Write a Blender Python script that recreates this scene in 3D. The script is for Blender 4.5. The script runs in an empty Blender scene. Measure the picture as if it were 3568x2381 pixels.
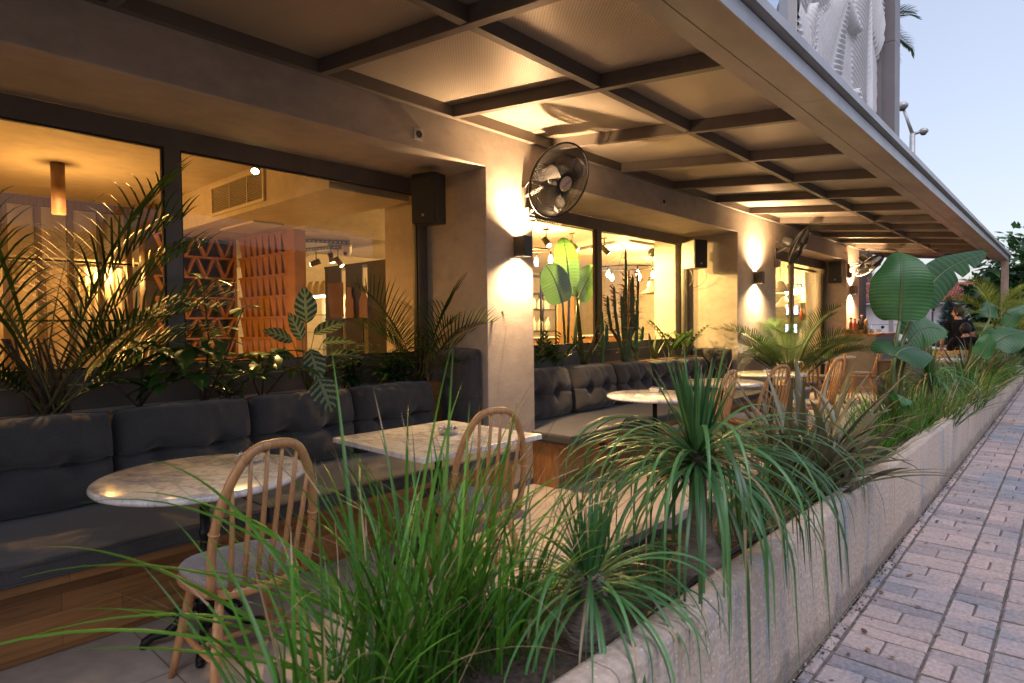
import bpy, bmesh, math, random
from mathutils import Vector, Matrix, noise as mnoise
rad = math.radians
sin, cos, pi = math.sin, math.cos, math.pi
V = Vector
RN = random.Random(11)
SC = bpy.context.scene
COL = SC.collection

# ------------------------------------------------------------------ camera
CAM_POS = V((0, 0, 1.39))
YAW, PITCH, ROLL = 0.73718297, -0.02642057, -0.01129427
fw = V((-sin(YAW) * cos(PITCH), cos(YAW) * cos(PITCH), sin(PITCH)))
rt = fw.cross(V((0, 0, 1))).normalized()
up = rt.cross(fw)
rt2 = cos(ROLL) * rt + sin(ROLL) * up
up2 = -sin(ROLL) * rt + cos(ROLL) * up
cd = bpy.data.cameras.new('camera')
cam = bpy.data.objects.new('camera', cd)
COL.objects.link(cam)
cam.matrix_world = Matrix(((rt2.x, up2.x, -fw.x, CAM_POS.x), (rt2.y, up2.y, -fw.y, CAM_POS.y), (rt2.z, up2.z, -fw.z, CAM_POS.z), (0, 0, 0, 1)))
cd.sensor_width = 36
cd.lens = 21.748
cd.clip_start = 0.02
cd.clip_end = 2000
cd.dof.use_dof = True
cd.dof.focus_distance = 5.2
cd.dof.aperture_fstop = 4.5
SC.camera = cam
# ------------------------------------------------------------------ sky
W = bpy.data.worlds.new("World")
SC.world = W
W.use_nodes = True
wn = W.node_tree.nodes
wl = W.node_tree.links
wn.clear()
sky = wn.new('ShaderNodeTexSky')
sky.sky_type = 'NISHITA'
sky.sun_disc = False
sky.sun_elevation = rad(7)
sky.sun_rotation = rad(200)
sky.altitude = 0
sky.air_density = 1.0
sky.dust_density = 1.6
sky.ozone_density = 1.5
hs = wn.new('ShaderNodeHueSaturation')
hs.inputs['Saturation'].default_value = 0.75
tint = wn.new('ShaderNodeMix'); tint.data_type = 'RGBA'; tint.blend_type = 'MULTIPLY'
tint.inputs[0].default_value = 1.0
tint.inputs[7].default_value = (1.05, 0.93, 1.0, 1)
bg = wn.new('ShaderNodeBackground')
bg.inputs[1].default_value = 0.085
wo = wn.new('ShaderNodeOutputWorld')
wl.new(sky.outputs[0], hs.inputs['Color'])
wl.new(hs.outputs[0], tint.inputs[6])
flat_ = wn.new('ShaderNodeMix'); flat_.data_type = 'RGBA'
flat_.inputs[0].default_value = 0.5
flat_.inputs[7].default_value = (1.85, 2.1, 2.72, 1)
wl.new(tint.outputs[2], flat_.inputs[6])
wl.new(flat_.outputs[2], bg.inputs[0])
wl.new(bg.outputs[0], wo.inputs[0])
# soft light of the bright western sky over the street (the sun itself has set)
sd = bpy.data.lights.new('sun', 'SUN')
sd.energy = 0.66; sd.angle = rad(45); sd.color = (0.93, 0.90, 1.0)
so_ = bpy.data.objects.new('sun', sd)
COL.objects.link(so_)
so_.location = (30, -20, 40)
so_.rotation_euler = V((0.44, -0.28, 1.0)).to_track_quat('Z', 'Y').to_euler()
SC.view_settings.view_transform = 'Standard'
SC.view_settings.look = 'None'
SC.view_settings.gamma = 1
SC.view_settings.exposure = 2.0
SC.view_settings.use_curve_mapping = False
SC.cycles.use_denoising = True
SC.cycles.max_bounces = 8
SC.cycles.diffuse_bounces = 4
SC.cycles.glossy_bounces = 3
SC.cycles.transmission_bounces = 6
SC.cycles.transparent_max_bounces = 14
SC.cycles.sample_clamp_indirect = 6
SC.cycles.sample_clamp_direct = 0
SC.cycles.caustics_reflective = False
SC.cycles.caustics_refractive = False
SC.cycles.use_light_tree = True


# ------------------------------------------------------------------ materials
def nt(name):
    m = bpy.data.materials.new(name)
    m.use_nodes = True
    n = m.node_tree.nodes
    n.clear()
    o = n.new('ShaderNodeOutputMaterial')
    return m, n, m.node_tree.links, o


def rgb(c):
    return (c[0], c[1], c[2], 1)


def noise_node(n, l, coord, scale, detail=4, stretch=None, rough=0.55):
    mp = n.new('ShaderNodeMapping')
    if stretch: mp.inputs['Scale'].default_value = stretch
    l.new(coord, mp.inputs[0])
    t = n.new('ShaderNodeTexNoise')
    t.inputs['Scale'].default_value = scale
    t.inputs['Detail'].default_value = detail
    t.inputs['Roughness'].default_value = rough
    l.new(mp.outputs[0], t.inputs['Vector'])
    return t.outputs[0]


def ramp(n, l, fac, stops):
    r = n.new('ShaderNodeValToRGB')
    e = r.color_ramp.elements
    while len(e) < len(stops): e.new(0.5)
    for i, (p, c) in enumerate(stops):
        e[i].position = p
        e[i].color = rgb(c) if not isinstance(c, (int, float)) else (c, c, c, 1)
    l.new(fac, r.inputs[0])
    return r.outputs[0]


def mixc(n, l, fac, a, b, mode='MIX'):
    m = n.new('ShaderNodeMix'); m.data_type = 'RGBA'; m.blend_type = mode
    for i, x in ((0, fac), (6, a), (7, b)):
        if isinstance(x, (int, float)): m.inputs[i].default_value = x
        elif isinstance(x, tuple): m.inputs[i].default_value = rgb(x)
        else: l.new(x, m.inputs[i])
    return m.outputs[2]


def bump(n, l, h, strength, dist=0.01, base=None):
    b = n.new('ShaderNodeBump')
    b.inputs['Strength'].default_value = strength
    b.inputs['Distance'].default_value = dist
    l.new(h, b.inputs['Height'])
    if base is not None: l.new(base, b.inputs['Normal'])
    return b.outputs[0]


def simple(name, c1, c2=None, scale=6, rough=0.5, metal=0.0, bs=0.0, bscale=None, stretch=None, rough2=None, tone=0.0, spec=0.5, trans=0.0, coat=0.0, bdist=0.01, detail=4, lo=0.35, hi=0.65):
    """noise mixed principled material; tone = how much the per piece 'tone' attribute shifts brightness"""
    m, n, l, o = nt(name)
    p = n.new('ShaderNodeBsdfPrincipled')
    tc = n.new('ShaderNodeTexCoord').outputs['Object']
    nz = noise_node(n, l, tc, scale, detail, stretch)
    col = ramp(n, l, nz, [(lo, c1), (hi, c2 or c1)])
    if tone:
        at = n.new('ShaderNodeAttribute'); at.attribute_name = 'tone'
        mr = n.new('ShaderNodeMapRange')
        mr.inputs[3].default_value = 1 - tone; mr.inputs[4].default_value = 1 + tone
        l.new(at.outputs['Fac'], mr.inputs[0])
        cb = n.new('ShaderNodeCombineColor')
        for i in range(3): l.new(mr.outputs[0], cb.inputs[i])
        col = mixc(n, l, 1.0, col, cb.outputs[0], 'MULTIPLY')
    l.new(col, p.inputs['Base Color'])
    p.inputs['Metallic'].default_value = metal
    p.inputs['Specular IOR Level'].default_value = spec
    p.inputs['Coat Weight'].default_value = coat
    if rough2 is None: p.inputs['Roughness'].default_value = rough
    else:
        rr = ramp(n, l, nz, [(lo, rough), (hi, rough2)])
        l.new(rr, p.inputs['Roughness'])
    if bs:
        bz = noise_node(n, l, tc, bscale or scale * 4, 5, stretch)
        l.new(bump(n, l, bz, bs, bdist), p.inputs['Normal'])
    out = p.outputs[0]
    if trans:
        tr = n.new('ShaderNodeBsdfTranslucent')
        l.new(col, tr.inputs[0])
        mx = n.new('ShaderNodeMixShader')
        mx.inputs[0].default_value = trans
        l.new(out, mx.inputs[1]); l.new(tr.outputs[0], mx.inputs[2])
        out = mx.outputs[0]
    l.new(out, o.inputs[0])
    return m


def emis(name, c, s):
    m, n, l, o = nt(name)
    e = n.new('ShaderNodeEmission')
    e.inputs[0].default_value = rgb(c); e.inputs[1].default_value = s
    l.new(e.outputs[0], o.inputs[0])
    return m


def glassmat(name, tintc=(0.96, 0.97, 0.95), ior=1.36):
    m, n, l, o = nt(name)
    t = n.new('ShaderNodeBsdfTransparent'); t.inputs[0].default_value = rgb(tintc)
    g = n.new('ShaderNodeBsdfGlossy'); g.inputs['Roughness'].default_value = 0.004
    f = n.new('ShaderNodeFresnel')
    ge = n.new('ShaderNodeNewGeometry')
    mr = n.new('ShaderNodeMapRange'); mr.inputs[3].default_value = ior; mr.inputs[4].default_value = 1 / ior
    l.new(ge.outputs['Backfacing'], mr.inputs[0]); l.new(mr.outputs[0], f.inputs[0])
    mx = n.new('ShaderNodeMixShader')
    l.new(f.outputs[0], mx.inputs[0]); l.new(t.outputs[0], mx.inputs[1]); l.new(g.outputs[0], mx.inputs[2])
    l.new(mx.outputs[0], o.inputs[0])
    return m


def plaster(name, c1, c2, c3):
    m, n, l, o = nt(name)
    p = n.new('ShaderNodeBsdfPrincipled')
    tc = n.new('ShaderNodeTexCoord').outputs['Object']
    a = noise_node(n, l, tc, 1.5, 8, (1, 0.8, 1.4), 0.66)
    b = noise_node(n, l, tc, 9, 8, (1, 0.7, 1.2), 0.68)
    col = ramp(n, l, a, [(0.3, c1), (0.55, c2), (0.75, c3)])
    fine = ramp(n, l, b, [(0.3, 0.84), (0.7, 1.06)])
    col = mixc(n, l, 1.0, col, fine, 'MULTIPLY')
    l.new(col, p.inputs['Base Color'])
    p.inputs['Roughness'].default_value = 0.72
    p.inputs['Specular IOR Level'].default_value = 0.3
    c = noise_node(n, l, tc, 45, 6, (1, 0.8, 1.2))
    b1 = bump(n, l, b, 0.25, 0.006)
    l.new(bump(n, l, c, 0.18, 0.003, b1), p.inputs['Normal'])
    l.new(p.outputs[0], o.inputs[0])
    return m


def woodmat(name, c1, c2, c3, axis=1, rough=0.42, plank=None, scale=1.0):
    """grain along an object axis; plank=(length, height) adds staves"""
    m, n, l, o = nt(name)
    p = n.new('ShaderNodeBsdfPrincipled')
    tc = n.new('ShaderNodeTexCoord').outputs['Object']
    st = [14 * scale] * 3
    st[axis] = 0.9 * scale
    g = noise_node(n, l, tc, 3.2, 8, tuple(st), 0.6)
    col = ramp(n, l, g, [(0.28, c1), (0.5, c2), (0.72, c3)])
    st2 = [60 * scale] * 3
    st2[axis] = 2.5 * scale
    g2 = noise_node(n, l, tc, 3, 4, tuple(st2), 0.6)
    col = mixc(n, l, 1.0, col, ramp(n, l, g2, [(0.3, 0.82), (0.7, 1.06)]), 'MULTIPLY')
    nrm = bump(n, l, g2, 0.12, 0.002)
    if plank:
        mp = n.new('ShaderNodeMapping')
        if axis == 1: mp.inputs['Rotation'].default_value = (rad(90), 0, rad(90))
        sx = n.new('ShaderNodeSeparateXYZ'); l.new(tc, sx.inputs[0])
        cx = n.new('ShaderNodeCombineXYZ')
        l.new(sx.outputs[axis], cx.inputs[0])
        ad = n.new('ShaderNodeMath'); ad.operation = 'ADD'
        l.new(sx.outputs[2], ad.inputs[0]); l.new(sx.outputs[0 if axis == 1 else 1], ad.inputs[1])
        l.new(ad.outputs[0], cx.inputs[1])
        br = n.new('ShaderNodeTexBrick')
        l.new(cx.outputs[0], br.inputs['Vector'])
        br.inputs['Scale'].default_value = 1
        br.inputs['Brick Width'].default_value = plank[0]
        br.inputs['Row Height'].default_value = plank[1]
        br.inputs['Mortar Size'].default_value = 0.0012
        br.inputs['Color1'].default_value = (0.62, 0.6, 0.58, 1)
        br.inputs['Color2'].default_value = (1.12, 1.1, 1.05, 1)
        br.inputs['Mortar'].default_value = (0.35, 0.32, 0.3, 1)
        br.offset = 0.37
        br.offset_frequency = 2
        col = mixc(n, l, 1.0, col, br.outputs[0], 'MULTIPLY')
    l.new(col, p.inputs['Base Color'])
    p.inputs['Roughness'].default_value = rough
    p.inputs['Coat Weight'].default_value = 0.15
    p.inputs['Coat Roughness'].default_value = 0.3
    l.new(nrm, p.inputs['Normal'])
    l.new(p.outputs[0], o.inputs[0])
    return m


def marblemat():
    m, n, l, o = nt('marble')
    p = n.new('ShaderNodeBsdfPrincipled')
    tc = n.new('ShaderNodeTexCoord').outputs['Object']
    a = noise_node(n, l, tc, 2.2, 8, (1, 1.7, 1), 0.62)
    v1 = ramp(n, l, a, [(0.44, (0.74, 0.725, 0.71)), (0.49, (0.47, 0.47, 0.48)), (0.52, (0.73, 0.72, 0.71)), (0.8, (0.64, 0.64, 0.65))])
    b = noise_node(n, l, tc, 6.5, 8, (1.5, 0.8, 1), 0.66)
    v2 = ramp(n, l, b, [(0.44, (1, 1, 1)), (0.485, (0.72, 0.73, 0.76)), (0.52, (1, 1, 1)), (0.7, (0.93, 0.93, 0.95))])
    l.new(mixc(n, l, 1.0, v1, v2, 'MULTIPLY'), p.inputs['Base Color'])
    p.inputs['Roughness'].default_value = 0.16
    l.new(p.outputs[0], o.inputs[0])
    return m


def fabric(name, c1, c2, scale=260, bs=0.35):
    m, n, l, o = nt(name)
    p = n.new('ShaderNodeBsdfPrincipled')
    tc = n.new('ShaderNodeTexCoord').outputs['Object']
    a = noise_node(n, l, tc, scale, 2)
    b = noise_node(n, l, tc, 5, 4)
    col = ramp(n, l, a, [(0.35, c1), (0.65, c2)])
    col = mixc(n, l, 1.0, col, ramp(n, l, b, [(0.3, 0.86), (0.7, 1.1)]), 'MULTIPLY')
    l.new(col, p.inputs['Base Color'])
    p.inputs['Roughness'].default_value = 0.9
    p.inputs['Specular IOR Level'].default_value = 0.2
    p.inputs['Sheen Weight'].default_value = 0.25
    p.inputs['Sheen Roughness'].default_value = 0.5
    w = noise_node(n, l, tc, 14, 4)
    b0 = bump(n, l, w, 0.18, 0.012)
    l.new(bump(n, l, a, bs, 0.002, b0), p.inputs['Normal'])
    l.new(p.outputs[0], o.inputs[0])
    return m


def sheetmat():
    """fine dimpled steel sheet under the canopy"""
    m, n, l, o = nt('perforated_sheet')
    p = n.new('ShaderNodeBsdfPrincipled')
    tc = n.new('ShaderNodeTexCoord').outputs['Object']
    sx = n.new('ShaderNodeSeparateXYZ'); l.new(tc, sx.inputs[0])

    def wave(out, per):
        a = n.new('ShaderNodeMath'); a.operation = 'MULTIPLY'; a.inputs[1].default_value = 2 * pi / per
        l.new(out, a.inputs[0])
        b = n.new('ShaderNodeMath'); b.operation = 'SINE'; l.new(a.outputs[0], b.inputs[0])
        return b.outputs[0]
    wx, wy = wave(sx.outputs[0], 0.021), wave(sx.outputs[1], 0.021)
    mu = n.new('ShaderNodeMath'); mu.operation = 'MULTIPLY'
    l.new(wx, mu.inputs[0]); l.new(wy, mu.inputs[1])
    hh = ramp(n, l, mu.outputs[0], [(0.0, 0.0), (0.45, 1.0)])
    big = noise_node(n, l, tc, 1.2, 4)
    base = ramp(n, l, big, [(0.3, (0.42, 0.35, 0.28)), (0.7, (0.50, 0.42, 0.335))])
    dots = ramp(n, l, mu.outputs[0], [(0.0, 0.72), (0.35, 1.05)])
    l.new(mixc(n, l, 1.0, base, dots, 'MULTIPLY'), p.inputs['Base Color'])
    p.inputs['Metallic'].default_value = 0.25
    p.inputs['Roughness'].default_value = 0.38
    l.new(bump(n, l, hh, 0.5, 0.004), p.inputs['Normal'])
    l.new(p.outputs[0], o.inputs[0])
    return m


def concretemat():
    """cast planter wall: aggregate flecks, damp streaks"""
    m, n, l, o = nt('aggregate_concrete')
    p = n.new('ShaderNodeBsdfPrincipled')
    tc = n.new('ShaderNodeTexCoord').outputs['Object']
    st = noise_node(n, l, tc, 1.9, 6, (1, 2.3, 0.42), 0.72)
    col = ramp(n, l, st, [(0.36, (0.30, 0.29, 0.30)), (0.46, (0.42, 0.335, 0.275)), (0.7, (0.50, 0.385, 0.30))])
    fine = noise_node(n, l, tc, 40, 5)
    col = mixc(n, l, 1.0, col, ramp(n, l, fine, [(0.3, 0.78), (0.7, 1.1)]), 'MULTIPLY')
    vo = n.new('ShaderNodeTexVoronoi'); vo.inputs['Scale'].default_value = 52
    l.new(tc, vo.inputs['Vector'])
    fl = ramp(n, l, vo.outputs['Distance'], [(0.16, 1.0), (0.28, 0.0)])
    vr = n.new('ShaderNodeSeparateColor'); l.new(vo.outputs['Color'], vr.inputs[0])
    pick = ramp(n, l, vr.outputs[0], [(0.62, 0.0), (0.66, 0.75)])
    fm = n.new('ShaderNodeMath'); fm.operation = 'MULTIPLY'
    l.new(fl, fm.inputs[0]); l.new(pick, fm.inputs[1])
    col = mixc(n, l, fm.outputs[0], col, (0.62, 0.58, 0.55))
    # splash dirt along the foot, worn patchily upward
    sz = n.new('ShaderNodeSeparateXYZ'); l.new(tc, sz.inputs[0])
    dn = noise_node(n, l, tc, 6, 6)
    ds = n.new('ShaderNodeMath'); ds.operation = 'MULTIPLY_ADD'; ds.inputs[1].default_value = 0.22; ds.inputs[2].default_value = -0.045
    l.new(dn, ds.inputs[0])
    dd = n.new('ShaderNodeMath'); dd.operation = 'SUBTRACT'; l.new(sz.outputs[2], dd.inputs[0]); l.new(ds.outputs[0], dd.inputs[1])
    dirt = ramp(n, l, dd.outputs[0], [(0.0, 0.62), (0.05, 1.0)])
    col = mixc(n, l, 1.0, col, dirt, 'MULTIPLY')
    # dark hairline pour joints
    br = n.new('ShaderNodeTexBrick')
    cx = n.new('ShaderNodeCombineXYZ'); l.new(sz.outputs[1], cx.inputs[0]); l.new(sz.outputs[2], cx.inputs[1]); l.new(cx.outputs[0], br.inputs['Vector'])
    br.inputs['Scale'].default_value = 1; br.inputs['Brick Width'].default_value = 3.1; br.inputs['Row Height'].default_value = 9; br.inputs['Mortar Size'].default_value = 0.003
    br.inputs['Color1'].default_value = (0.95, 0.95, 0.95, 1); br.inputs['Color2'].default_value = (1.04, 1.03, 1.02, 1); br.inputs['Mortar'].default_value = (0.5, 0.48, 0.46, 1)
    col = mixc(n, l, 1.0, col, br.outputs[0], 'MULTIPLY')
    l.new(col, p.inputs['Base Color'])
    p.inputs['Roughness'].default_value = 0.8
    b1 = bump(n, l, fine, 0.7, 0.012)
    l.new(bump(n, l, fl, 0.15, 0.003, b1), p.inputs['Normal'])
    l.new(p.outputs[0], o.inputs[0])
    return m


def pavermat():
    m, n, l, o = nt('clay_paver')
    p = n.new('ShaderNodeBsdfPrincipled')
    tc = n.new('ShaderNodeTexCoord').outputs['Object']
    big = noise_node(n, l, tc, 0.85, 5, None, 0.6)
    col = ramp(n, l, big, [(0.36, (0.24, 0.245, 0.275)), (0.48, (0.375, 0.30, 0.285)), (0.7, (0.43, 0.325, 0.295))])
    at = n.new('ShaderNodeAttribute'); at.attribute_name = 'tone'
    tcx = ramp(n, l, at.outputs['Fac'], [(0.0, (0.60, 0.64, 0.70)), (0.5, (0.92, 0.92, 0.92)), (1.0, (1.16, 1.08, 1.04))])
    col = mixc(n, l, 1.0, col, tcx, 'MULTIPLY')
    f = noise_node(n, l, tc, 55, 6)
    col = mixc(n, l, 1.0, col, ramp(n, l, f, [(0.3, 0.7), (0.7, 1.18)]), 'MULTIPLY')
    vo = n.new('ShaderNodeTexVoronoi'); vo.inputs['Scale'].default_value = 46
    l.new(tc, vo.inputs['Vector'])
    sp = ramp(n, l, vo.outputs['Distance'], [(0.05, 0.55), (0.12, 0.0)])
    col = mixc(n, l, sp, col, (0.55, 0.5, 0.47))
    l.new(col, p.inputs['Base Color'])
    p.inputs['Roughness'].default_value = 0.75
    l.new(bump(n, l, f, 0.5, 0.006), p.inputs['Normal'])
    l.new(p.outputs[0], o.inputs[0])
    return m


def leafmat(name, c1, c2, c3=None, tone=0.35, trans=0.28, rough=0.42, scale=9, stretch=None, spec=0.45):
    return simple(name, c1, c2, scale=scale, rough=rough, tone=tone, trans=trans, spec=spec, bs=0.12, bscale=60, bdist=0.002, stretch=stretch, lo=0.3, hi=0.7)


def striped_leaf():
    m, n, l, o = nt('striped_leaf')
    p = n.new('ShaderNodeBsdfPrincipled')
    at = n.new('ShaderNodeAttribute'); at.attribute_name = 'tone'
    c = ramp(n, l, at.outputs['Fac'], [(0.35, (0.020, 0.045, 0.016)), (0.55, (0.20, 0.26, 0.12))])
    l.new(c, p.inputs['Base Color']); p.inputs['Roughness'].default_value = 0.38
    tr = n.new('ShaderNodeBsdfTranslucent'); l.new(c, tr.inputs[0])
    mx = n.new('ShaderNodeMixShader'); mx.inputs[0].default_value = 0.2
    l.new(p.outputs[0], mx.inputs[1]); l.new(tr.outputs[0], mx.inputs[2])
    l.new(mx.outputs[0], o.inputs[0])
    return m


MT = {}
MT['plaster'] = plaster('microcement', (0.38, 0.325, 0.275), (0.48, 0.41, 0.35), (0.54, 0.465, 0.40))
MT['plaster_in'] = plaster('inner_plaster', (0.50, 0.42, 0.33), (0.58, 0.49, 0.39), (0.62, 0.53, 0.42))
MT['ceil_in'] = plaster('inner_ceiling', (0.56, 0.47, 0.37), (0.62, 0.53, 0.42), (0.65, 0.56, 0.45))
MT['frame'] = simple('bronze_frame', (0.135, 0.115, 0.10), (0.17, 0.145, 0.125), 5, 0.42, 0.3)
MT['canopy'] = simple('canopy_steel', (0.135, 0.112, 0.095), (0.175, 0.146, 0.124), 3, 0.5, 0.15, bs=0.05, stretch=(1, 0.3, 1))
MT['gutter'] = simple('painted_gutter', (0.19, 0.16, 0.14), (0.32, 0.275, 0.24), 2.2, 0.5, 0.1, bs=0.08, stretch=(1.5, 0.6, 1), detail=7)
MT['flashing'] = simple('zinc_flashing', (0.36, 0.35, 0.36), (0.44, 0.43, 0.44), 3, 0.45, 0.4)
MT['sheet'] = sheetmat()
MT['concrete'] = concretemat()
MT['paver'] = pavermat()
MT['joint'] = simple('joint_dirt', (0.07, 0.058, 0.05), (0.15, 0.125, 0.11), 30, 0.95, bs=0.6, bscale=90)
MT['asphalt'] = simple('asphalt_grey', (0.045, 0.045, 0.047), (0.07, 0.068, 0.068), 20, 0.9, bs=0.5, bscale=160)


def floormat():
    m, n, l, o = nt('terrace_floor')
    p = n.new('ShaderNodeBsdfPrincipled')
    tc = n.new('ShaderNodeTexCoord').outputs['Object']
    a = noise_node(n, l, tc, 1.7, 8, None, 0.62)
    col = ramp(n, l, a, [(0.3, (0.33, 0.285, 0.25)), (0.55, (0.41, 0.35, 0.30)), (0.75, (0.45, 0.385, 0.33))])
    b = noise_node(n, l, tc, 16, 6)
    col = mixc(n, l, 1.0, col, ramp(n, l, b, [(0.3, 0.82), (0.7, 1.06)]), 'MULTIPLY')
    br = n.new('ShaderNodeTexBrick'); l.new(tc, br.inputs['Vector'])
    br.inputs['Scale'].default_value = 1; br.inputs['Brick Width'].default_value = 0.9; br.inputs['Row Height'].default_value = 0.9
    br.inputs['Mortar Size'].default_value = 0.0035; br.inputs['Color1'].default_value = (0.94, 0.94, 0.94, 1); br.inputs['Color2'].default_value = (1.05, 1.05, 1.04, 1)
    br.inputs['Mortar'].default_value = (0.45, 0.42, 0.4, 1); br.offset = 0.0
    col = mixc(n, l, 1.0, col, br.outputs[0], 'MULTIPLY')
    l.new(col, p.inputs['Base Color'])
    l.new(ramp(n, l, b, [(0.3, 0.34), (0.7, 0.55)]), p.inputs['Roughness'])
    l.new(bump(n, l, b, 0.08, 0.003), p.inputs['Normal'])
    l.new(p.outputs[0], o.inputs[0])
    return m


MT['terrace'] = floormat()
MT['soil'] = simple('potting_soil', (0.022, 0.016, 0.012), (0.075, 0.052, 0.036), 40, 0.95, bs=0.9, bscale=70, bdist=0.02)
MT['oak'] = woodmat('oak_stave', (0.20, 0.088, 0.028), (0.32, 0.150, 0.050), (0.40, 0.20, 0.072), 1, 0.45, (0.62, 0.075))
MT['oakx'] = woodmat('oak_panel', (0.26, 0.115, 0.036), (0.38, 0.18, 0.06), (0.46, 0.23, 0.085), 2, 0.45)
MT['beech'] = woodmat('beech', (0.34, 0.165, 0.068), (0.45, 0.235, 0.10), (0.51, 0.28, 0.125), 2, 0.4, scale=1.6)
MT['charcoal'] = fabric('charcoal_canvas', (0.050, 0.048, 0.050), (0.086, 0.082, 0.082))
MT['greyweave'] = fabric('grey_weave', (0.17, 0.16, 0.16), (0.34, 0.32, 0.31), 190, 0.5)
MT['marble'] = marblemat()
MT['iron'] = simple('black_iron', (0.012, 0.012, 0.013), (0.02, 0.02, 0.021), 30, 0.38, 0.6, bs=0.15, bscale=80)
MT['blackplastic'] = simple('black_plastic', (0.012, 0.012, 0.013), (0.018, 0.018, 0.019), 60, 0.5)
MT['blackgrille'] = simple('black_grille', (0.006, 0.006, 0.006), (0.016, 0.016, 0.016), 400, 0.6, bs=0.5, bscale=500)
MT['steel'] = simple('brushed_steel', (0.55, 0.55, 0.56), (0.66, 0.66, 0.67), 40, 0.28, 0.95)
MT['chrome'] = simple('chrome_bead', (0.7, 0.7, 0.72), (0.8, 0.8, 0.8), 20, 0.12, 1.0)
MT['silverblade'] = simple('grey_blade', (0.42, 0.40, 0.42), (0.48, 0.46, 0.47), 10, 0.3, 0.2, trans=0.25)
MT['whiteplastic'] = simple('white_plastic', (0.62, 0.58, 0.54), (0.66, 0.62, 0.58), 8, 0.4)
MT['greyplastic'] = simple('grey_socket', (0.5, 0.47, 0.45), (0.55, 0.52, 0.5), 8, 0.45)
MT['red'] = simple('red_print', (0.55, 0.03, 0.03), None, 5, 0.5)
MT['yellow'] = simple('yellow_label', (0.75, 0.55, 0.03), None, 5, 0.5)
MT['glass'] = glassmat('window_glass')
MT['sconce'] = simple('sconce_body', (0.05, 0.043, 0.036), (0.07, 0.06, 0.05), 12, 0.4, 0.5)
MT['lampglow'] = emis('sconce_glow', (1.0, 0.78, 0.5), 30)
MT['bulb'] = emis('bulb_glow', (1.0, 0.74, 0.36), 45)
MT['relief'] = simple('white_relief', (0.60, 0.57, 0.57), (0.68, 0.65, 0.65), 2, 0.7, bs=0.1)
MT['cladding'] = simple('grey_cladding', (0.20, 0.175, 0.18), (0.235, 0.205, 0.21), 2, 0.5, 0.1)
MT['mirrorglass'] = simple('curtain_glass', (0.62, 0.70, 0.78), (0.66, 0.74, 0.82), 0.5, 0.05, 0.9)


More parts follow.
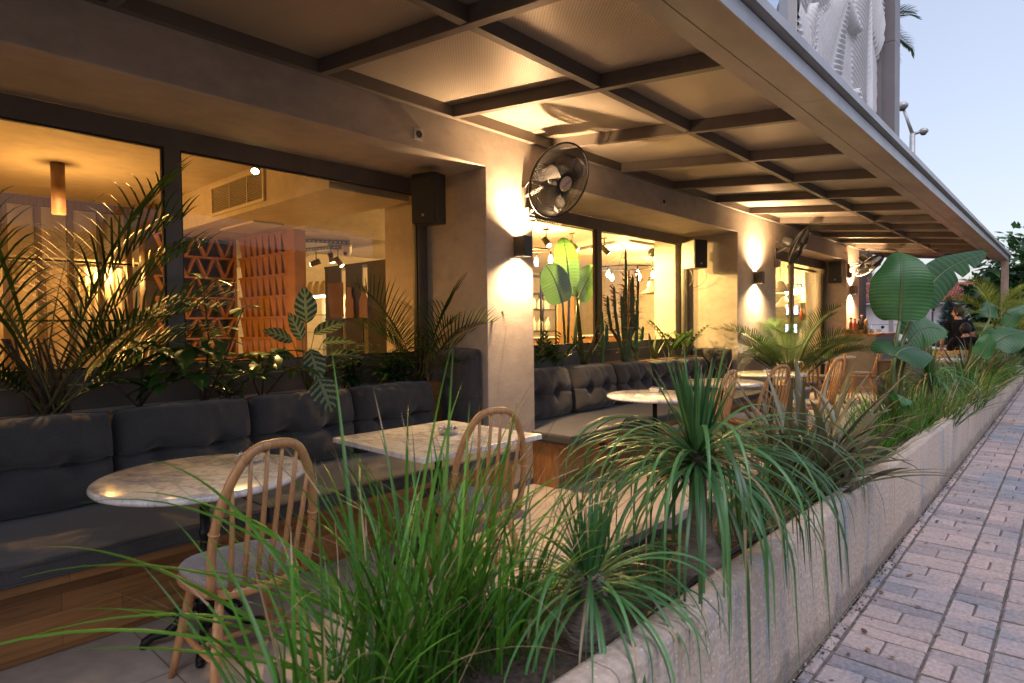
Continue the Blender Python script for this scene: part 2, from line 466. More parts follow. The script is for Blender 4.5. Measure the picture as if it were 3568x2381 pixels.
# ------------------------------------------------------------------ mesh helper
class MB:
    def __init__(s):
        s.v, s.f, s.m, s.s, s.t = [], [], [], [], []

    def add(s, vs, fs, mi=0, sm=False, tone=0.5):
        o = len(s.v)
        s.v.extend([V(p) for p in vs])
        if isinstance(tone, (list, tuple)): s.t.extend(tone)
        else: s.t.extend([tone] * len(vs))
        for f in fs:
            s.f.append(tuple(i + o for i in f)); s.m.append(mi); s.s.append(sm)
        return s

    def box(s, x0, x1, y0, y1, z0, z1, mi=0, M=None, tone=0.5, ch=0.0):
        if ch:
            bm = bmesh.new()
            bmesh.ops.create_cube(bm, size=1)
            for v in bm.verts: v.co = V(((x0 + x1) / 2 + v.co.x * (x1 - x0), (y0 + y1) / 2 + v.co.y * (y1 - y0), (z0 + z1) / 2 + v.co.z * (z1 - z0)))
            bmesh.ops.bevel(bm, geom=bm.edges[:], offset=ch, segments=2, profile=0.7, affect='EDGES')
            bm.verts.index_update()
            vs = [v.co.copy() for v in bm.verts]; fs = [[v.index for v in f.verts] for f in bm.faces]
            bm.free()
        else:
            vs = [(x, y, z) for x in (x0, x1) for y in (y0, y1) for z in (z0, z1)]
            fs = [(0, 1, 3, 2), (4, 6, 7, 5), (0, 4, 5, 1), (2, 3, 7, 6), (0, 2, 6, 4), (1, 5, 7, 3)]
        if M: vs = [M @ V(p) for p in vs]
        return s.add(vs, fs, mi, False, tone)

    def tube(s, pts, r, n=8, mi=0, caps=True, closed=False, tone=0.5, sq=None):
        pts = [V(p) for p in pts]
        N = len(pts)
        rs = r if isinstance(r, (list, tuple)) else [r] * N
        vs = []
        prev = None
        for i, p in enumerate(pts):
            if closed: d = pts[(i + 1) % N] - pts[i - 1]
            else: d = pts[min(i + 1, N - 1)] - pts[max(i - 1, 0)]
            if d.length < 1e-9: d = V((0, 0, 1))
            d.normalize()
            if prev is None:
                a = V((0, 0, 1)) if abs(d.z) < 0.9 else V((1, 0, 0))
                x = d.cross(a).normalized()
            else:
                x = prev - d * prev.dot(d)
                x = x.normalized() if x.length > 1e-6 else d.orthogonal().normalized()
            prev = x
            y = d.cross(x)
            for k in range(n):
                a = 2 * pi * k / n
                f = 1.0
                vs.append(p + (x * cos(a) + y * sin(a) * (sq or 1)) * rs[i])
        fs = []
        for i in range(N if closed else N - 1):
            j = (i + 1) % N
            for k in range(n):
                k2 = (k + 1) % n
                fs.append((i * n + k, i * n + k2, j * n + k2, j * n + k))
        s.add(vs, fs, mi, True, tone)
        if caps and not closed:
            s.f.append(tuple(len(s.v) - N * n + k for k in range(n))[::-1]); s.m.append(mi); s.s.append(False)
            s.f.append(tuple(len(s.v) - n + k for k in range(n))); s.m.append(mi); s.s.append(False)
        return s

    def lathe(s, prof, c=(0, 0, 0), n=24, mi=0, M=None, sm=True, tone=0.5):
        c = V(c)
        vs = []
        for r, z in prof:
            for k in range(n):
                a = 2 * pi * k / n
                p = V((r * cos(a), r * sin(a), z))
                if M: p = M @ p
                vs.append(c + p)
        fs = []
        for i in range(len(prof) - 1):
            for k in range(n):
                k2 = (k + 1) % n
                fs.append((i * n + k, i * n + k2, (i + 1) * n + k2, (i + 1) * n + k))
        s.add(vs, fs, mi, sm, tone)
        o = len(s.v) - len(vs)
        if prof[0][0] > 1e-5: s.f.append(tuple(o + k for k in range(n))[::-1]); s.m.append(mi); s.s.append(False)
        if prof[-1][0] > 1e-5: s.f.append(tuple(o + (len(prof) - 1) * n + k for k in range(n))); s.m.append(mi); s.s.append(False)
        return s

    def grid(s, fn, nu, nv, mi=0, sm=True, tone=0.5):
        vs = [fn(i / nu, j / nv) for j in range(nv + 1) for i in range(nu + 1)]
        if callable(tone): tone = [tone(i / nu, j / nv) for j in range(nv + 1) for i in range(nu + 1)]
        fs = [(j * (nu + 1) + i, j * (nu + 1) + i + 1, (j + 1) * (nu + 1) + i + 1, (j + 1) * (nu + 1) + i) for j in range(nv) for i in range(nu)]
        return s.add(vs, fs, mi, sm, tone)

    def prism(s, poly, a, b, mi=0, tone=0.5):
        """poly: list of 3D points, extruded along vector b-a"""
        d = V(b) - V(a)
        n = len(poly)
        vs = [V(p) + V(a) for p in poly] + [V(p) + V(a) + d for p in poly]
        fs = [tuple(range(n))[::-1], tuple(range(n, 2 * n))] + [(i, (i + 1) % n, n + (i + 1) % n, n + i) for i in range(n)]
        return s.add(vs, fs, mi, False, tone)

    def ball(s, c, r, n=10, mi=0, sc=(1, 1, 1), tone=0.5):
        prof = [(max(1e-4, r * sin(pi * i / (n // 2 + 1))), -r * cos(pi * i / (n // 2 + 1))) for i in range(n // 2 + 2)]
        return s.lathe(prof, c, n, mi, Matrix.Diagonal((sc[0], sc[1], sc[2])), True, tone)

    def build(s, name, mats, parent=None, world=True):
        me = bpy.data.meshes.new(name)
        vs = s.v
        if parent is not None and world and parent in WM:
            inv = WM[parent].inverted()
            vs = [inv @ p for p in vs]
        me.from_pydata([tuple(p) for p in vs], [], s.f)
        if not isinstance(mats, (list, tuple)): mats = [mats]
        for m in mats: me.materials.append(MT[m] if isinstance(m, str) else m)
        me.polygons.foreach_set('material_index', s.m)
        me.polygons.foreach_set('use_smooth', s.s)
        at = me.attributes.new('tone', 'FLOAT', 'POINT')
        at.data.foreach_set('value', s.t)
        me.update()
        o = bpy.data.objects.new(name, me)
        COL.objects.link(o)
        if parent is not None:
            o.parent = parent
            WM[o] = WM.get(parent, Matrix())
        return o


WM = {}


def thing(name, label, cat, loc=(0, 0, 0), rz=0, group=None):
    o = bpy.data.objects.new(name, None)
    COL.objects.link(o)
    o.empty_display_size = 0.05
    o.location = loc
    o.rotation_euler = (0, 0, rz)
    o['label'] = label
    o['category'] = cat
    if group: o['group'] = group
    WM[o] = Matrix.Translation(V(loc)) @ Matrix.Rotation(rz, 4, 'Z')
    return o


def tag(o, label, cat, group=None, kind=None):
    o['label'] = label
    o['category'] = cat
    if group: o['group'] = group
    if kind: o['kind'] = kind
    return o


def struct(o):
    o['kind'] = 'structure'
    return o


def dup(root, loc, rz, label, group=None):
    def cp(o, par):
        c = o.copy()
        COL.objects.link(c)
        c.parent = par
        for ch in list(o.children): cp(ch, c)
        return c
    r = cp(root, None)
    r.location = loc
    r.rotation_euler = (0, 0, rz)
    r['label'] = label
    if group: r['group'] = group
    return r


def lamp(name, kind, loc, power, color, parent=None, size=0.05, spot=None, blend=0.5, rot=None):
    d = bpy.data.lights.new(name, kind)
    d.energy = power
    d.color = color
    if kind in ('POINT', 'SPOT'): d.shadow_soft_size = size
    if kind == 'SPOT':
        d.spot_size = spot; d.spot_blend = blend
    o = bpy.data.objects.new(name, d)
    COL.objects.link(o)
    o.location = loc
    if rot: o.rotation_euler = rot
    if parent is not None:
        inv = WM[parent].inverted()
        o.location = inv @ V(loc)
        o.parent = parent
    return o


def hsh(*a):
    return random.Random(hash(a)).random()


def fbm(p, o=4):
    return mnoise.fractal(V(p), 1.0, 2.0, o)
# ================================================================== STRUCTURE
FX = -3.49      # facade face
GX = -4.22      # window frame face


def flat(name, x0, x1, y0, y1, z, mat):
    return struct(MB().add([(x0, y0, z), (x1, y0, z), (x1, y1, z), (x0, y1, z)], [(0, 1, 2, 3)]).build(name, mat))


flat('ground', -300, 300, -300, 400, -0.06, 'asphalt')
flat('terrace_floor', -11.6, -1.37, -3, 18.5, 0.0, 'terrace')
flat('street', -40, 4.2, 18.5, 60, -0.02, 'asphalt')
flat('pavement_bed', -0.79, 4.2, -3, 40, -0.012, 'joint')

# clay pavers: courses along the planter, each a long stretcher, another, then a split pair
pv = MB()


def paver(x0, x1, y0, y1, gl=0.0055, gr=0.0055):
    g = 0.0080
    x0 += gl; x1 -= gr; y0 += g; y1 -= g
    z = RN.uniform(-0.0045, 0.002)
    dx, dy = RN.uniform(-0.0016, 0.0016), RN.uniform(-0.0016, 0.0016)
    tl = RN.uniform(-0.003, 0.003)
    c = 0.008
    vs = [(x0, y0, -0.03), (x1, y0, -0.03), (x1, y1, -0.03), (x0, y1, -0.03),
          (x0, y0, z - c), (x1, y0, z - c), (x1, y1, z - c), (x0, y1, z - c),
          (x0 + c, y0 + c, z - tl), (x1 - c, y0 + c, z + tl), (x1 - c, y1 - c, z + tl), (x0 + c, y1 - c, z - tl)]
    vs = [(a + dx, b + dy, h) for a, b, h in vs]
    fs = [(8, 9, 10, 11)]
    for k in range(4):
        j = (k + 1) % 4
        fs += [(k, j, 4 + j, 4 + k), (4 + k, 4 + j, 8 + j, 8 + k)]
    pv.add(vs, fs, 0, False, min(1, max(0, RN.gauss(0.5, 0.22))))


xs = [-0.742, -0.442, -0.242, 0.058, 0.258, 0.558, 0.758, 1.058, 1.258, 1.558]
for ci in range(len(xs) - 1):
    x0, x1 = xs[ci], xs[ci + 1]
    y = -0.6 + 0.083 * ci + RN.uniform(0, 0.1)
    k = ci
    ymax = 19 if x0 < 0.5 else 9
    while y < ymax:
        if k % 3 == 2:
            d = 0.155
            m = (x0 + x1) / 2
            paver(x0, m, y, y + d, 0.0055, 0.0028); paver(m, x1, y, y + d, 0.0028, 0.0055)
        else:
            d = 0.103
            paver(x0, x1, y, y + d)
        y += d
        k += 1
y = 0.4
while y < 19:      # small cut pieces against the planter
    d = RN.choice((0.10, 0.14, 0.2))
    paver(-0.796, -0.744, y, y + d); y += d
struct(pv.build('pavement', 'paver'))
# crumbs of mortar and dirt where the paving meets the planter
eg = MB()
for i in range(1300):
    y = RN.uniform(0.8, 16); x = -0.797 + abs(RN.gauss(0, 0.022 + 0.03 * max(0, fbm((y * 1.3, 2, 2))))) + 0.002
    if x > -0.66: continue
    r = RN.uniform(0.002, 0.007)
    eg.ball((x, y, r * 0.3), r, 6, 0, (1, RN.uniform(0.7, 1.6), 0.6), RN.random())
MT['crumb'] = simple('mortar_crumb', (0.10, 0.085, 0.075), (0.27, 0.24, 0.22), 60, 0.95, tone=0.5)
tag(eg.build('dirt_edge', 'crumb'), 'crumbs of mortar and dirt strewn where the paving meets the planter wall', 'dirt', kind='stuff')

# ------------------------------------------------------------------ street planter
PL = thing('street_planter', 'long low speckled concrete planter wall between the terrace and the brick paving', 'planter', (-1.1, 9, 0))


def ptop(y): return 0.565 - 0.0108 * y


prof = lambda t: [(-0.800, -0.02), (-0.800, t - 0.022), (-0.806, t - 0.008), (-0.822, t), (-0.885, t + 0.002), (-0.902, t - 0.006), (-0.906, t - 0.03), (-0.906, 0.2)]
ys = [0.2 + 0.06 * i for i in range(291)]


def wallfn(u, v):
    i = round(v * (len(ys) - 1)); y = ys[i]
    pr = prof(ptop(y))
    k = round(u * 7)
    x, z = pr[k]
    nx = 0.006 * fbm((y * 1.1, k * 0.7, 3)) + 0.0025 * fbm((y * 9, k, 1))
    return V((x + nx, y, z + (0.005 * fbm((y * 1.7, k, 9)) if k > 1 else 0)))


pw = MB()
pw.grid(wallfn, 7, len(ys) - 1, sm=True)
pw.box(-1.42, -1.362, 0.2, 17.6, 0, 0.50)
pw.box(-1.362, -0.806, 17.54, 17.6, 0, 0.37)
pw.build('wall', 'concrete', PL)
so = MB()
so.grid(lambda u, v: V((-1.362 + 0.456 * u, 0.2 + 17.3 * v, ptop(0.2 + 17.3 * v) - 0.075 + 0.03 * fbm((u * 3, v * 60, 2)))), 10, 240)
so.build('soil', 'soil', PL)
ho = MB()
ho.tube([(-0.945 + 0.018 * sin(y * 2.1), y, ptop(y) - 0.045 + 0.012 * sin(y * 3.3)) for y in [0.3 + 0.12 * i for i in range(60)]], 0.011, 8)
ho.build('irrigation_hose', 'blackplastic', PL)

# ------------------------------------------------------------------ cafe building
CB = thing('cafe_building', 'cafe with plastered grey brown piers and wide bronze framed windows lit from inside', 'building', (-3.49, 6.5, 0))
fwm = MB()
poly = [(-3, 0), (-0.55, 0), (-0.55, 2.66), (3.55, 2.66), (3.55, 0), (4.13, 0), (4.13, 2.66), (8.56, 2.66), (8.56, 0), (10.06, 0), (10.06, 2.66), (14.17, 2.66), (14.17, 0), (15.18, 0), (15.18, 3.3), (-3, 3.3)]
bm = bmesh.new()
fv = [bm.verts.new((FX, y, z)) for y, z in poly]
fc = bm.faces.new(fv)
ex = bmesh.ops.extrude_face_region(bm, geom=[fc])
for e in ex['geom']:
    if isinstance(e, bmesh.types.BMVert): e.co.x = GX - 0.02
bmesh.ops.recalc_face_normals(bm, faces=bm.faces[:])
vert = [e for e in bm.edges if len(e.link_faces) == 2 and e.calc_face_angle(0) > 0.5]
bmesh.ops.bevel(bm, geom=vert, offset=0.007, segments=2, profile=0.6, affect='EDGES')
bmesh.ops.triangulate(bm, faces=[f for f in bm.faces if len(f.verts) > 4])
bm.verts.index_update()
fwm.add([v.co.copy() for v in bm.verts], [[v.index for v in f.verts] for f in bm.faces])
bm.free()
fwm.build('facade_wall', 'plaster', CB)
# ragged blue paint left along the foot of the first pier
bp = MB()
n = 24
for i in range(n):
    y0, y1 = 3.72 + 0.4 * i / n, 3.72 + 0.4 * (i + 1) / n
    z0 = 0.03 + 0.035 * abs(fbm((y0 * 9, 1, 1))) + 0.02 * (i / n)
    z1 = 0.03 + 0.035 * abs(fbm((y1 * 9, 1, 1))) + 0.02 * ((i + 1) / n)
    bp.add([(FX + 0.003, y0, 0), (FX + 0.003, y1, 0), (FX + 0.003, y1, z1), (FX + 0.003, y0, z0)], [(0, 1, 2, 3)])
MT['bluepaint'] = simple('blue_paint', (0.05, 0.06, 0.16), (0.08, 0.09, 0.22), 20, 0.6)
bp.build('paint_strip', 'bluepaint', CB)
# interior shell
inn = MB()
inn.box(-11.7, -11.5, -3, 15.1, 0, 2.9)
inn.box(-11.5, -4.24, -3.2, -3, 0, 2.9)
inn.box(-11.5, -4.24, 14.9, 15.1, 0, 2.9)
inn.box(-4.98, -4.36, 3.66, 3.95, 0, 2.897)          # pier behind the first window
inn.box(-4.70, -4.36, 8.40, 9.9, 0, 2.897)           # pier behind the second window
inn.build('inner_wall', 'plaster_in', CB)
ce = MB()
ce.box(-11.7, -4.24, -3.2, 15.1, 2.9, 3.0)
ce.box(-11.5, -4.40, 2.70, 3.50, 2.5, 2.897)          # bulkhead
ce.box(-11.5, -6.6, 3.50, 5.0, 2.5, 2.897)
ce.build('inner_ceiling', 'ceil_in', CB)
lw = MB()
lw.box(-4.24 - 0.1, -4.24, -0.55, 3.55, 0, 0.92)
lw.box(-4.24 - 0.1, -4.24, 4.13, 8.56, 0, 0.92)
lw.build('window_apron', 'frame', CB)
# upper storeys
us = MB()
us.box(-12, -3.08, -3, 14.3, 3.32, 12)
us.build('upper_wall', 'cladding', CB)
mg = MB()
mg.box(-3.06, -3.02, -3, 9.168, 3.3, 12)
mg.build('upper_window', 'mirrorglass', CB)
fin = MB()
fin.box(-3.06, -2.725, 14.62, 15.1, 3.1, 7.06, ch=0.006)
fin.box(-3.06, -2.725, 14.62, 15.1, 7.068, 12, ch=0.006)
fin.box(-3.06, -2.95, 14.50, 14.617, 3.1, 12)
fin.build('corner_fin', 'cladding', CB)
# carved panel of overlapping ribbed leaves
rr = random.Random(5)
leaves = []
for k in range(20):
    leaves.append((rr.uniform(9.2, 14.5), rr.uniform(3.3, 10.5), rr.uniform(0.5, 2.5) * rr.choice((1, 1, -1)), rr.uniform(1.5, 2.4), rr.uniform(0.5, 0.85), rr.uniform(-0.6, 0.6), rr.uniform(7.5, 10), rr.uniform(0, 6)))


def hrel(y, z):
    h = 0.02 + 0.02 * sin(60 * (y + 0.4 * z))
    for k, (cy, cz, a, L, w, bend, fq, ph) in enumerate(leaves):
        dy, dz = y - cy, z - cz
        s = dy * cos(a) + dz * sin(a)
        t = -dy * sin(a) + dz * cos(a)
        q = s / L
        if abs(q) >= 1: continue
        t -= bend * (1 - q * q) * 0.6
        ww = w * (1 - q * q) ** 0.7
        if abs(t) >= ww: continue
        r = abs(t) / ww
        rib = 0.024 * sin(2 * pi * fq * (s - 0.75 * abs(t)) + ph)
        h = max(h, 0.02 + 0.002 * k + 0.16 * (1 - r ** 2.2) * (0.6 + 0.4 * q) + rib * min(1, r * 5))
    return h


rp = MB()
NY, NZ = 250, 260
rp.grid(lambda u, v: V((-3.05 + hrel(9.2 + 5.3 * u, 3.3 + 6.4 * v), 9.2 + 5.3 * u + 0.03 * sin(v * 31) * (u > 0.97), 3.3 + 6.4 * v)), NY, NZ, sm=True)
rp.box(-3.06, -2.90, 9.17, 9.198, 3.3, 12)
rp.build('relief_panel', 'relief', CB)


# ------------------------------------------------------------------ windows
def window(y0, y1, mull, x, z0, z1, label, ztop=2.655):
    w = MB()
    d = 0.08
    w.box(x - d, x, y0 + 0.002, y1 - 0.002, z1, ztop)              # head
    w.box(x - d, x, y0 + 0.002, y1 - 0.002, z0 - 0.08, z0)         # sill rail
    edges = [(y0 + 0.002, y0 + 0.075)] + mull + [(y1 - 0.1, y1 - 0.002)]
    for a, b in edges: w.box(x - d + 0.004, x + 0.004, a, b, z0, z1)
    f = w.build('window', 'frame', CB)
    if label: f['label'] = label
    # gaskets and glazing beads
    for (a, b), (c, e) in zip(edges[:-1], edges[1:]):
        g = MB()
        g.box(x - 0.046, x - 0.040, b + 0.001, c - 0.001, z0 + 0.001, z1 - 0.001)
        g.build('pane', 'glass', f)
        k = MB()
        for q in ((b, b + 0.012, z0, z1), (c - 0.012, c, z0, z1)): k.box(x - 0.038, x - 0.012, q[0], q[1], q[2], q[3])
        for q in ((z0, z0 + 0.012), (z1 - 0.012, z1)): k.box(x - 0.038, x - 0.0125, b + 0.012, c - 0.012, q[0], q[1])
        k.build('gasket', 'blackplastic', f)
    return f


window(-0.55, 3.55, [(-0.60 + 0.6, 0.09), (1.432, 1.526)], GX, 1.16, 2.53, None)
window(4.13, 8.56, [(6.19, 6.272)], GX, 1.16, 2.53, None)
wd = window(10.06, 14.17, [(12.05, 12.13)], -3.88, 0.10, 2.50, 'floor length glazed opening with a pale curtain behind it')
# lower rails with bright aluminium lips
lr = MB()
for a, b in ((-0.55, 3.55), (4.13, 8.56)):
    lr.box(GX - 0.09, GX - 0.012, a + 0.003, b - 0.003, 0.925, 1.076)
lr.build('lower_rail', 'frame', CB)
lp = MB()
for a, b in ((-0.55, 3.55), (4.13, 8.56)):
    lp.box(GX - 0.01, GX + 0.012, a + 0.01, b - 0.01, 1.074, 1.082)
    lp.box(GX - 0.01, GX + 0.014, a + 0.01, b - 0.01, 0.918, 0.926)
MT['alulip'] = simple('aluminium_lip', (0.42, 0.36, 0.27), (0.5, 0.43, 0.33), 5, 0.3, 0.7)
lp.build('aluminium_lip', 'alulip', CB)

# ------------------------------------------------------------------ canopy
CN = thing('canopy', 'long steel canopy with dimpled metal soffit sheets over the terrace', 'canopy', (-2.3, 8, 2.7))
SL = 0.1038


def zb(x): return 2.95 - SL * (x - FX)


def bar_x(mb, x0, x1, y0, y1, h):
    vs = []
    for x in (x0, x1):
        for y in (y0, y1): vs += [(x, y, zb(x)), (x, y, zb(x) + h)]
    mb.add(vs, [(0, 1, 3, 2), (4, 6, 7, 5), (0, 4, 5, 1), (2, 3, 7, 6), (0, 2, 6, 4), (1, 5, 7, 3)])


RIBS = [-1.31, -0.16, 0.975, 2.106, 3.21, 4.387, 5.53, 6.67, 7.797, 8.936, 10.138, 11.187, 12.366, 13.565, 14.70, 15.85, 16.95]
for y in RIBS:
    r = MB()
    bar_x(r, FX + 0.052, -1.372, y - 0.052, y, 0.088)
    r.build('rib', 'canopy', CN)
for a, b in zip(RIBS[:-1], RIBS[1:]):
    r = MB()
    y0, y1 = a + 0.001, b - 0.053
    x0, x1 = -2.175, -2.125
    r.box(x0, x1, y0, y1, zb(-2.15) + 0.006, zb(-2.15) + 0.086)
    r.build('purlin', 'canopy', CN)
r = MB()
r.box(FX + 0.002, FX + 0.05, -3, 17.5, zb(FX), zb(FX) + 0.083)
r.build('ledger', 'canopy', CN)
sh = MB()
for a, b in zip(RIBS[:-1], RIBS[1:]):
    x0, x1 = FX + 0.002, -1.36
    sh.add([(x0, a - 0.026, zb(x0) + 0.089), (x1, a - 0.026, zb(x1) + 0.089), (x1, b - 0.026, zb(x1) + 0.089), (x0, b - 0.026, zb(x0) + 0.089)], [(0, 3, 2, 1)])
sh.build('soffit_sheet', 'sheet', CN)
ts = MB()
ts.add([(FX - 0.1, -3, zb(FX) + 0.16), (-1.05, -3, 2.84), (-1.05, 17.5, 2.84), (FX - 0.1, 17.5, zb(FX) + 0.16)], [(0, 1, 2, 3)])
ts.build('roof_sheet', 'flashing', CN)
gu = MB()
fa = MB()
fl = MB()
yy = -3.0
while yy < 17.5:
    y1 = min(yy + 2.33, 17.56)
    a, b = yy + 0.002, y1 - 0.002
    gu.prism([(-1.37, 0, 2.728), (-1.266, 0, 2.718), (-1.266, 0, 2.74), (-1.37, 0, 2.80)], (0, a, 0), (0, b, 0))
    gu.prism([(-1.261, 0, 2.7175), (-1.083, 0, 2.7), (-1.083, 0, 2.73), (-1.261, 0, 2.74)], (0, a, 0), (0, b, 0))
    fa.prism([(-1.082, 0, 2.6985), (-1.076, 0, 2.6985), (-1.076, 0, 2.778), (-1.082, 0, 2.778)], (0, a + 0.2, 0), (0, b + 0.2 if b < 17 else b, 0))
    yy = y1
fl.prism([(-1.12, 0, 2.781), (-1.046, 0, 2.797), (-1.040, 0, 2.797), (-1.040, 0, 2.846), (-1.06, 0, 2.85), (-1.12, 0, 2.85)], (0, -3, 0), (0, 17.58, 0))
gu.build('gutter', 'gutter', CN)
fa.build('fascia', 'flashing', CN)
fl.build('drip_edge', 'flashing', CN)
r = MB()
bar_x(r, FX + 0.052, -1.372, 17.44, 17.5, 0.11)
r.tube([(-3.40, 15.3, zb(-3.4) + 0.04), (-1.45, 17.4, zb(-1.45) + 0.04)], 0.04, 4)
r.build('end_beam', 'canopy', CN)
r = MB()
r.box(-1.20, -1.07, 17.40, 17.53, 0.0, 2.70, ch=0.006)
r.build('post', 'gutter', CN)
# weather mark and finger marks on the gutter are in its paint; a vent cowl sits on the roof
r = MB()
r.lathe([(0.10, 0), (0.10, 0.22), (0.16, 0.23), (0.17, 0.30), (0.10, 0.38), (0.001, 0.40)], (-1.5, 13.6, 2.82), 16)
o = r.build('roof_vent', 'flashing')
tag(o, 'round grey metal vent cowl standing on the canopy roof edge', 'vent')

# ------------------------------------------------------------------ benches
def bench(y0, y1, label, sockets, endpanel):
    b = thing('bench', label, 'bench', (-3.5, (y0 + y1) / 2, 0), 0, 'built in wooden benches along the facade')
    m = MB(); m.box(-3.255, -3.228, y0 + (0.03 if endpanel else 0), y1, 0.004, 0.343); m.build('front_panel', 'oak', b)
    m = MB(); m.box(-3.90, -3.078, y0 + 0.001, y1, 0.344, 0.380, ch=0.003); m.build('seat_board', 'oak', b)
    m = MB(); m.box(-3.93, -3.902, y0, y1, 0.3, 0.930); m.build('back_board', 'oak', b)
    m = MB(); m.box(-3.905, -3.24, y0 + 0.04, y0 + 0.06, 0.0, 0.34)
    m.build('inner_frame', 'oakx', b)
    if endpanel:
        m = MB(); m.box(-3.49, -3.262, y0, y0 + 0.028, 0.0, 0.343, ch=0.002); m.box(-3.259, -3.226, y0 - 0.002, y0 + 0.030, 0.0, 0.343, ch=0.002)
        m.build('end_panel', 'oakx', b)
    for y in sockets:
        m = MB()
        m.box(-3.2275, -3.218, y - 0.042, y + 0.042, 0.235, 0.318, ch=0.004)
        m.lathe([(0.022, 0), (0.022, 0.004), (0.018, 0.004), (0.016, 0.001), (0.001, 0.001)], (-3.2179, y, 0.277), 14, 0, Matrix.Rotation(rad(90), 4, 'Y'))
        m.build('socket', 'blackplastic', b)
    return b


bench(-1.8, 3.54, 'low oak bench under the first window with staved front and black socket', [2.66], False)
bench(4.10, 8.50, 'low oak bench beyond the first pier with square end panel and socket', [4.78], True)


def trough(y0, y1, label):
    t = thing('window_box', label, 'planter box', (-4.06, (y0 + y1) / 2, 0.5), 0, 'planting troughs behind the benches')
    m = MB(); m.box(-3.985, -3.932, y0, y1, 0.45, 0.937, ch=0.004)
    m.build('front_board', 'oak', t)
    m = MB(); m.box(-4.205, -4.19, y0, y1, 0.45, 0.917); m.box(-4.188, -4.18, y0, y1, 0.45, 0.9345); m.build('rear_lip', 'alulip', t)
    m = MB(); m.grid(lambda u, v: V((-4.18 + 0.195 * u, y0 + (y1 - y0) * v, 0.905 + 0.02 * fbm((u * 3, v * 40, 4)))), 5, 80)
    m.build('soil', 'soil', t)


trough(-1.8, 3.54, 'narrow oak planting trough between the first bench and the window sill')
trough(4.14, 8.5, 'narrow oak planting trough behind the second bench beyond the pier')


# ------------------------------------------------------------------ cushions
def cushion_mesh(w, h, t, buttons, crease, seed):
    """back at x=0, front towards +x, width along y (centred), base z=0"""
    m = MB()
    rs = random.Random(seed)
    NU, NV = 44, 40

    def edge(a, p): return max(0.0, 1 - abs(2 * a - 1) ** p)

    def front(u, v):
        y = (u - 0.5) * w
        z = v * h
        e = (edge(u, 7) * edge(v, 7)) ** 0.42
        x = t * e * (0.80 + 0.20 * sin(pi * u) * sin(pi * v))
        for bu, bv in buttons:
            r2 = ((u - bu) * w) ** 2 + ((v - bv) * h) ** 2
            x -= t * 0.46 * math.exp(-r2 / 0.0028) + t * 0.26 * math.exp(-r2 / 0.014)
        if crease:
            bv = sum(b[1] for b in buttons) / len(buttons)
            vv = bv + 0.02 * sin(u * 9 + seed) + 0.03 * (u - 0.5) * rs_k
            d = (v - vv) * h
            x -= crease * t * math.exp(-(d / 0.016) ** 2) * min(1, e * 1.2)
            x += 0.06 * t * math.exp(-((d - 0.07) / 0.05) ** 2)
        # soft pulls running from the buttons and the top seam
        x += 0.020 * fbm((y * 6 + seed, z * 4, seed)) * e
        x -= 0.011 * max(0, sin(y * 46 + 3 * fbm((y * 3, z * 2, seed + 5)))) * math.exp(-((1 - v) / 0.22) ** 2) * e
        z2 = z + 0.008 * fbm((u * 4, seed, 2)) * (v > 0.9)
        return V((x + 0.02, y * (1 - 0.025 * (1 - edge(v, 3))), z2 - 0.012 * (edge(u, 2) * 0 + (1 - edge(u, 4))) * (1 if v > 0.5 else -1)))
    rs_k = rs.uniform(-1, 1)
    m.grid(front, NU, NV)
    o = len(m.v)

    def back(u, v):
        p = front(u, v)
        e = (edge(u, 7) * edge(v, 7)) ** 0.42
        return V((0.02 - 0.02 * e, p.y, p.z))
    m.grid(lambda u, v: back(1 - u, v), 22, 20)
    bd = [(k / 20, 0.0) for k in range(20)] + [(1.0, k / 20) for k in range(20)] + [(1 - k / 20, 1.0) for k in range(20)] + [(0.0, 1 - k / 20) for k in range(20)]
    m.tube([front(u, v) - V((0.004, 0, 0)) for u, v in bd], 0.0055, 6, closed=True)
    for bu, bv in buttons:
        p = front(bu, bv)
        m.ball((p.x + 0.004, p.y, p.z), 0.011, 10, 0, (0.6, 1, 1))
    return m


def cushion(M, w, h, t, label, buttons, crease, seed, group, mat='charcoal', name='back_cushion'):
    m = cushion_mesh(w, h, t, buttons, crease, seed)
    o = m.build(name, mat)
    o.matrix_world = M
    tag(o, label, 'cushion', group)
    return o


def bc_matrix(y, tilt=rad(9), x=-3.893, z=0.462):
    return Matrix.Translation((x, y, z)) @ Matrix.Rotation(-tilt * 0.0, 4, 'Y') @ Matrix.Rotation(rad(-4), 4, 'Y')


G1 = 'dark back cushions on the first bench'
bounds = [-0.48, 0.27, 1.02, 1.77, 2.52, 3.27]
lab1 = ['dark button tufted back cushion cut off by the picture edge beside the tall feathery palm',
        'dark tufted back cushion with long crease directly behind the round marble table',
        'dark tufted back cushion with the striped leaf hanging over its top',
        'dark tufted back cushion behind the square table, beside the upright corner cushion']
lab1 = ['dark cushion at the very end of the first bench, farthest from the pier'] + lab1
for i in range(5):
    a, b = bounds[i], bounds[i + 1]
    cushion(bc_matrix((a + b) / 2), b - a - 0.004, 0.49, 0.17, lab1[i], [(0.28, 0.47), (0.72, 0.47)], 0.40, 3 + i, G1)
Mu = Matrix.Translation((-3.845, 3.535, 0.465)) @ Matrix.Rotation(rad(-90), 4, 'Z')
cushion(Mu, 0.60, 0.735, 0.15, 'tall upright tufted cushion standing against the side of the first pier', [(0.5, 0.28), (0.5, 0.62)], 0.12, 31, None, name='end_cushion')
G2 = 'grey back cushions on the second bench'
b2 = [4.2, 5.10, 5.92, 6.72, 7.46, 8.22]
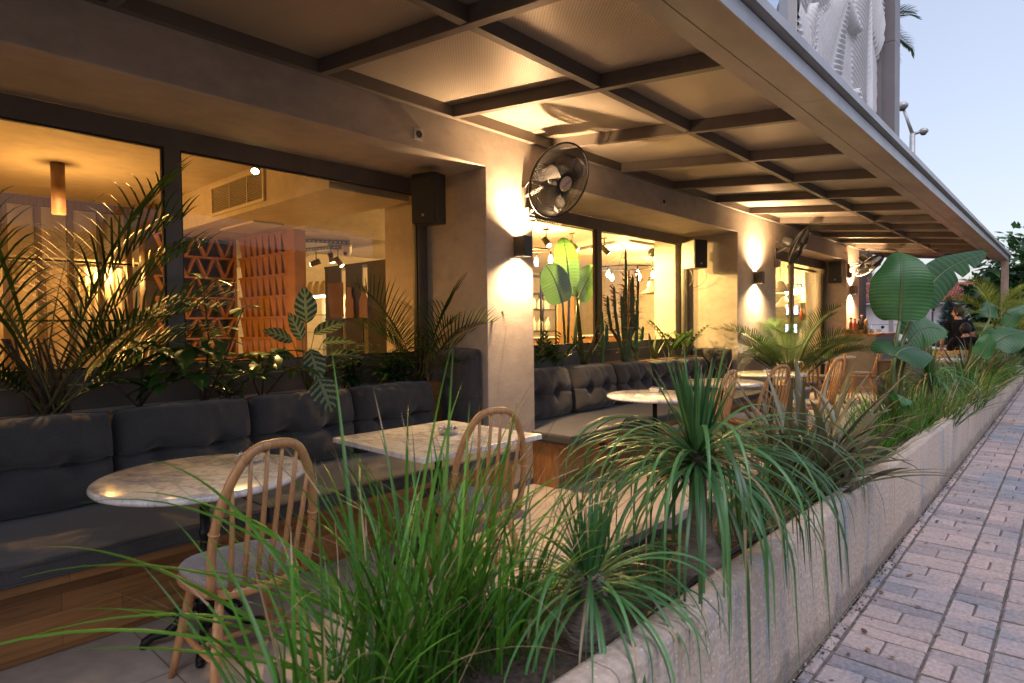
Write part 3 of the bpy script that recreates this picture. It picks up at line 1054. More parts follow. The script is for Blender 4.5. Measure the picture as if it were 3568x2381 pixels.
lab2 = ['plump grey two button cushion first after the pier on the second bench',
        'grey two button cushion second from the pier, leaning behind a round marble table',
        'grey wrinkled back cushion third from the pier, top rim catching window light',
        'grey back cushion fourth from the pier on the second bench',
        'shaded grey back cushion last in the row before the end of the second bench']
for i in range(5):
    a, b = b2[i], b2[i + 1]
    cushion(bc_matrix((a + b) / 2), b - a - 0.02, 0.50 - 0.01 * i, 0.19, lab2[i], [(0.32, 0.5), (0.68, 0.52)], 0.12, 13 + i, G2)
Mu = Matrix.Translation((-3.84, 8.495, 0.465)) @ Matrix.Rotation(rad(-90), 4, 'Z')
cushion(Mu, 0.60, 0.56, 0.14, 'upright shaded cushion against the second pier at the far bench end', [(0.5, 0.5)], 0.0, 37, None, name='end_cushion')


def pad(y0, y1, label, seed):
    m = MB()
    m.box(-3.885, -3.055, y0, y1, 0.3815, 0.468, ch=0.022)
    # piping
    for z in (0.392, 0.458):
        m.tube([(-3.054, y0 + 0.02, z), (-3.054, y1 - 0.02, z)], 0.004, 6)
    o = m.build('seat_pad', 'charcoal')
    tag(o, label, 'cushion', 'long seat pads on the benches')


pad(-1.8, 1.487, 'long dark seat pad on the first bench under the round table', 1)
pad(1.493, 3.53, 'dark seat pad on the first bench under the square table', 2)
pad(4.085, 6.4, 'smooth grey seat pad on the second bench starting at the pier', 3)
pad(6.406, 8.49, 'grey seat pad at the farther half of the second bench', 4)
# ================================================================== FURNITURE
GCH = 'spindle back wooden chairs on the terrace'


def make_chair(label):
    """local: seat centre at origin, front towards +y"""
    t = thing('spindle_chair', label, 'chair', (0, 0, 0), 0, GCH)
    m = MB()

    def outline(a, k=1.0):
        # rounded trapezoid, wider at the front
        c, s = cos(a), sin(a)
        p = 3.2
        r = (abs(c) ** p + abs(s) ** p) ** (-1 / p)
        y = r * s * 0.205
        x = r * c * (0.205 + 0.02 * (y / 0.2))
        return x * k, y * k
    n = 40
    ring = []
    for k, z in ((0.90, 0.400), (0.985, 0.405), (1.0, 0.414), (1.0, 0.428), (0.985, 0.436), (0.9, 0.438)):
        ring.append([(outline(2 * pi * i / n, k)[0], outline(2 * pi * i / n, k)[1], z) for i in range(n)])
    vs = [p for r_ in ring for p in r_]
    fs = [(j * n + i, j * n + (i + 1) % n, (j + 1) * n + (i + 1) % n, (j + 1) * n + i) for j in range(len(ring) - 1) for i in range(n)]
    m.add(vs, fs, 0, True)
    m.add(ring[0], [tuple(range(n))[::-1]]); m.add(ring[-1], [tuple(range(n))])
    m.build('seat', 'beech', t)
    m = MB()
    ring = []
    for k, z in ((0.92, 0.4385), (0.955, 0.448), (0.95, 0.464), (0.90, 0.476), (0.6, 0.482), (0.2, 0.483)):
        ring.append([(outline(2 * pi * i / n, k)[0], outline(2 * pi * i / n, k)[1] + 0.006, z) for i in range(n)])
    vs = [p for r_ in ring for p in r_]
    fs = [(j * n + i, j * n + (i + 1) % n, (j + 1) * n + (i + 1) % n, (j + 1) * n + i) for j in range(len(ring) - 1) for i in range(n)]
    m.add(vs, fs, 0, True)
    m.add(ring[-1], [tuple(range(n))])
    m.build('seat_pad', 'greyweave', t)
    feet = []
    for sx in (-1, 1):
        for sy in (-1, 1):
            a = V((sx * 0.135, sy * 0.13, 0.405)); b = V((sx * 0.205, sy * (0.205 if sy > 0 else 0.225), 0.0))
            m = MB()
            m.tube([a.lerp(b, k) for k in (0, 0.15, 0.45, 0.8, 1)], [0.015, 0.018, 0.0205, 0.016, 0.0125], 12)
            m.build('leg', 'beech', t)
            feet.append((a, b))
    for sx in (0, 1):
        a0, b0 = feet[sx * 2]; a1, b1 = feet[sx * 2 + 1]
        m = MB()
        p, q = a0.lerp(b0, 0.55), a1.lerp(b1, 0.55)
        m.tube([p.lerp(q, k) for k in (0, 0.3, 0.5, 0.7, 1)], [0.008, 0.011, 0.013, 0.011, 0.008], 10)
        m.build('stretcher', 'beech', t)
    m = MB()
    p = (feet[0][0].lerp(feet[0][1], 0.55) + feet[1][0].lerp(feet[1][1], 0.55)) / 2
    q = (feet[2][0].lerp(feet[2][1], 0.55) + feet[3][0].lerp(feet[3][1], 0.55)) / 2
    m.tube([p.lerp(q, k) for k in (0.0, 0.3, 0.5, 0.7, 1)], [0.008, 0.011, 0.012, 0.011, 0.008], 10)
    m.build('stretcher', 'beech', t)
    # hoop

    def hoop(u):
        # u 0..1 round the bow
        a = pi * u
        s = 1.0
        hx = -cos(a)
        x = 0.176 * (abs(hx) ** 0.62) * (1 if hx > 0 else -1)
        h = sin(a) ** 0.80
        z = 0.43 + 0.545 * h
        x *= 1 + 0.10 * sin(pi * min(1, h * 1.15))
        y = -0.172 - 0.115 * h - 0.035 * h * h
        return V((x, y, z))
    m = MB()
    N = 44
    m.tube([hoop(i / N) for i in range(N + 1)], [0.0175 if 6 < i < N - 6 else 0.0165 for i in range(N + 1)], 12)
    for u in (0.117, 0.883):
        p = hoop(u); d = (hoop(u + 0.01) - hoop(u - 0.01)).normalized()
        m.tube([p - d * 0.004, p - d * 0.002, p + d * 0.002, p + d * 0.004], [0.016, 0.0205, 0.0205, 0.016], 14)
    m.build('backrest_hoop', 'beech', t)
    for k in range(6):
        f = (k - 2.5) / 2.5
        a = V((f * 0.115, -0.180 - 0.012 * (1 - f * f), 0.432))
        # find hoop point with the same fan angle
        best = min((hoop(i / 200) for i in range(200)), key=lambda q: abs(q.x - f * 0.142) + (10 if q.z < 0.75 else 0))
        m = MB()
        bow = V((0, -0.008, 0))
        m.tube([a, a.lerp(best, 0.3) + bow * 0.6, a.lerp(best, 0.6) + bow, best], [0.0078, 0.0105, 0.0098, 0.007], 8)
        m.build('spindle', 'beech', t)
    return t


CH = make_chair('light wood hoop back chair pulled up to the round marble table by the camera')
CH.location = (-2.44, 1.075, 0); CH.rotation_euler = (0, 0, rad(88))
for x, y, a, lab in (
        (-2.37, 2.30, 66, 'hoop back chair with grey pad at the square marble table, angled to the pier'),
        (-2.46, 5.12, 92, 'hoop back chair half hidden behind the drooping ponytail palm'),
        (-2.33, 6.12, 70, 'hoop back chair at the third round table with its whole grey pad showing'),
        (-2.24, 7.58, 82, 'hoop back chair behind the bronze sword leaves, turned toward the potted palm'),
        (-3.00, 9.95, 8, 'hoop back chair seen through the fronds of the potted feathery palm'),
        (-3.12, 11.35, 150, 'hoop back chair beyond the potted palm, pushed under a round table end'),
        (-2.80, 12.45, 95, 'hoop back chair standing next to the grey condiment counter')):
    dup(CH, (x, y, 0), rad(a), lab)


def make_base(t):
    m = MB()
    m.lathe([(0.021, 0.70), (0.021, 0.50), (0.026, 0.495), (0.026, 0.47), (0.019, 0.46), (0.028, 0.40), (0.033, 0.385), (0.028, 0.37), (0.021, 0.30), (0.024, 0.24), (0.036, 0.20), (0.042, 0.16), (0.036, 0.10), (0.03, 0.06), (0.001, 0.06)][::-1], (0, 0, 0), 16)
    for k in range(3):
        m.lathe([(0.019, 0.26 + 0.035 * k - 0.006), (0.027, 0.26 + 0.035 * k), (0.019, 0.26 + 0.035 * k + 0.006)], (0, 0, 0), 14)
    m.build('column', 'iron', t)
    m = MB(); m.box(-0.16, 0.16, -0.03, 0.03, 0.702, 0.716); m.box(-0.03, 0.03, -0.16, 0.16, 0.7025, 0.7155)
    m.build('top_bracket', 'iron', t)
    for k in range(4):
        R = Matrix.Rotation(pi / 4 + k * pi / 2, 4, 'Z')
        m = MB()
        path = [(0.02, 0.15), (0.05, 0.165), (0.085, 0.14), (0.12, 0.09), (0.165, 0.055), (0.215, 0.05), (0.245, 0.03), (0.255, 0.012)]
        m.tube([R @ V((x, 0, z)) for x, z in path], [0.03, 0.026, 0.022, 0.019, 0.017, 0.018, 0.021, 0.014], 10)
        m.tube([R @ V((0.11 + 0.028 * cos(a * 0.5), 0, 0.125 + 0.028 * sin(a * 0.5))) for a in range(0, 11)], [0.012 - 0.0006 * a for a in range(11)], 8)
        m.ball(R @ V((0.25, 0, 0.016)), 0.020, 10, 0, (1, 1, 0.8))
        m.build('foot', 'iron', t)


GT = 'round marble tables along the benches'


def make_round(label):
    t = thing('marble_table', label, 'table', (0, 0, 0), 0, GT)
    m = MB()
    m.lathe([(0.40, 0.717), (0.424, 0.720), (0.431, 0.728), (0.431, 0.737), (0.425, 0.746), (0.415, 0.749), (0.001, 0.749)], (0, 0, 0), 64)
    m.build('tabletop', 'marble', t)
    make_base(t)
    return t


T1 = make_round('round marble table with ashtray between the dark bench and the chair by the tall grass')
T1.location = (-2.86, 1.10, 0); T1.rotation_euler = (0, 0, 0.3)
for x, y, a, lab in ((-2.80, 5.00, 1.1, 'round marble table with metal ashtray by the plump cushions after the first pier'),
                     (-2.83, 6.52, 2.0, 'bare round marble table directly behind the ponytail palm crown'),
                     (-2.83, 7.97, 2.7, 'round marble table with a small ashtray in front of the second pier'),
                     (-3.36, 10.75, 0.4, 'round table mostly screened by the fronds of the potted palm'),
                     (-3.36, 12.52, 0.9, 'round table with its edge touching the view of the grey counter')):
    dup(T1, (x, y, 0), a, lab)
TS = thing('marble_table', 'square marble table with bead filled ashtray beside the first pier', 'table', (-2.735, 2.36, 0), rad(-2))
m = MB(); m.box(-0.425, 0.425, -0.435, 0.435, 0.722, 0.75, ch=0.004)
m.build('tabletop', 'marble', TS, world=False); make_base_l = MB()
WMs = WM[TS]; WM[TS] = Matrix()
make_base(TS)
WM[TS] = WMs


def ashtray(x, y, rz, label):
    t = thing('ashtray', label, 'ashtray', (x, y, 0.7505), rz, 'steel ashtrays on the tables')
    WM[t] = Matrix()
    m = MB()
    a, b, h = 0.04, 0.052, 0.033
    P = [(a, 0.0), (b, h), (b - 0.003, h), (a - 0.003, 0.004)]
    for k in range(4):
        R = Matrix.Rotation(k * pi / 2, 4, 'Z')
        for (r0, z0), (r1, z1) in zip(P[:-1], P[1:]):
            m.add([R @ V((r0, -r0, z0)), R @ V((r0, r0, z0)), R @ V((r1, r1, z1)), R @ V((r1, -r1, z1))], [(0, 1, 2, 3)])
    m.add([(-a, -a, 0.004), (a, -a, 0.004), (a, a, 0.004), (-a, a, 0.004)], [(0, 1, 2, 3)])
    m.build('bowl', 'steel', t)
    m = MB()
    rs = random.Random(int(x * 100))
    for i in range(46):
        m.ball((rs.uniform(-0.042, 0.042), rs.uniform(-0.042, 0.042), rs.uniform(0.026, 0.042)), rs.uniform(0.005, 0.0085), 8)
    m.build('beads', 'chrome', t)


ashtray(-2.93, 1.34, 0.5, 'steel ashtray heaped with shiny beads on the round table by the camera')
ashtray(-2.73, 2.44, 0.35, 'steel ashtray heaped with shiny beads on the square marble table')
ashtray(-2.90, 5.20, 0.1, 'steel ashtray with beads on the round table after the first pier')
ashtray(-2.86, 7.98, 0.8, 'pale ashtray on the round table in front of the second pier')

# ------------------------------------------------------------------ wall fans
GF = 'oscillating wall fans over the terrace'


def fan_at(mount, hub, normal, label, spin, logo=True):
    mount, hub, nrm = V(mount), V(hub), V(normal).normalized()
    t = thing('wall_fan', label, 'fan', mount, 0, GF)
    a = V((0, 0, 1)).cross(nrm).normalized(); b = nrm.cross(a)
    M = Matrix(((a.x, b.x, nrm.x, hub.x), (a.y, b.y, nrm.y, hub.y), (a.z, b.z, nrm.z, hub.z), (0, 0, 0, 1)))
    m = MB()
    m.box(FX + 0.002, FX + 0.03, mount.y - 0.05, mount.y + 0.05, mount.z - 0.16, mount.z + 0.14, ch=0.006)
    m.box(FX + 0.031, FX + 0.075, mount.y - 0.042, mount.y + 0.042, mount.z - 0.155, mount.z - 0.035, ch=0.006)
    m.build('wall_bracket', 'frame', t)
    m = MB()
    for k in range(4):
        for j in range(2):
            m.lathe([(0.005, 0), (0.004, 0.006), (0.001, 0.007)], (FX + 0.075, mount.y - 0.028 + 0.019 * k, mount.z - 0.125 + 0.03 * j), 8, 0, Matrix.Rotation(rad(90), 4, 'Y'))
    m.lathe([(0.016, 0), (0.013, 0.012), (0.001, 0.013)], (FX + 0.075, mount.y, mount.z - 0.06), 12, 0, Matrix.Rotation(rad(90), 4, 'Y'))
    m.build('control_knob', 'whiteplastic', t)
    m = MB()
    back = hub - nrm * 0.17
    e0 = V((FX + 0.03, mount.y, mount.z + 0.07)); e1 = back - V((0, 0, 0.075))
    m.tube([e0, e0.lerp(e1, 0.8), e1], [0.030, 0.026, 0.03], 8, sq=0.6)
    m.tube([e1, back], 0.022, 10)
    m.build('arm', 'frame', t)
    m = MB()
    m.lathe([(0.001, -0.27), (0.062, -0.268), (0.076, -0.245), (0.080, -0.14), (0.074, -0.10), (0.045, -0.085), (0.045, -0.055)], (0, 0, 0), 28, 0, M)
    m.build('motor', 'blackplastic', t)
    m = MB()
    pts = [back - V((0, 0, 0.02)), back + V((0, -0.05, -0.10)), V((FX + 0.10, mount.y - 0.06, mount.z + 0.17)), V((FX + 0.04, mount.y - 0.05, mount.z + 0.13))]
    m.tube([pts[0].lerp(pts[1], k / 4) for k in range(4)] + [pts[1].lerp(pts[2], k / 4) for k in range(4)] + [pts[2].lerp(pts[3], k / 4) for k in range(5)], 0.005, 6)
    m.build('cable', 'blackplastic', t)
    # cage: dense radial wires in a front dish and a rear dish plus rings
    m = MB()
    Rr = 0.305

    def wire(r, side):
        q = r / Rr
        z = 0.075 * (1 - q ** 2.6) if side > 0 else -0.085 * (1 - q ** 3.2)
        return z
    for side in (1, -1):
        for k in range(120):
            an = 2 * pi * k / 120
            P = []
            for r in (0.055, 0.12, 0.19, 0.25, 0.29, Rr):
                tw = an + 0.35 * (r / Rr) * side
                P.append(M @ V((r * cos(tw), r * sin(tw), wire(r, side))))
            m.tube(P, 0.0021, 4, caps=False)
        for r in (0.13, 0.215):
            m.tube([M @ V((r * cos(2 * pi * i / 56), r * sin(2 * pi * i / 56), wire(r, side) - 0.002 * side)) for i in range(56)], 0.0016, 5, closed=True)
    m.tube([M @ V((Rr * cos(2 * pi * i / 72), Rr * sin(2 * pi * i / 72), 0)) for i in range(72)], 0.0078, 8, closed=True)
    m.build('cage', 'blackplastic', t)
    for k in range(3):
        bm_ = MB()
        an = spin + 2 * pi * k / 3

        def bf(u, v):
            r = 0.045 + 0.205 * v
            wd = 0.20 + 0.62 * sin(pi * min(1, v * 0.72 + 0.10)) ** 0.8
            if v > 0.86: wd *= math.sqrt(max(0, 1 - ((v - 0.86) / 0.14) ** 2)) * 0.75 + 0.25
            th = an + wd * (u - 0.35) + 0.25 * v
            return M @ V((r * cos(th), r * sin(th), 0.020 - 0.052 * (u - 0.5) + 0.012 * v))
        bm_.grid(bf, 8, 12)
        bm_.build('blade', 'silverblade', t)
    m = MB()
    m.lathe([(0.05, -0.05), (0.052, 0.02), (0.045, 0.034), (0.001, 0.036)], (0, 0, 0), 24, 0, M)
    m.build('spinner', 'blackplastic', t)
    m = MB()
    m.lathe([(0.060, 0.072), (0.060, 0.083), (0.054, 0.087), (0.001, 0.088)], (0, 0, 0), 28, 0, M)
    bd = m.build('badge', 'whiteplastic', t)
    if logo:
        cu = bpy.data.curves.new('badge_lettering', 'FONT')
        cu.body = 'Toflon'; cu.size = 0.036; cu.align_x = 'CENTER'; cu.align_y = 'CENTER'; cu.extrude = 0.0006
        tmp = bpy.data.objects.new('tmp', cu)
        COL.objects.link(tmp)
        lme = bpy.data.meshes.new_from_object(tmp.evaluated_get(bpy.context.evaluated_depsgraph_get()))
        bpy.data.objects.remove(tmp)
        lo_ = bpy.data.objects.new('lettering', lme)
        COL.objects.link(lo_)
        lme.materials.clear(); lme.materials.append(MT['red'])
        lo_.parent = bd
        # the dial has turned with the blades: the word climbs
        bpy.context.view_layer.update()
        lo_.matrix_world = M @ Matrix.Translation((0, 0, 0.0885)) @ Matrix.Rotation(rad(52), 4, 'Z')
        m = MB()
        m.box(-0.022, 0.022, -0.052, -0.036, 0.0872, 0.0876, M=M @ Matrix.Rotation(rad(15), 4, 'Z'))
        m.build('sticker', 'yellow', bd)
    return t


def img_normal(hub, ang, tx, ty):
    """fan axis given how far it turns away from the viewing line toward a picture direction"""
    d = (V(hub) - CAM_POS).normalized()
    r_ = d.cross(V((0, 0, 1))).normalized(); u_ = r_.cross(d)
    s = (r_ * tx + u_ * ty).normalized()
    return -d * cos(rad(ang)) + s * sin(rad(ang))


h = V((-3.10, 4.01, 2.555))
fan_at((FX, 4.03, 2.42), h, img_normal(h, 44, 0.90, -0.44), 'wall fan with red lettered badge facing the viewer on the first pier', 0.5)
h = V((-3.128, 10.02, 2.557))
fan_at((FX, 10.02, 2.41), h, img_normal(h, 80, 0.90, -0.42), 'wall fan seen edge on at the far edge of the second pier', 1.1, False)
h = V((-3.10, 14.32, 2.525))
fan_at((FX, 14.28, 2.44), h, img_normal(h, 68, 0.62, -0.78), 'wall fan tilted down on the last pier, partly behind the big paddle leaf', 0.2, False)

# ------------------------------------------------------------------ wall sconces
GS = 'up and down wall lamps on the piers'
WARM = (1.0, 0.64, 0.33)


def sconce(y, label, pw):
    t = thing('wall_lamp', label, 'wall lamp', (FX, y, 2.045), 0, GS)
    m = MB()
    x0, x1 = FX + 0.012, FX + 0.128
    y0, y1, z0, z1 = y - 0.05, y + 0.05, 1.962, 2.130
    for q in ((x0, x0 + 0.006, y0, y1), (x1 - 0.006, x1, y0, y1), (x0 + 0.006, x1 - 0.006, y0, y0 + 0.006), (x0 + 0.006, x1 - 0.006, y1 - 0.006, y1)):
        m.box(q[0], q[1], q[2], q[3], z0, z1)
    m.box(x0 + 0.006, x1 - 0.006, y0 + 0.006, y1 - 0.006, 2.03, 2.06)
    m.box(FX + 0.001, x0, y - 0.035, y + 0.035, 2.0, 2.09)
    m.build('housing', 'sconce', t)
    for zz, nm in ((2.108, 1), (1.984, -1)):
        g = MB()
        g.lathe([(0.030, 0), (0.026, 0.004 * nm), (0.001, 0.006 * nm)], ((x0 + x1) / 2, y, zz), 16)
        g.build('bulb', 'lampglow', t)
    xc = (x0 + x1) / 2
    lamp('lamp_up', 'SPOT', (xc, y, 2.124), pw * 1.35, WARM, t, 0.022, rad(146), 0.9, (pi, 0, 0))
    lamp('lamp_down', 'SPOT', (xc, y, 1.968), pw, WARM, t, 0.022, rad(144), 0.8, (0, 0, 0))


sconce(3.915, 'bronze box wall lamp glowing up and down on the first pier below the fan', 62)
sconce(9.18, 'bronze box wall lamp glowing on the middle of the second pier', 95)
sconce(14.45, 'bronze box wall lamp glowing on the last pier above the condiment counter', 95)

# ------------------------------------------------------------------ loudspeakers
GL = 'black loudspeakers under the lintels'


def speaker(c, nrm, label, w=0.225, hgt=0.37, d=0.20, cable=None, side='blackplastic'):
    """c is the centre of the front face"""
    c = V(c); nrm = V(nrm).normalized()
    a = V((0, 0, 1)).cross(nrm).normalized()
    M = Matrix(((a.x, nrm.x, 0, c.x), (a.y, nrm.y, 0, c.y), (0, 0, 1, c.z), (0, 0, 0, 1)))
    t = thing('loudspeaker', label, 'loudspeaker', c - V((0, 0, hgt / 2)), 0, GL)
    m = MB()
    m.box(-w / 2, w / 2, -d, -0.012, -hgt / 2, hgt / 2, M=M, ch=0.014)
    m.build('cabinet', side, t)
    m = MB()
    m.box(-w / 2 + 0.004, w / 2 - 0.004, -0.012, 0.006, -hgt / 2 + 0.004, hgt / 2 - 0.004, M=M, ch=0.009)
    m.build('grille', 'blackgrille', t)
    m = MB()
    m.box(-0.011, -0.002, 0.0062, 0.0074, -hgt / 2 + 0.055, -hgt / 2 + 0.075, M=M)
    m.box(0.001, 0.010, 0.0062, 0.0074, -hgt / 2 + 0.055, -hgt / 2 + 0.075, M=M)
    m.build('badge', 'steel', t)
    m = MB()
    m.box(-0.03, 0.03, -d - 0.08, -d - 0.001, -0.05, 0.05, M=M)
    m.build('wall_mount', 'blackplastic', t)
    if cable:
        m = MB(); m.tube(cable, 0.004, 6); m.build('cable', 'greyplastic', t)
    return t


speaker((-3.82, 3.18, 2.405), (0.28, -1, 0), 'black loudspeaker at the top corner of the first window, face on', 0.225, 0.40, 0.16)
MT['lit_side'] = simple('painted_window_light', (0.40, 0.34, 0.27), (0.44, 0.38, 0.31), 30, 0.55)  # black cabinet side with the window's light put into its colour
speaker((-3.87, 8.22, 2.36), (1, -0.42, 0), 'black grille loudspeaker, window light painted on its side, at the end of the second window', 0.23, 0.40, 0.27,
        [(-4.10, 8.36, 2.16), (-4.08, 8.40, 2.06), (-4.13, 8.45, 1.97), (-4.2, 8.5, 1.93)], 'lit_side')
speaker((-3.62, 13.82, 2.395), (0.22, -1, 0), 'black loudspeaker with a cable beside the curtained glazing', 0.245, 0.43, 0.22,
        [(-3.50, 14.02, 2.80), (-3.46, 14.02, 2.75), (-3.50, 13.98, 2.66), (-3.6, 13.9, 2.62)])


def wsocket(y, z, label):
    t = thing('wall_socket', label, 'socket', (FX, y, z), 0, 'power sockets high on the lintel')
    m = MB()
    m.box(FX + 0.001, FX + 0.011, y - 0.042, y + 0.042, z - 0.042, z + 0.042, ch=0.003)
    m.build('plate', 'greyplastic', t)
    m = MB()
    m.lathe([(0.026, 0.002), (0.026, 0.006), (0.023, 0.006), (0.022, -0.002), (0.001, -0.002)], (FX + 0.011, y, z), 20, 0, Matrix.Rotation(rad(90), 4, 'Y'))
    m.build('receptacle', 'blackplastic', t)


wsocket(2.865, 2.762, 'grey square power socket on the lintel over the first window')
wsocket(6.44, 2.782, 'grey square power socket on the lintel over the second window')
wsocket(14.02, 2.80, 'grey power socket with a plugged cable over the last pier')

# ------------------------------------------------------------------ condiment counter
CT = thing('counter', 'grey painted condiment counter with oak top against the last pier', 'counter', (-3.1, 14.4, 0))
MT['counterpaint'] = simple('counter_paint', (0.20, 0.185, 0.185), (0.24, 0.22, 0.22), 5, 0.5)
m = MB(); m.box(-3.46, -2.93, 14.03, 16.2, 0.0, 1.085, ch=0.004); m.box(-3.47, -2.925, 14.02, 16.2, 1.02, 1.085)
m.build('carcass', 'counterpaint', CT)
m = MB(); m.box(-3.485, -2.90, 14.0, 16.25, 1.087, 1.130, ch=0.004)
m.build('countertop', 'oak', CT)
for k in range(3):
    d_ = MB()
    d_.box(-2.931, -2.918, 14.08 + 0.7 * k, 14.74 + 0.7 * k, 0.78, 1.0)
    dr = d_.build('drawer', 'counterpaint', CT)
    d_ = MB(); d_.tube([(-2.912, 14.33 + 0.7 * k, 0.90), (-2.895, 14.35 + 0.7 * k, 0.90), (-2.895, 14.47 + 0.7 * k, 0.90), (-2.912, 14.49 + 0.7 * k, 0.90)], 0.008, 6)
    d_.build('handle', 'iron', dr)
    d_ = MB()
    d_.box(-2.931, -2.918, 14.08 + 0.7 * k, 14.74 + 0.7 * k, 0.1, 0.76)
    dr = d_.build('door', 'counterpaint', CT)
    d_ = MB(); d_.tube([(-2.912, 14.20 + 0.7 * k, 0.68), (-2.895, 14.22 + 0.7 * k, 0.68), (-2.895, 14.34 + 0.7 * k, 0.68), (-2.912, 14.36 + 0.7 * k, 0.68)], 0.008, 6)
    d_.build('handle', 'iron', dr)
MT['clearglass'] = glassmat('bottle_glass', (0.85, 0.87, 0.86))
MT['sauce'] = simple('red_sauce', (0.35, 0.04, 0.015), (0.45, 0.07, 0.02), 20, 0.3)
MT['oilbrown'] = simple('dark_oil', (0.06, 0.035, 0.015), (0.09, 0.05, 0.02), 20, 0.25)
MT['cork'] = simple('cork', (0.30, 0.16, 0.07), (0.38, 0.22, 0.1), 30, 0.8)


def bottle(x, y, z, hgt, label, mat):
    t = thing('bottle', label, 'bottle', (x, y, z), 0, 'sauce and oil bottles on the counter')
    m = MB()
    m.lathe([(0.030, 0), (0.034, 0.01), (0.034, hgt * 0.52), (0.014, hgt * 0.66), (0.013, hgt * 0.8), (0.001, hgt * 0.8)], (x, y, z), 16)
    m.build('body', mat, t)
    m = MB(); m.lathe([(0.012, hgt * 0.8), (0.012, hgt * 0.84), (0.026, hgt * 0.87), (0.028, hgt * 0.94), (0.016, hgt), (0.001, hgt)], (x, y, z), 14)
    m.build('stopper', 'cork', t)


zc = 1.1305
ob = MB(); ob.box(-3.47, -3.17, 14.03, 14.19, zc, zc + 0.085, ch=0.003); ob = ob.build('condiment_box', 'oak')
tag(ob, 'low oak box holding the sauce bottles on the counter', 'box')
bottle(-3.385, 14.09, zc + 0.0855, 0.255, 'red sauce bottle with round cork, closest to the pier on the counter', 'sauce')
bottle(-3.325, 14.15, zc + 0.0855, 0.245, 'second red sauce bottle with round cork on the oak box', 'sauce')
bottle(-3.245, 14.08, zc + 0.0855, 0.21, 'short dark oil bottle on the oak box front', 'oilbrown')
bottle(-3.20, 14.15, zc + 0.0855, 0.30, 'tall dark oil bottle standing on the oak box', 'oilbrown')
bottle(-3.12, 14.08, zc, 0.24, 'dark oil bottle beside the oak box on the counter', 'oilbrown')
g = thing('pepper_mill', 'turned wooden pepper mill behind the oil bottles on the counter', 'pepper mill', (-3.13, 14.2, zc))
m = MB(); m.lathe([(0.034, 0), (0.034, 0.03), (0.024, 0.08), (0.030, 0.15), (0.022, 0.17), (0.001, 0.17)], (-3.13, 14.2, zc), 16); m.build('body', 'beech', g)
m = MB(); m.lathe([(0.022, 0.172), (0.032, 0.20), (0.034, 0.25), (0.022, 0.29), (0.010, 0.30), (0.001, 0.315)], (-3.13, 14.2, zc), 16); m.build('head', 'beech', g)
MT['stick'] = simple('sugar_sticks', (0.62, 0.56, 0.42), (0.7, 0.64, 0.5), 30, 0.6)
for i, (x, lab) in enumerate(((-3.05, 'glass jar of sugar sticks on the counter by the bottles'), (-2.995, 'second glass jar of sugar sticks on the counter edge'))):
    g = thing('sugar_jar', lab, 'jar', (x, 14.07, zc))
    m = MB(); m.lathe([(0.030, 0), (0.032, 0.10), (0.029, 0.10), (0.028, 0.006), (0.001, 0.006)], (x, 14.07, zc), 18); m.build('glass_wall', 'clearglass', g)
    m = MB()
    for k in range(9): m.box(x + 0.016 * cos(k * 0.7) - 0.004, x + 0.016 * cos(k * 0.7) + 0.004, 14.07 + 0.016 * sin(k * 0.7) - 0.003, 14.07 + 0.016 * sin(k * 0.7) + 0.003, zc + 0.008, zc + 0.09 + 0.01 * sin(k * 3))
    m.build('sugar_sticks', 'stick', g)
g = MB(); g.box(-3.0, -2.90, 14.3, 14.75, zc, zc + 0.016, ch=0.003); tag(g.build('serving_board', 'oakx'), 'dark wooden serving board on the counter under the glass tumbler', 'board')
g = MB(); g.lathe([(0.030, 0), (0.040, 0.075), (0.038, 0.075), (0.028, 0.006), (0.001, 0.006)], (-2.945, 14.36, zc + 0.0165), 20); tag(g.build('tumbler', 'clearglass'), 'ribbed clear glass tumbler standing on the serving board', 'glass')

# ------------------------------------------------------------------ far terrace: rail back chairs, tables, wicker chair
GB = 'broad rail wooden chairs at the far tables'
MT['orangewood'] = woodmat('honey_wood', (0.40, 0.19, 0.06), (0.52, 0.26, 0.09), (0.58, 0.31, 0.12), 0, 0.4)


def make_rail_chair(label):
    t = thing('rail_chair', label, 'chair', (0, 0, 0), 0, GB)
    m = MB(); m.box(-0.21, 0.21, -0.20, 0.21, 0.43, 0.455, ch=0.01); m.build('seat', 'orangewood', t)
    for sx in (-1, 1):
        for sy in (-1, 1):
            m = MB(); m.tube([(sx * 0.16, sy * 0.155, 0.43), (sx * 0.205, sy * 0.21, 0)], [0.019, 0.013], 10); m.build('leg', 'orangewood', t)
    m = MB()

    def rail(u, v):
        a = (u - 0.5) * 2
        hh = 0.075 * (1 - 0.75 * abs(a) ** 3)
        return V((a * 0.245, -0.27 + 0.07 * (a * a), 0.80 + (v - 0.5) * hh + 0.012 * (1 - a * a)))
    for off, flip in ((0.0, 0), (0.02, 1)):
        m.grid(lambda u, v: rail(1 - u if flip else u, v) + V((0, off, 0)), 16, 4)
    for v in (0, 1):
        m.grid(lambda u, q: rail(u, v) + V((0, 0.02 * q, 0)), 16, 1)
    m.build('top_rail', 'orangewood', t)
    for k in range(5):
        x = (k - 2) * 0.085
        m = MB(); m.tube([(x * 0.85, -0.18, 0.45), (x, -0.26 + 0.07 * (x / 0.245) ** 2, 0.79)], 0.009, 8); m.build('spindle', 'orangewood', t)
    m = MB(); m.tube([(-0.185, 0.18, 0.22), (0.185, 0.18, 0.22)], 0.009, 8); m.build('stretcher', 'orangewood', t)
    return t


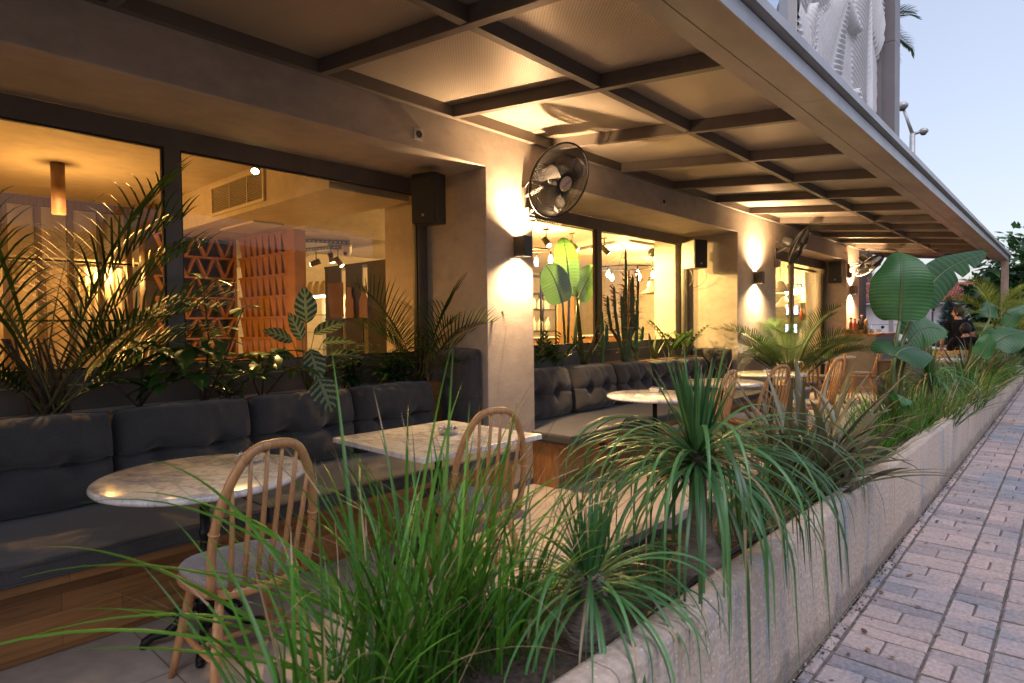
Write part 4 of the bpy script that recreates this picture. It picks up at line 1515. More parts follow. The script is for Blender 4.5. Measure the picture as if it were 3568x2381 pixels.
rc = make_rail_chair('honey coloured broad rail chair, the one in front of the seated man')
rc.location = (-1.62, 15.05, 0); rc.rotation_euler = (0, 0, rad(15))
dup(rc, (-1.74, 13.45, 0), rad(-5), 'honey coloured broad rail chair nearer than the seated man, back to the terrace', GB)
dup(rc, (-1.80, 11.9, 0), rad(8), 'low honey wood chair behind the small ponytail palm', GB)
dup(rc, (-2.0, 16.9, 0), rad(170), 'honey wood chair across the far table beyond the seated man', GB)
MT['whitetop'] = simple('pale_tabletop', (0.50, 0.47, 0.48), (0.56, 0.53, 0.54), 4, 0.3)


def far_table(x, y, label):
    t = thing('far_table', label, 'table', (x, y, 0), 0, 'pale square tables at the terrace end')
    WM[t] = Matrix()
    m = MB(); m.box(-0.40, 0.40, -0.40, 0.40, 0.715, 0.745, ch=0.004); m.build('tabletop', 'whitetop', t)
    m = MB(); m.lathe([(0.22, 0), (0.22, 0.012), (0.04, 0.03), (0.03, 0.06), (0.03, 0.714), (0.001, 0.714)], (0, 0, 0), 16); m.build('pedestal', 'iron', t)


far_table(-1.75, 12.5, 'pale square table behind the small ponytail palm and strap leaves')
far_table(-1.68, 14.25, 'pale square table between the two honey wood chairs')
far_table(-2.25, 17.3, 'pale long table at the terrace end near the white posts')
far_table(-2.9, 17.9, 'pale table at the terrace end beside the round stool')
g = thing('stool', 'round grey upholstered stool with thin white legs at the terrace end', 'stool', (-2.55, 16.6, 0))
m = MB(); m.lathe([(0.001, 0.66), (0.15, 0.66), (0.175, 0.70), (0.175, 0.80), (0.15, 0.84), (0.001, 0.845)], (-2.55, 16.6, 0), 20); m.build('seat', 'greyweave', g)
for k in range(4):
    a = k * pi / 2 + 0.5
    m = MB(); m.tube([(-2.55 + 0.13 * cos(a), 16.6 + 0.13 * sin(a), 0.66), (-2.55 + 0.22 * cos(a), 16.6 + 0.22 * sin(a), 0)], 0.012, 8); m.build('leg', 'whiteplastic', g)
# woven armchair
MT['wicker'] = simple('brown_wicker', (0.085, 0.055, 0.042), (0.16, 0.11, 0.085), 120, 0.7, bs=0.8, bscale=220, bdist=0.006)
g = thing('wicker_armchair', 'brown woven armchair with its back to the paddle leaf plant', 'armchair', (-1.72, 9.5, 0))
m = MB()


def wk(u, v):
    a = (u - 0.5) * 2
    return V((-1.60 + 0.31 * a, 9.22 + 0.10 * a * a + 0.07 * (1 - v), 0.42 + 0.45 * v - 0.02 * a ** 4))


m.grid(wk, 24, 16); m.grid(lambda u, v: wk(1 - u, v) + V((0, 0.035, 0)), 24, 16)
m.tube([wk(0, 0) + V((0, 0.017, 0))] + [wk(0, k / 6) + V((0, 0.017, 0)) for k in range(1, 6)] + [wk(k / 12, 1) + V((0, 0.017, 0)) for k in range(13)] + [wk(1, 1 - k / 6) + V((0, 0.017, 0)) for k in range(1, 7)], 0.024, 8)
m.build('backrest', 'wicker', g)
m = MB(); m.box(-1.9, -1.30, 9.27, 9.83, 0.30, 0.42, ch=0.03); m.build('seat', 'wicker', g)
for sx in (-1.9, -1.30):
    m = MB(); m.tube([(sx, 9.33, 0.40), (sx, 9.31, 0.64), (sx, 9.5, 0.66), (sx, 9.8, 0.62), (sx, 9.82, 0.02)], 0.026, 8); m.build('arm', 'wicker', g)
    m = MB(); m.tube([(sx, 9.31, 0.4), (sx, 9.28, 0.0)], 0.022, 8); m.build('leg', 'wicker', g)
# ================================================================== PLANTS
MT['grassA'] = leafmat('grass_blade', (0.030, 0.125, 0.012), (0.085, 0.23, 0.022), tone=0.55, trans=0.35, rough=0.4, scale=3)
MT['grassB'] = leafmat('grass_dark_blade', (0.035, 0.105, 0.022), (0.075, 0.17, 0.04), tone=0.5, trans=0.3, scale=3)
MT['pony'] = leafmat('strap_leaf', (0.030, 0.105, 0.032), (0.085, 0.195, 0.062), tone=0.6, trans=0.25, rough=0.36, scale=4)
MT['sword'] = leafmat('sword_leaf', (0.085, 0.092, 0.042), (0.175, 0.150, 0.090), tone=0.45, trans=0.18, rough=0.38, scale=5)
MT['palmleaf'] = leafmat('palm_leaflet', (0.020, 0.050, 0.012), (0.05, 0.095, 0.02), tone=0.45, spec=0.25, trans=0.2, scale=6)
MT['palmyellow'] = leafmat('palm_leaflet_pale', (0.18, 0.24, 0.03), (0.30, 0.33, 0.06), tone=0.35, trans=0.35, scale=6)
MT['rachis'] = leafmat('palm_stalk', (0.075, 0.09, 0.025), (0.13, 0.12, 0.04), tone=0.3, trans=0.05, scale=8)
MT['broad'] = leafmat('broad_leaf', (0.026, 0.075, 0.018), (0.055, 0.125, 0.028), tone=0.4, trans=0.2, rough=0.33, scale=12)
MT['paddle'] = leafmat('paddle_leaf', (0.030, 0.11, 0.034), (0.05, 0.155, 0.045), tone=0.5, trans=0.35, rough=0.42, scale=5)
MT['paddle_in'] = leafmat('paddle_leaf_inner', (0.05, 0.12, 0.03), (0.08, 0.16, 0.04), tone=0.4, trans=0.4, rough=0.36, scale=5)
MT['petiole'] = leafmat('petiole', (0.055, 0.095, 0.028), (0.10, 0.13, 0.04), tone=0.2, trans=0.02, scale=8)
MT['bark'] = simple('trunk_bark', (0.10, 0.075, 0.06), (0.24, 0.185, 0.15), 14, 0.9, bs=0.8, bscale=40, stretch=(1, 1, 4), bdist=0.01)
MT['darkstem'] = simple('dark_stem', (0.05, 0.03, 0.018), (0.09, 0.055, 0.03), 20, 0.8)
MT['strawleaf'] = leafmat('dry_blade', (0.26, 0.19, 0.10), (0.34, 0.26, 0.15), tone=0.3, trans=0.2, scale=6)
MT['redleaf'] = leafmat('red_leaflet', (0.30, 0.03, 0.012), (0.42, 0.08, 0.022), tone=0.4, trans=0.3, scale=10)
MT['cactus'] = leafmat('cactus_skin', (0.05, 0.095, 0.030), (0.10, 0.15, 0.045), tone=0.2, trans=0.0, rough=0.5, scale=14)
MT['cactus_bright'] = leafmat('cactus_skin_light', (0.06, 0.13, 0.03), (0.10, 0.18, 0.045), tone=0.2, trans=0.05, rough=0.45, scale=14)
MT['striped'] = striped_leaf()


def bladeM(mb, base, az, elev, L, w, droop, n=8, fold=0.25, mi=0, tone=0.5, twist=0.0, pw=1.5, bend=0.0, w0=0.55, tipdrop=0.0, dry=0):
    p = V(base)
    e = elev
    st = L / n
    vs = []
    for i in range(n + 1):
        t = i / n
        d = V((cos(az) * cos(e), sin(az) * cos(e), sin(e)))
        side = V((-sin(az), cos(az), 0))
        nr = side.cross(d)
        if twist:
            a = twist * t
            side, nr = side * cos(a) + nr * sin(a), nr * cos(a) - side * sin(a)
        ww = w * (w0 + (1 - w0) * min(1, t * 4)) * (1 - t ** pw) ** 0.8 * 0.5
        if i == n: ww = w * 0.02
        vs += [p - side * ww + nr * (ww * fold), p, p + side * ww + nr * (ww * fold)]
        p = p + d * st
        e -= droop * st * (0.35 + 1.6 * t + tipdrop * max(0, t - 0.6))
        e = max(e, -pi / 2 + 0.06)
        az += bend * st
    fs = []
    for i in range(n):
        o = i * 3
        fs += [(o, o + 1, o + 4, o + 3), (o + 1, o + 2, o + 5, o + 4)]
    if dry:
        k = 2 * dry
        mb.add(vs, fs[:-k], mi, True, tone)
        mb.add(vs, fs[-k:], 1, True, tone)
    else: mb.add(vs, fs, mi, True, tone)


def frond(mb, base, az, elev, L, droop, nl, ll, lw, up_ang=0.9, lf_droop=1.2, mi=0, mr=1, tone=0.5, start=0.28, vshape=0.35, rs=RN, rr0=0.006, nb=5):
    """feather palm frond: stalk tube plus leaflets in two ranks"""
    N = 16
    p = V(base); e = elev; st = L / N
    P = []; D = []
    for i in range(N + 1):
        d = V((cos(az) * cos(e), sin(az) * cos(e), sin(e)))
        P.append(p.copy()); D.append(d)
        p = p + d * st
        e -= droop * st * (0.3 + 1.5 * (i / N))
    mb.tube(P, [rr0 * (1 - 0.85 * i / N) for i in range(N + 1)], 6, mr, tone=tone)
    for k in range(nl):
        t = start + (1 - start) * (k + 0.5) / nl
        x = t * N
        i = min(int(x), N - 1)
        q = P[i].lerp(P[i + 1], x - i)
        d = D[i]
        side = V((-sin(az), cos(az), 0))
        nr = side.cross(d).normalized() * -1
        if nr.z < 0: nr = -nr
        s = (t - start) / (1 - start)
        l_ = ll * (0.55 + 0.9 * math.sin(pi * min(1, s * 0.8 + 0.14))) * (1 if s < 0.85 else 0.75) * rs.uniform(0.88, 1.08) * 0.72
        fwd = up_ang * (0.75 + 0.5 * s)
        for sg in (-1, 1):
            dv = (side * sg * cos(fwd) + d * sin(fwd) + nr * vshape).normalized()
            a2 = math.atan2(dv.y, dv.x); e2 = math.asin(max(-1, min(1, dv.z)))
            bladeM(mb, q, a2, e2, l_, lw, lf_droop * rs.uniform(0.7, 1.3), nb, 0.35, mi, tone + rs.uniform(-0.2, 0.2), pw=2.2, w0=0.35)


def ovleaf(mb, base, d, nrm, L, w, droop=0.6, mi=0, tone=0.5, n=7, cup=0.15, shape=0.75, stripes=0, wav=0.0):
    """ovate leaf with a folded midrib; stripes>0 paints dark/light bars into 'tone'"""
    d = V(d).normalized()
    nrm = V(nrm)
    side = d.cross(nrm)
    if side.length < 1e-4: side = d.orthogonal()
    side.normalize()
    nrm = side.cross(d)
    p = V(base)
    m = 3 if not stripes else 11
    if stripes: n = stripes * 6
    vs = []; tn = []
    for i in range(n + 1):
        t = i / n
        ww = w * 0.5 * (sin(pi * min(1, t ** shape)) ** 0.85 + 0.02)
        for j in range(-m, m + 1):
            q = j / m
            h = cup * ww * abs(q) ** 1.3 + wav * w * sin(t * 14 + q * 2) * abs(q)
            vs.append(p + side * (ww * q) + nrm * h)
            if stripes:
                ph = t * stripes - abs(q) * 1.15
                bar = 1.0 if (ph % 1.0) < 0.42 else 0.0
                if abs(q) < 0.12: bar = 0.9
                tn.append(bar * (0.8 + 0.2 * tone))
            else: tn.append(tone)
        p = p + d * (L / n)
        a = -droop * L / n * 3
        R_ = Matrix.Rotation(a, 3, side)
        d = R_ @ d; nrm = R_ @ nrm
    W_ = 2 * m + 1
    fs = [(i * W_ + j, i * W_ + j + 1, (i + 1) * W_ + j + 1, (i + 1) * W_ + j) for i in range(n) for j in range(2 * m)]
    mb.add(vs, fs, mi, True, tn)


# ------------------------------------------------------------------ grass clumps in the street planter
def grass(c, rx, ry, n, L, w, label, mat='grassA', seed=1, lean=(0.75, 1.45), droop=(0.5, 2.2), cat='grass clump', group='grassy clumps in the street planter', dry=0.05, az_bias=None):
    rs = random.Random(seed)
    mb = MB()
    z = ptop(c[1]) - 0.08
    for i in range(n):
        a = rs.uniform(0, 2 * pi)
        q = math.sqrt(rs.random())
        x, y = c[0] + rx * q * cos(a), c[1] + ry * q * sin(a)
        az = rs.gauss(a, 0.7)
        if az_bias and rs.random() < az_bias[1]: az = az_bias[0] + rs.gauss(0, 0.6)
        el = rs.uniform(*lean)
        l_ = L * rs.uniform(0.5, 1.08)
        bladeM(mb, (x, y, z), az, el, l_, w * rs.uniform(0.6, 1.15), rs.uniform(*droop), 9, 0.3, 1 if rs.random() < dry else 0, rs.uniform(0.1, 0.95), rs.uniform(-0.8, 0.8), 1.6, rs.uniform(-0.3, 0.3))
    o = mb.build('grass_clump', [mat, 'strawleaf'])
    tag(o, label, cat, group)
    return mb, o


rs = random.Random(3)
# big clump right by the camera; a few long blades reach over the terrace
mb = MB()
for cx, cy, rx, ry, n, L in ((-1.24, 0.98, 0.12, 0.16, 150, 0.78), (-1.18, 1.22, 0.10, 0.14, 100, 0.60), (-1.2, 0.72, 0.13, 0.14, 85, 0.60)):
    for i in range(n):
        a = rs.uniform(0, 2 * pi); q = math.sqrt(rs.random())
        x, y = cx + rx * q * cos(a), cy + ry * q * sin(a)
        az = rs.gauss(a, 0.8)
        el = min(1.5, abs(rs.gauss(1.22, 0.22)))
        bladeM(mb, (x, y, 0.475), az, el, L * rs.uniform(0.4, 1.08), rs.uniform(0.008, 0.0155), rs.uniform(0.25, 1.9), 10, 0.3, 1 if rs.random() < 0.06 else 0, rs.uniform(0.0, 1), rs.uniform(-1, 1), 1.5, rs.uniform(-0.5, 0.5), dry=rs.choice((0, 0, 0, 1, 2)))
for az, el, L, dr, b in ((3.75, 0.78, 1.05, 0.85, 0.0), (3.95, 0.62, 1.05, 0.80, 0.1), (3.6, 0.52, 1.1, 0.6, 0.0), (4.1, 0.45, 0.95, 0.75, 0), (3.85, 0.34, 0.95, 0.45, -0.1), (3.5, 0.36, 0.95, 0.5, 0.1), (4.2, 0.25, 0.85, 0.35, 0), (3.7, 0.2, 0.9, 0.3, 0.2),
                         (4.35, 0.7, 0.95, 1.1, 0), (3.4, 0.9, 1.0, 0.9, 0), (4.0, 1.0, 0.95, 1.2, 0), (3.2, 0.6, 1.0, 0.8, 0.1), (4.4, 0.4, 0.9, 0.8, 0), (3.3, 0.22, 0.9, 0.3, 0),
                         (2.55, 0.62, 1.05, 0.55, 0.0), (2.75, 0.66, 1.0, 0.62, 0.05), (2.95, 0.42, 0.95, 0.55, 0.1), (3.05, 0.30, 0.92, 0.45, -0.1), (2.6, 0.36, 0.85, 0.5, 0.2), (2.3, 0.6, 0.95, 0.7, 0),
                         (3.3, 0.25, 0.8, 0.3, 0.1), (2.45, 0.95, 1.0, 0.7, 0), (2.1, 1.1, 0.95, 0.6, 0), (1.95, 1.25, 0.95, 0.25, 0), (2.75, 1.2, 0.98, 0.3, 0), (1.6, 1.15, 0.9, 0.5, 0), (1.2, 0.9, 0.9, 1.0, 0), (0.9, 0.85, 0.8, 1.3, 0), (2.2, 1.32, 0.92, 0.15, 0)):
    bladeM(mb, (-1.26 + rs.uniform(-0.08, 0.08), 0.95 + rs.uniform(-0.12, 0.12), 0.48), az, el, L, 0.0165, dr, 14, 0.3, 0, rs.uniform(0.3, 0.9), 0.4, 1.7, b)
# fine broken straws
for i in range(26):
    bladeM(mb, (-1.22 + rs.uniform(-0.15, 0.15), 0.95 + rs.uniform(-0.2, 0.2), 0.5), rs.uniform(0, 6.28), rs.uniform(0.4, 1.3), rs.uniform(0.3, 0.7), 0.004, rs.uniform(0.8, 2.6), 10, 0.2, 1, 0.6)
tag(mb.build('grass_clump', ['grassA', 'strawleaf']), 'tall bright green grass clump with long blades reaching over the nearest chair', 'grass clump', 'grassy clumps in the street planter')


# ------------------------------------------------------------------ ponytail palms
def pony(c, h, L, n, w, label, bulb=0.12, seed=1, tuft=0.30, lean=(0, 0), emin=-0.5):
    rs = random.Random(seed)
    z0 = ptop(c[1]) - 0.09
    t = thing('ponytail_palm', label, 'ponytail palm', (c[0], c[1], z0), 0, 'ponytail palms in the street planter')
    m = MB()
    N = 14
    for_pts = []
    rr_ = []
    for i in range(N + 1):
        s = i / N
        for_pts.append(V((c[0] + lean[0] * s, c[1] + lean[1] * s, z0 - 0.03 + (h + 0.03) * s)))
        rr_.append(0.030 + (bulb - 0.030) * math.exp(-((max(0, s * h - 0.05)) / 0.10) ** 1.6) * (0.75 + 0.25 * min(1, s * 12)))
    m.tube(for_pts, rr_, 18)
    m.build('trunk', 'bark', t)
    m = MB()
    top = for_pts[-1]
    for i in range(n):
        f = i / n
        # outermost leaves droop first, inner ones stand up
        el = -0.25 + 1.3 * f + rs.uniform(-0.15, 0.15) if f < 0.72 else rs.uniform(1.12, 1.52)
        el = max(el, emin)
        az = i * 2.39996 + rs.uniform(-0.2, 0.2)
        if f >= 0.72:
            l_ = tuft * rs.uniform(0.75, 1.15); dr = rs.uniform(0.0, 0.8)
        else:
            l_ = L * rs.uniform(0.72, 1.12); dr = rs.uniform(3.2, 5.6) * (0.62 / L) ** 0.5
        b = top + V((cos(az) * 0.024, sin(az) * 0.024, -0.06 + 0.085 * f))
        bladeM(m, b, az, min(el, 1.5), l_, w * rs.uniform(0.75, 1.15), dr, 15, 0.3, 0 if rs.random() > 0.03 else 1, rs.uniform(0.1, 0.95), rs.uniform(-0.7, 0.7), 2.2 if el < 1.2 else 2.8, rs.uniform(-0.5, 0.5), w0=0.9, dry=rs.choice((0, 0, 0, 1, 2, 3)))
    m.build('crown', ['pony', 'strawleaf'], t)
    return t


pony((-1.0, 2.11), 0.47, 0.80, 230, 0.0155, 'large ponytail palm with long strap leaves hanging over the concrete wall', 0.125, 4, 0.34, (-0.02, 0.02))
pony((-1.06, 1.50), 0.19, 0.52, 130, 0.0125, 'small squat ponytail palm between the grass and the larger one', 0.10, 8, 0.24, (0, 0), 0.15)
pony((-1.12, 7.75), 0.40, 0.62, 120, 0.020, 'ponytail palm farther along the planter in front of the honey wood chairs', 0.09, 12, 0.34)


# ------------------------------------------------------------------ sword leaved flax
def flax(c, n, L, w, label, seed, tall=()):
    rs = random.Random(seed)
    mb = MB()
    z = ptop(c[1]) - 0.08
    for i in range(n):
        az = rs.uniform(0, 2 * pi)
        el = min(1.5, abs(rs.gauss(1.02, 0.26)))
        b = (c[0] + 0.10 * rs.gauss(0, 0.55), c[1] + 0.19 * rs.gauss(0, 0.6), z)
        l_ = L * rs.uniform(0.55, 1.1)
        bladeM(mb, b, az, el, l_, w * rs.uniform(0.6, 1.15), rs.uniform(0.2, 1.1) if rs.random() < 0.7 else rs.uniform(1.5, 2.6), 12, 0.45, 0, rs.uniform(0.1, 0.95), rs.uniform(-0.7, 0.7), 2.4, rs.uniform(-0.3, 0.3), 0.6, tipdrop=rs.choice((0, 0, 4)))
    for az, el, l_, ww, dr in tall:
        bladeM(mb, (c[0], c[1], z), az, el, l_, ww, dr, 14, 0.45, 0, rs.uniform(0.3, 0.9), 0.3, 2.6, 0, 0.6)
    for i in range(30):
        bladeM(mb, (c[0] + rs.gauss(0, 0.1), c[1] + rs.gauss(0, 0.14), z), rs.uniform(0, 6.28), rs.uniform(0.1, 0.8), rs.uniform(0.15, 0.35), 0.008, rs.uniform(1, 4), 8, 0.2, 1, 0.4)
    o = mb.build('flax_plant', ['sword', 'strawleaf'])
    tag(o, label, 'flax plant', 'bronze sword leaved plants in the street planter')


flax((-1.04, 3.50), 120, 0.76, 0.050, 'bronze sword leaved flax clump between the ponytail palm and the paddle leaves', 6,
     ((2.2, 1.30, 0.78, 0.055, 0.05), (2.6, 1.15, 0.75, 0.05, 0.2), (0.9, 0.95, 0.95, 0.045, 0.35), (1.2, 1.15, 0.8, 0.05, 0.2), (0.35, 0.45, 0.85, 0.035, 0.9), (0.1, 0.55, 0.8, 0.03, 1.0), (-0.4, 0.7, 0.7, 0.034, 1.6), (0.6, 0.42, 0.75, 0.036, 0.7)))
flax((-1.06, 10.6), 110, 0.8, 0.055, 'bronze sword leaved clump at the distant end of the planter', 16,
     ((0.9, 1.0, 0.8, 0.05, 0.4), (0.3, 0.7, 0.8, 0.045, 0.8), (2.2, 1.1, 0.7, 0.05, 0.3)))

grass((-1.08, 2.75), 0.16, 0.3, 90, 0.50, 0.010, 'dark thin grass tuft under the ponytail palm and the flax', 'grassB', 21)
grass((-1.10, 4.75), 0.22, 0.42, 200, 0.46, 0.012, 'bright green low grass clump under the big paddle leaves', 'grassA', 22)
grass((-1.10, 5.9), 0.22, 0.5, 230, 0.55, 0.012, 'bright green grass clump around the paddle leaf stalks', 'grassA', 23)
grass((-1.04, 7.0), 0.26, 0.5, 300, 0.50, 0.014, 'green grass clump spilling over the wall before the small ponytail palm', 'grassB', 24, dry=0.12)
grass((-0.98, 8.7), 0.24, 0.6, 330, 0.58, 0.016, 'drooping grass clump over the wall past the small ponytail palm', 'grassB', 25, dry=0.2)
grass((-1.02, 9.9), 0.28, 0.6, 280, 0.68, 0.017, 'green grass clump beside the distant bronze flax', 'grassA', 26, dry=0.1)
grass((-1.04, 11.9), 0.28, 0.8, 300, 0.75, 0.018, 'grass clump beyond the distant bronze flax', 'grassA', 27)
grass((-1.04, 13.8), 0.28, 1.0, 300, 0.75, 0.02, 'last grass clump at the end of the planter near the canopy post', 'grassB', 28)
# fallen leaf litter on the soil and paving
lm = MB()
for i in range(260):
    if rs.random() < 0.55: x, y = -1.13 + rs.uniform(-0.2, 0.2), rs.uniform(1, 13); z = ptop(y) - 0.055
    else: x, y, z = -0.78 + abs(rs.gauss(0, 0.25)), rs.uniform(1.5, 12), 0.006
    ovleaf(lm, (x, y, z), (rs.uniform(-1, 1), rs.uniform(-1, 1), 0.05), (0, 0, 1), rs.uniform(0.02, 0.06), rs.uniform(0.008, 0.02), rs.uniform(-2, 3), 0, rs.random(), 4)
MT['litter'] = leafmat('dry_leaf', (0.11, 0.06, 0.03), (0.22, 0.13, 0.07), tone=0.5, trans=0.1, scale=20)
tag(lm.build('leaf_litter', 'litter'), 'dry brown leaf litter scattered on the planter soil and paving edge', 'leaf litter', kind='stuff')


# ------------------------------------------------------------------ paddle leaf plants
def paddle(mb, path, wid, nrm, mi=0, tone=0.5, tears=(), wav=0.010, nt=64, fold=0.10, shape=0.6, ridge=34):
    """big banana like blade along the midrib path; tears=[(t, side, depth)]"""
    path = [V(p) for p in path]
    nrm = V(nrm).normalized()

    def at(t):
        x = t * (len(path) - 1)
        i = min(int(x), len(path) - 2)
        a = path[max(i - 1, 0)]; b = path[i]; c = path[i + 1]; d = path[min(i + 2, len(path) - 1)]
        f = x - i
        return 0.5 * ((2 * b) + (c - a) * f + (2 * a - 5 * b + 4 * c - d) * f * f + (3 * b - a - 3 * c + d) * f ** 3)
    m = 9
    for sg in (-1, 1):
        vs = []; tn = []
        for i in range(nt + 1):
            t = i / nt
            p = at(t); dd = (at(min(1, t + 0.01)) - at(max(0, t - 0.01))).normalized()
            side = dd.cross(nrm).normalized(); nn = side.cross(dd)
            ww = wid * 0.5 * (sin(pi * min(1, (t * 0.97 + 0.03) ** shape))) ** 0.55
            for ts, ss, dep in tears:
                if ss == sg:
                    ww *= 1 - dep * math.exp(-((t - ts) / 0.016) ** 2)
            for j in range(m + 1):
                q = j / m
                h = fold * ww * q - 0.26 * ww * q * q + wav * sin(t * ridge * 2 * pi * 0.5 + q * 1.5) * q * (1 - 0.3 * q) + 0.02 * sin(t * 9 + sg * 2) * q * q
                back = -0.10 * ww * q * q
                vs.append(p + side * (sg * ww * q) + nn * h + dd * (0.10 * ww * q + back))
                tn.append(tone + 0.30 * sin(t * ridge * pi + q * 1.5) - (0.12 if j == 0 else 0))
        W_ = m + 1
        fs = [(i * W_ + j, i * W_ + j + 1, (i + 1) * W_ + j + 1, (i + 1) * W_ + j) if sg > 0 else (i * W_ + j + 1, i * W_ + j, (i + 1) * W_ + j, (i + 1) * W_ + j + 1) for i in range(nt) for j in range(m)]
        mb.add(vs, fs, mi, True, tn)
    return at


def stalk(mb, pts, r0, r1, mi=0):
    n = len(pts) - 1
    mb.tube(pts, [r0 + (r1 - r0) * i / n for i in range(n + 1)], 10, mi)


def paddle_plant(base, label, leaves, mat='paddle', group='paddle leaf plants'):
    t = thing('paddle_leaf_plant', label, 'paddle leaf plant', base, 0, group)
    for lf in leaves:
        m = MB()
        pth = [V(p) for p in lf['path']]
        paddle(m, pth, lf['w'], lf['n'], 0, lf.get('tone', 0.5), lf.get('tears', ()), lf.get('wav', 0.008), shape=lf.get('shape', 0.6), ridge=lf.get('ridge', 34))
        o = m.build('leaf', mat, t)
        m = MB()
        st = [V(q) for q in lf['stalk']] + [pth[0]]
        stalk(m, st, 0.022, 0.013)
        mid = [pth[0].lerp(pth[1], 0)] + pth[1:]
        # raised midrib on the under side of the blade
        nn = V(lf['n']).normalized()
        fine = []
        for i in range(len(pth) * 6 - 5):
            x = i / 6; k = min(int(x), len(pth) - 2); f = x - k
            a = pth[max(k - 1, 0)]; b = pth[k]; c = pth[k + 1]; d = pth[min(k + 2, len(pth) - 1)]
            fine.append(0.5 * ((2 * b) + (c - a) * f + (2 * a - 5 * b + 4 * c - d) * f * f + (3 * b - a - 3 * c + d) * f ** 3))
        m.tube(fine, [0.013 * (1 - 0.85 * i / (len(fine) - 1)) for i in range(len(fine))], 8)
        m.build('stalk', 'petiole', t)
    return t
PLANTVIEW = True
paddle_plant((-1.13, 5.97, ptop(5.97) - 0.08), 'big paddle leaf plant in the planter with two huge leaves before the red roof', [
    dict(stalk=[(-1.13, 5.97, 0.44), (-1.127, 5.985, 0.896), (-1.109, 6.011, 1.177)], path=[(-1.083, 6.043, 1.39), (-1.077, 6.054, 1.553), (-1.074, 6.063, 1.724), (-1.088, 6.123, 1.866), (-1.128, 6.226, 1.985)],
         w=0.47, n=(0.25, -0.96, 0.12), tears=((0.97, 1, 0.5),), tone=0.62, shape=0.72, wav=0.006, ridge=46),
    dict(stalk=[(-1.11, 5.99, 0.44), (-1.115, 6.0, 0.896), (-1.074, 6.112, 1.209), (-1.034, 6.222, 1.381)], path=[(-0.988, 6.338, 1.54), (-0.935, 6.458, 1.685), (-0.841, 6.684, 1.834), (-0.721, 6.932, 1.935), (-0.60, 7.25, 2.015)],
         w=0.31, n=(0.62, -0.62, 0.42), tears=((0.10, -1, 0.85), (0.23, -1, 0.9), (0.33, -1, 0.7), (0.55, 1, 0.7), (0.72, 1, 0.6)), tone=0.1, shape=0.55, wav=0.003),
    dict(stalk=[(-1.10, 6.03, 0.44), (-1.10, 6.2, 0.9), (-1.09, 6.40, 1.15)], path=[(-1.082, 6.442, 1.20), (-1.045, 6.76, 1.31), (-1.02, 7.3, 1.32), (-0.98, 7.9, 1.26)],
         w=0.36, n=(0.9, -0.1, 0.42), tears=((0.3, 1, 0.5),), tone=0.45, wav=0.008, ridge=30),
    dict(stalk=[(-1.10, 5.92, 0.44), (-1.10, 5.88, 0.92), (-1.095, 5.87, 1.02)], path=[(-1.085, 5.86, 1.09), (-1.06, 5.99, 1.145), (-1.01, 6.28, 1.15), (-0.96, 6.66, 1.09)],
         w=0.42, n=(0.45, -0.2, 0.85), tears=((0.45, -1, 0.5),), tone=0.15, wav=0.004),
    dict(stalk=[(-1.08, 5.85, 0.44), (-1.05, 5.75, 0.65)], path=[(-1.03, 5.70, 0.72), (-0.99, 5.60, 0.79), (-0.95, 5.48, 0.80), (-0.91, 5.36, 0.76)],
         w=0.16, n=(0.5, -0.3, 0.8), tone=0.7, wav=0.003)])
paddle_plant((-1.12, 9.85, ptop(9.85) - 0.08), 'paddle leaf plant at the distant planter end with a bent leaf and an upright one', [
    dict(stalk=[(-1.12, 9.85, 0.38), (-1.05, 9.9, 0.72), (-0.92, 9.99, 0.93)], path=[(-0.78, 10.08, 1.06), (-0.66, 10.2, 1.17), (-0.50, 10.4, 1.21), (-0.30, 10.62, 1.16)], w=0.46, n=(0.35, -0.45, 0.8), tears=((0.6, 1, 0.6), (0.4, -1, 0.5)), tone=0.3, wav=0.004),
    dict(stalk=[(-1.12, 9.75, 0.38), (-0.98, 9.72, 0.75), (-0.90, 9.72, 0.88)], path=[(-0.87, 9.73, 0.93), (-0.82, 9.78, 1.04), (-0.79, 9.82, 1.14), (-0.77, 9.85, 1.22)], w=0.24, n=(0.55, -0.75, 0.2), tone=0.75, wav=0.003),
    dict(stalk=[(-1.10, 9.98, 0.38), (-1.0, 10.5, 1.0), (-0.9, 11.1, 1.36)], path=[(-0.89, 11.2, 1.42), (-0.90, 11.25, 1.50), (-0.92, 11.28, 1.58), (-0.95, 11.30, 1.66)], w=0.26, n=(0.5, -0.8, 0.2), tone=0.3, wav=0.003)])
paddle_plant((-1.1, 11.6, ptop(11.6) - 0.08), 'thin paddle leaf plant beside the canopy post with narrow curved leaves', [
    dict(stalk=[(-1.1, 11.6, 0.36), (-0.9, 11.9, 0.9), (-0.78, 12.1, 1.22)], path=[(-0.77, 12.13, 1.27), (-0.70, 12.2, 1.42), (-0.63, 12.27, 1.53), (-0.5, 12.4, 1.62)], w=0.22, n=(0.4, -0.8, 0.4), tone=0.55, tears=((0.4, -1, 0.6),), wav=0.003),
    dict(stalk=[(-1.1, 11.6, 0.36), (-0.95, 11.5, 0.8)], path=[(-0.85, 11.45, 0.95), (-0.7, 11.4, 1.05), (-0.52, 11.35, 1.06), (-0.4, 11.3, 1.0)], w=0.26, n=(0.3, -0.5, 0.8), tone=0.4, wav=0.003)])


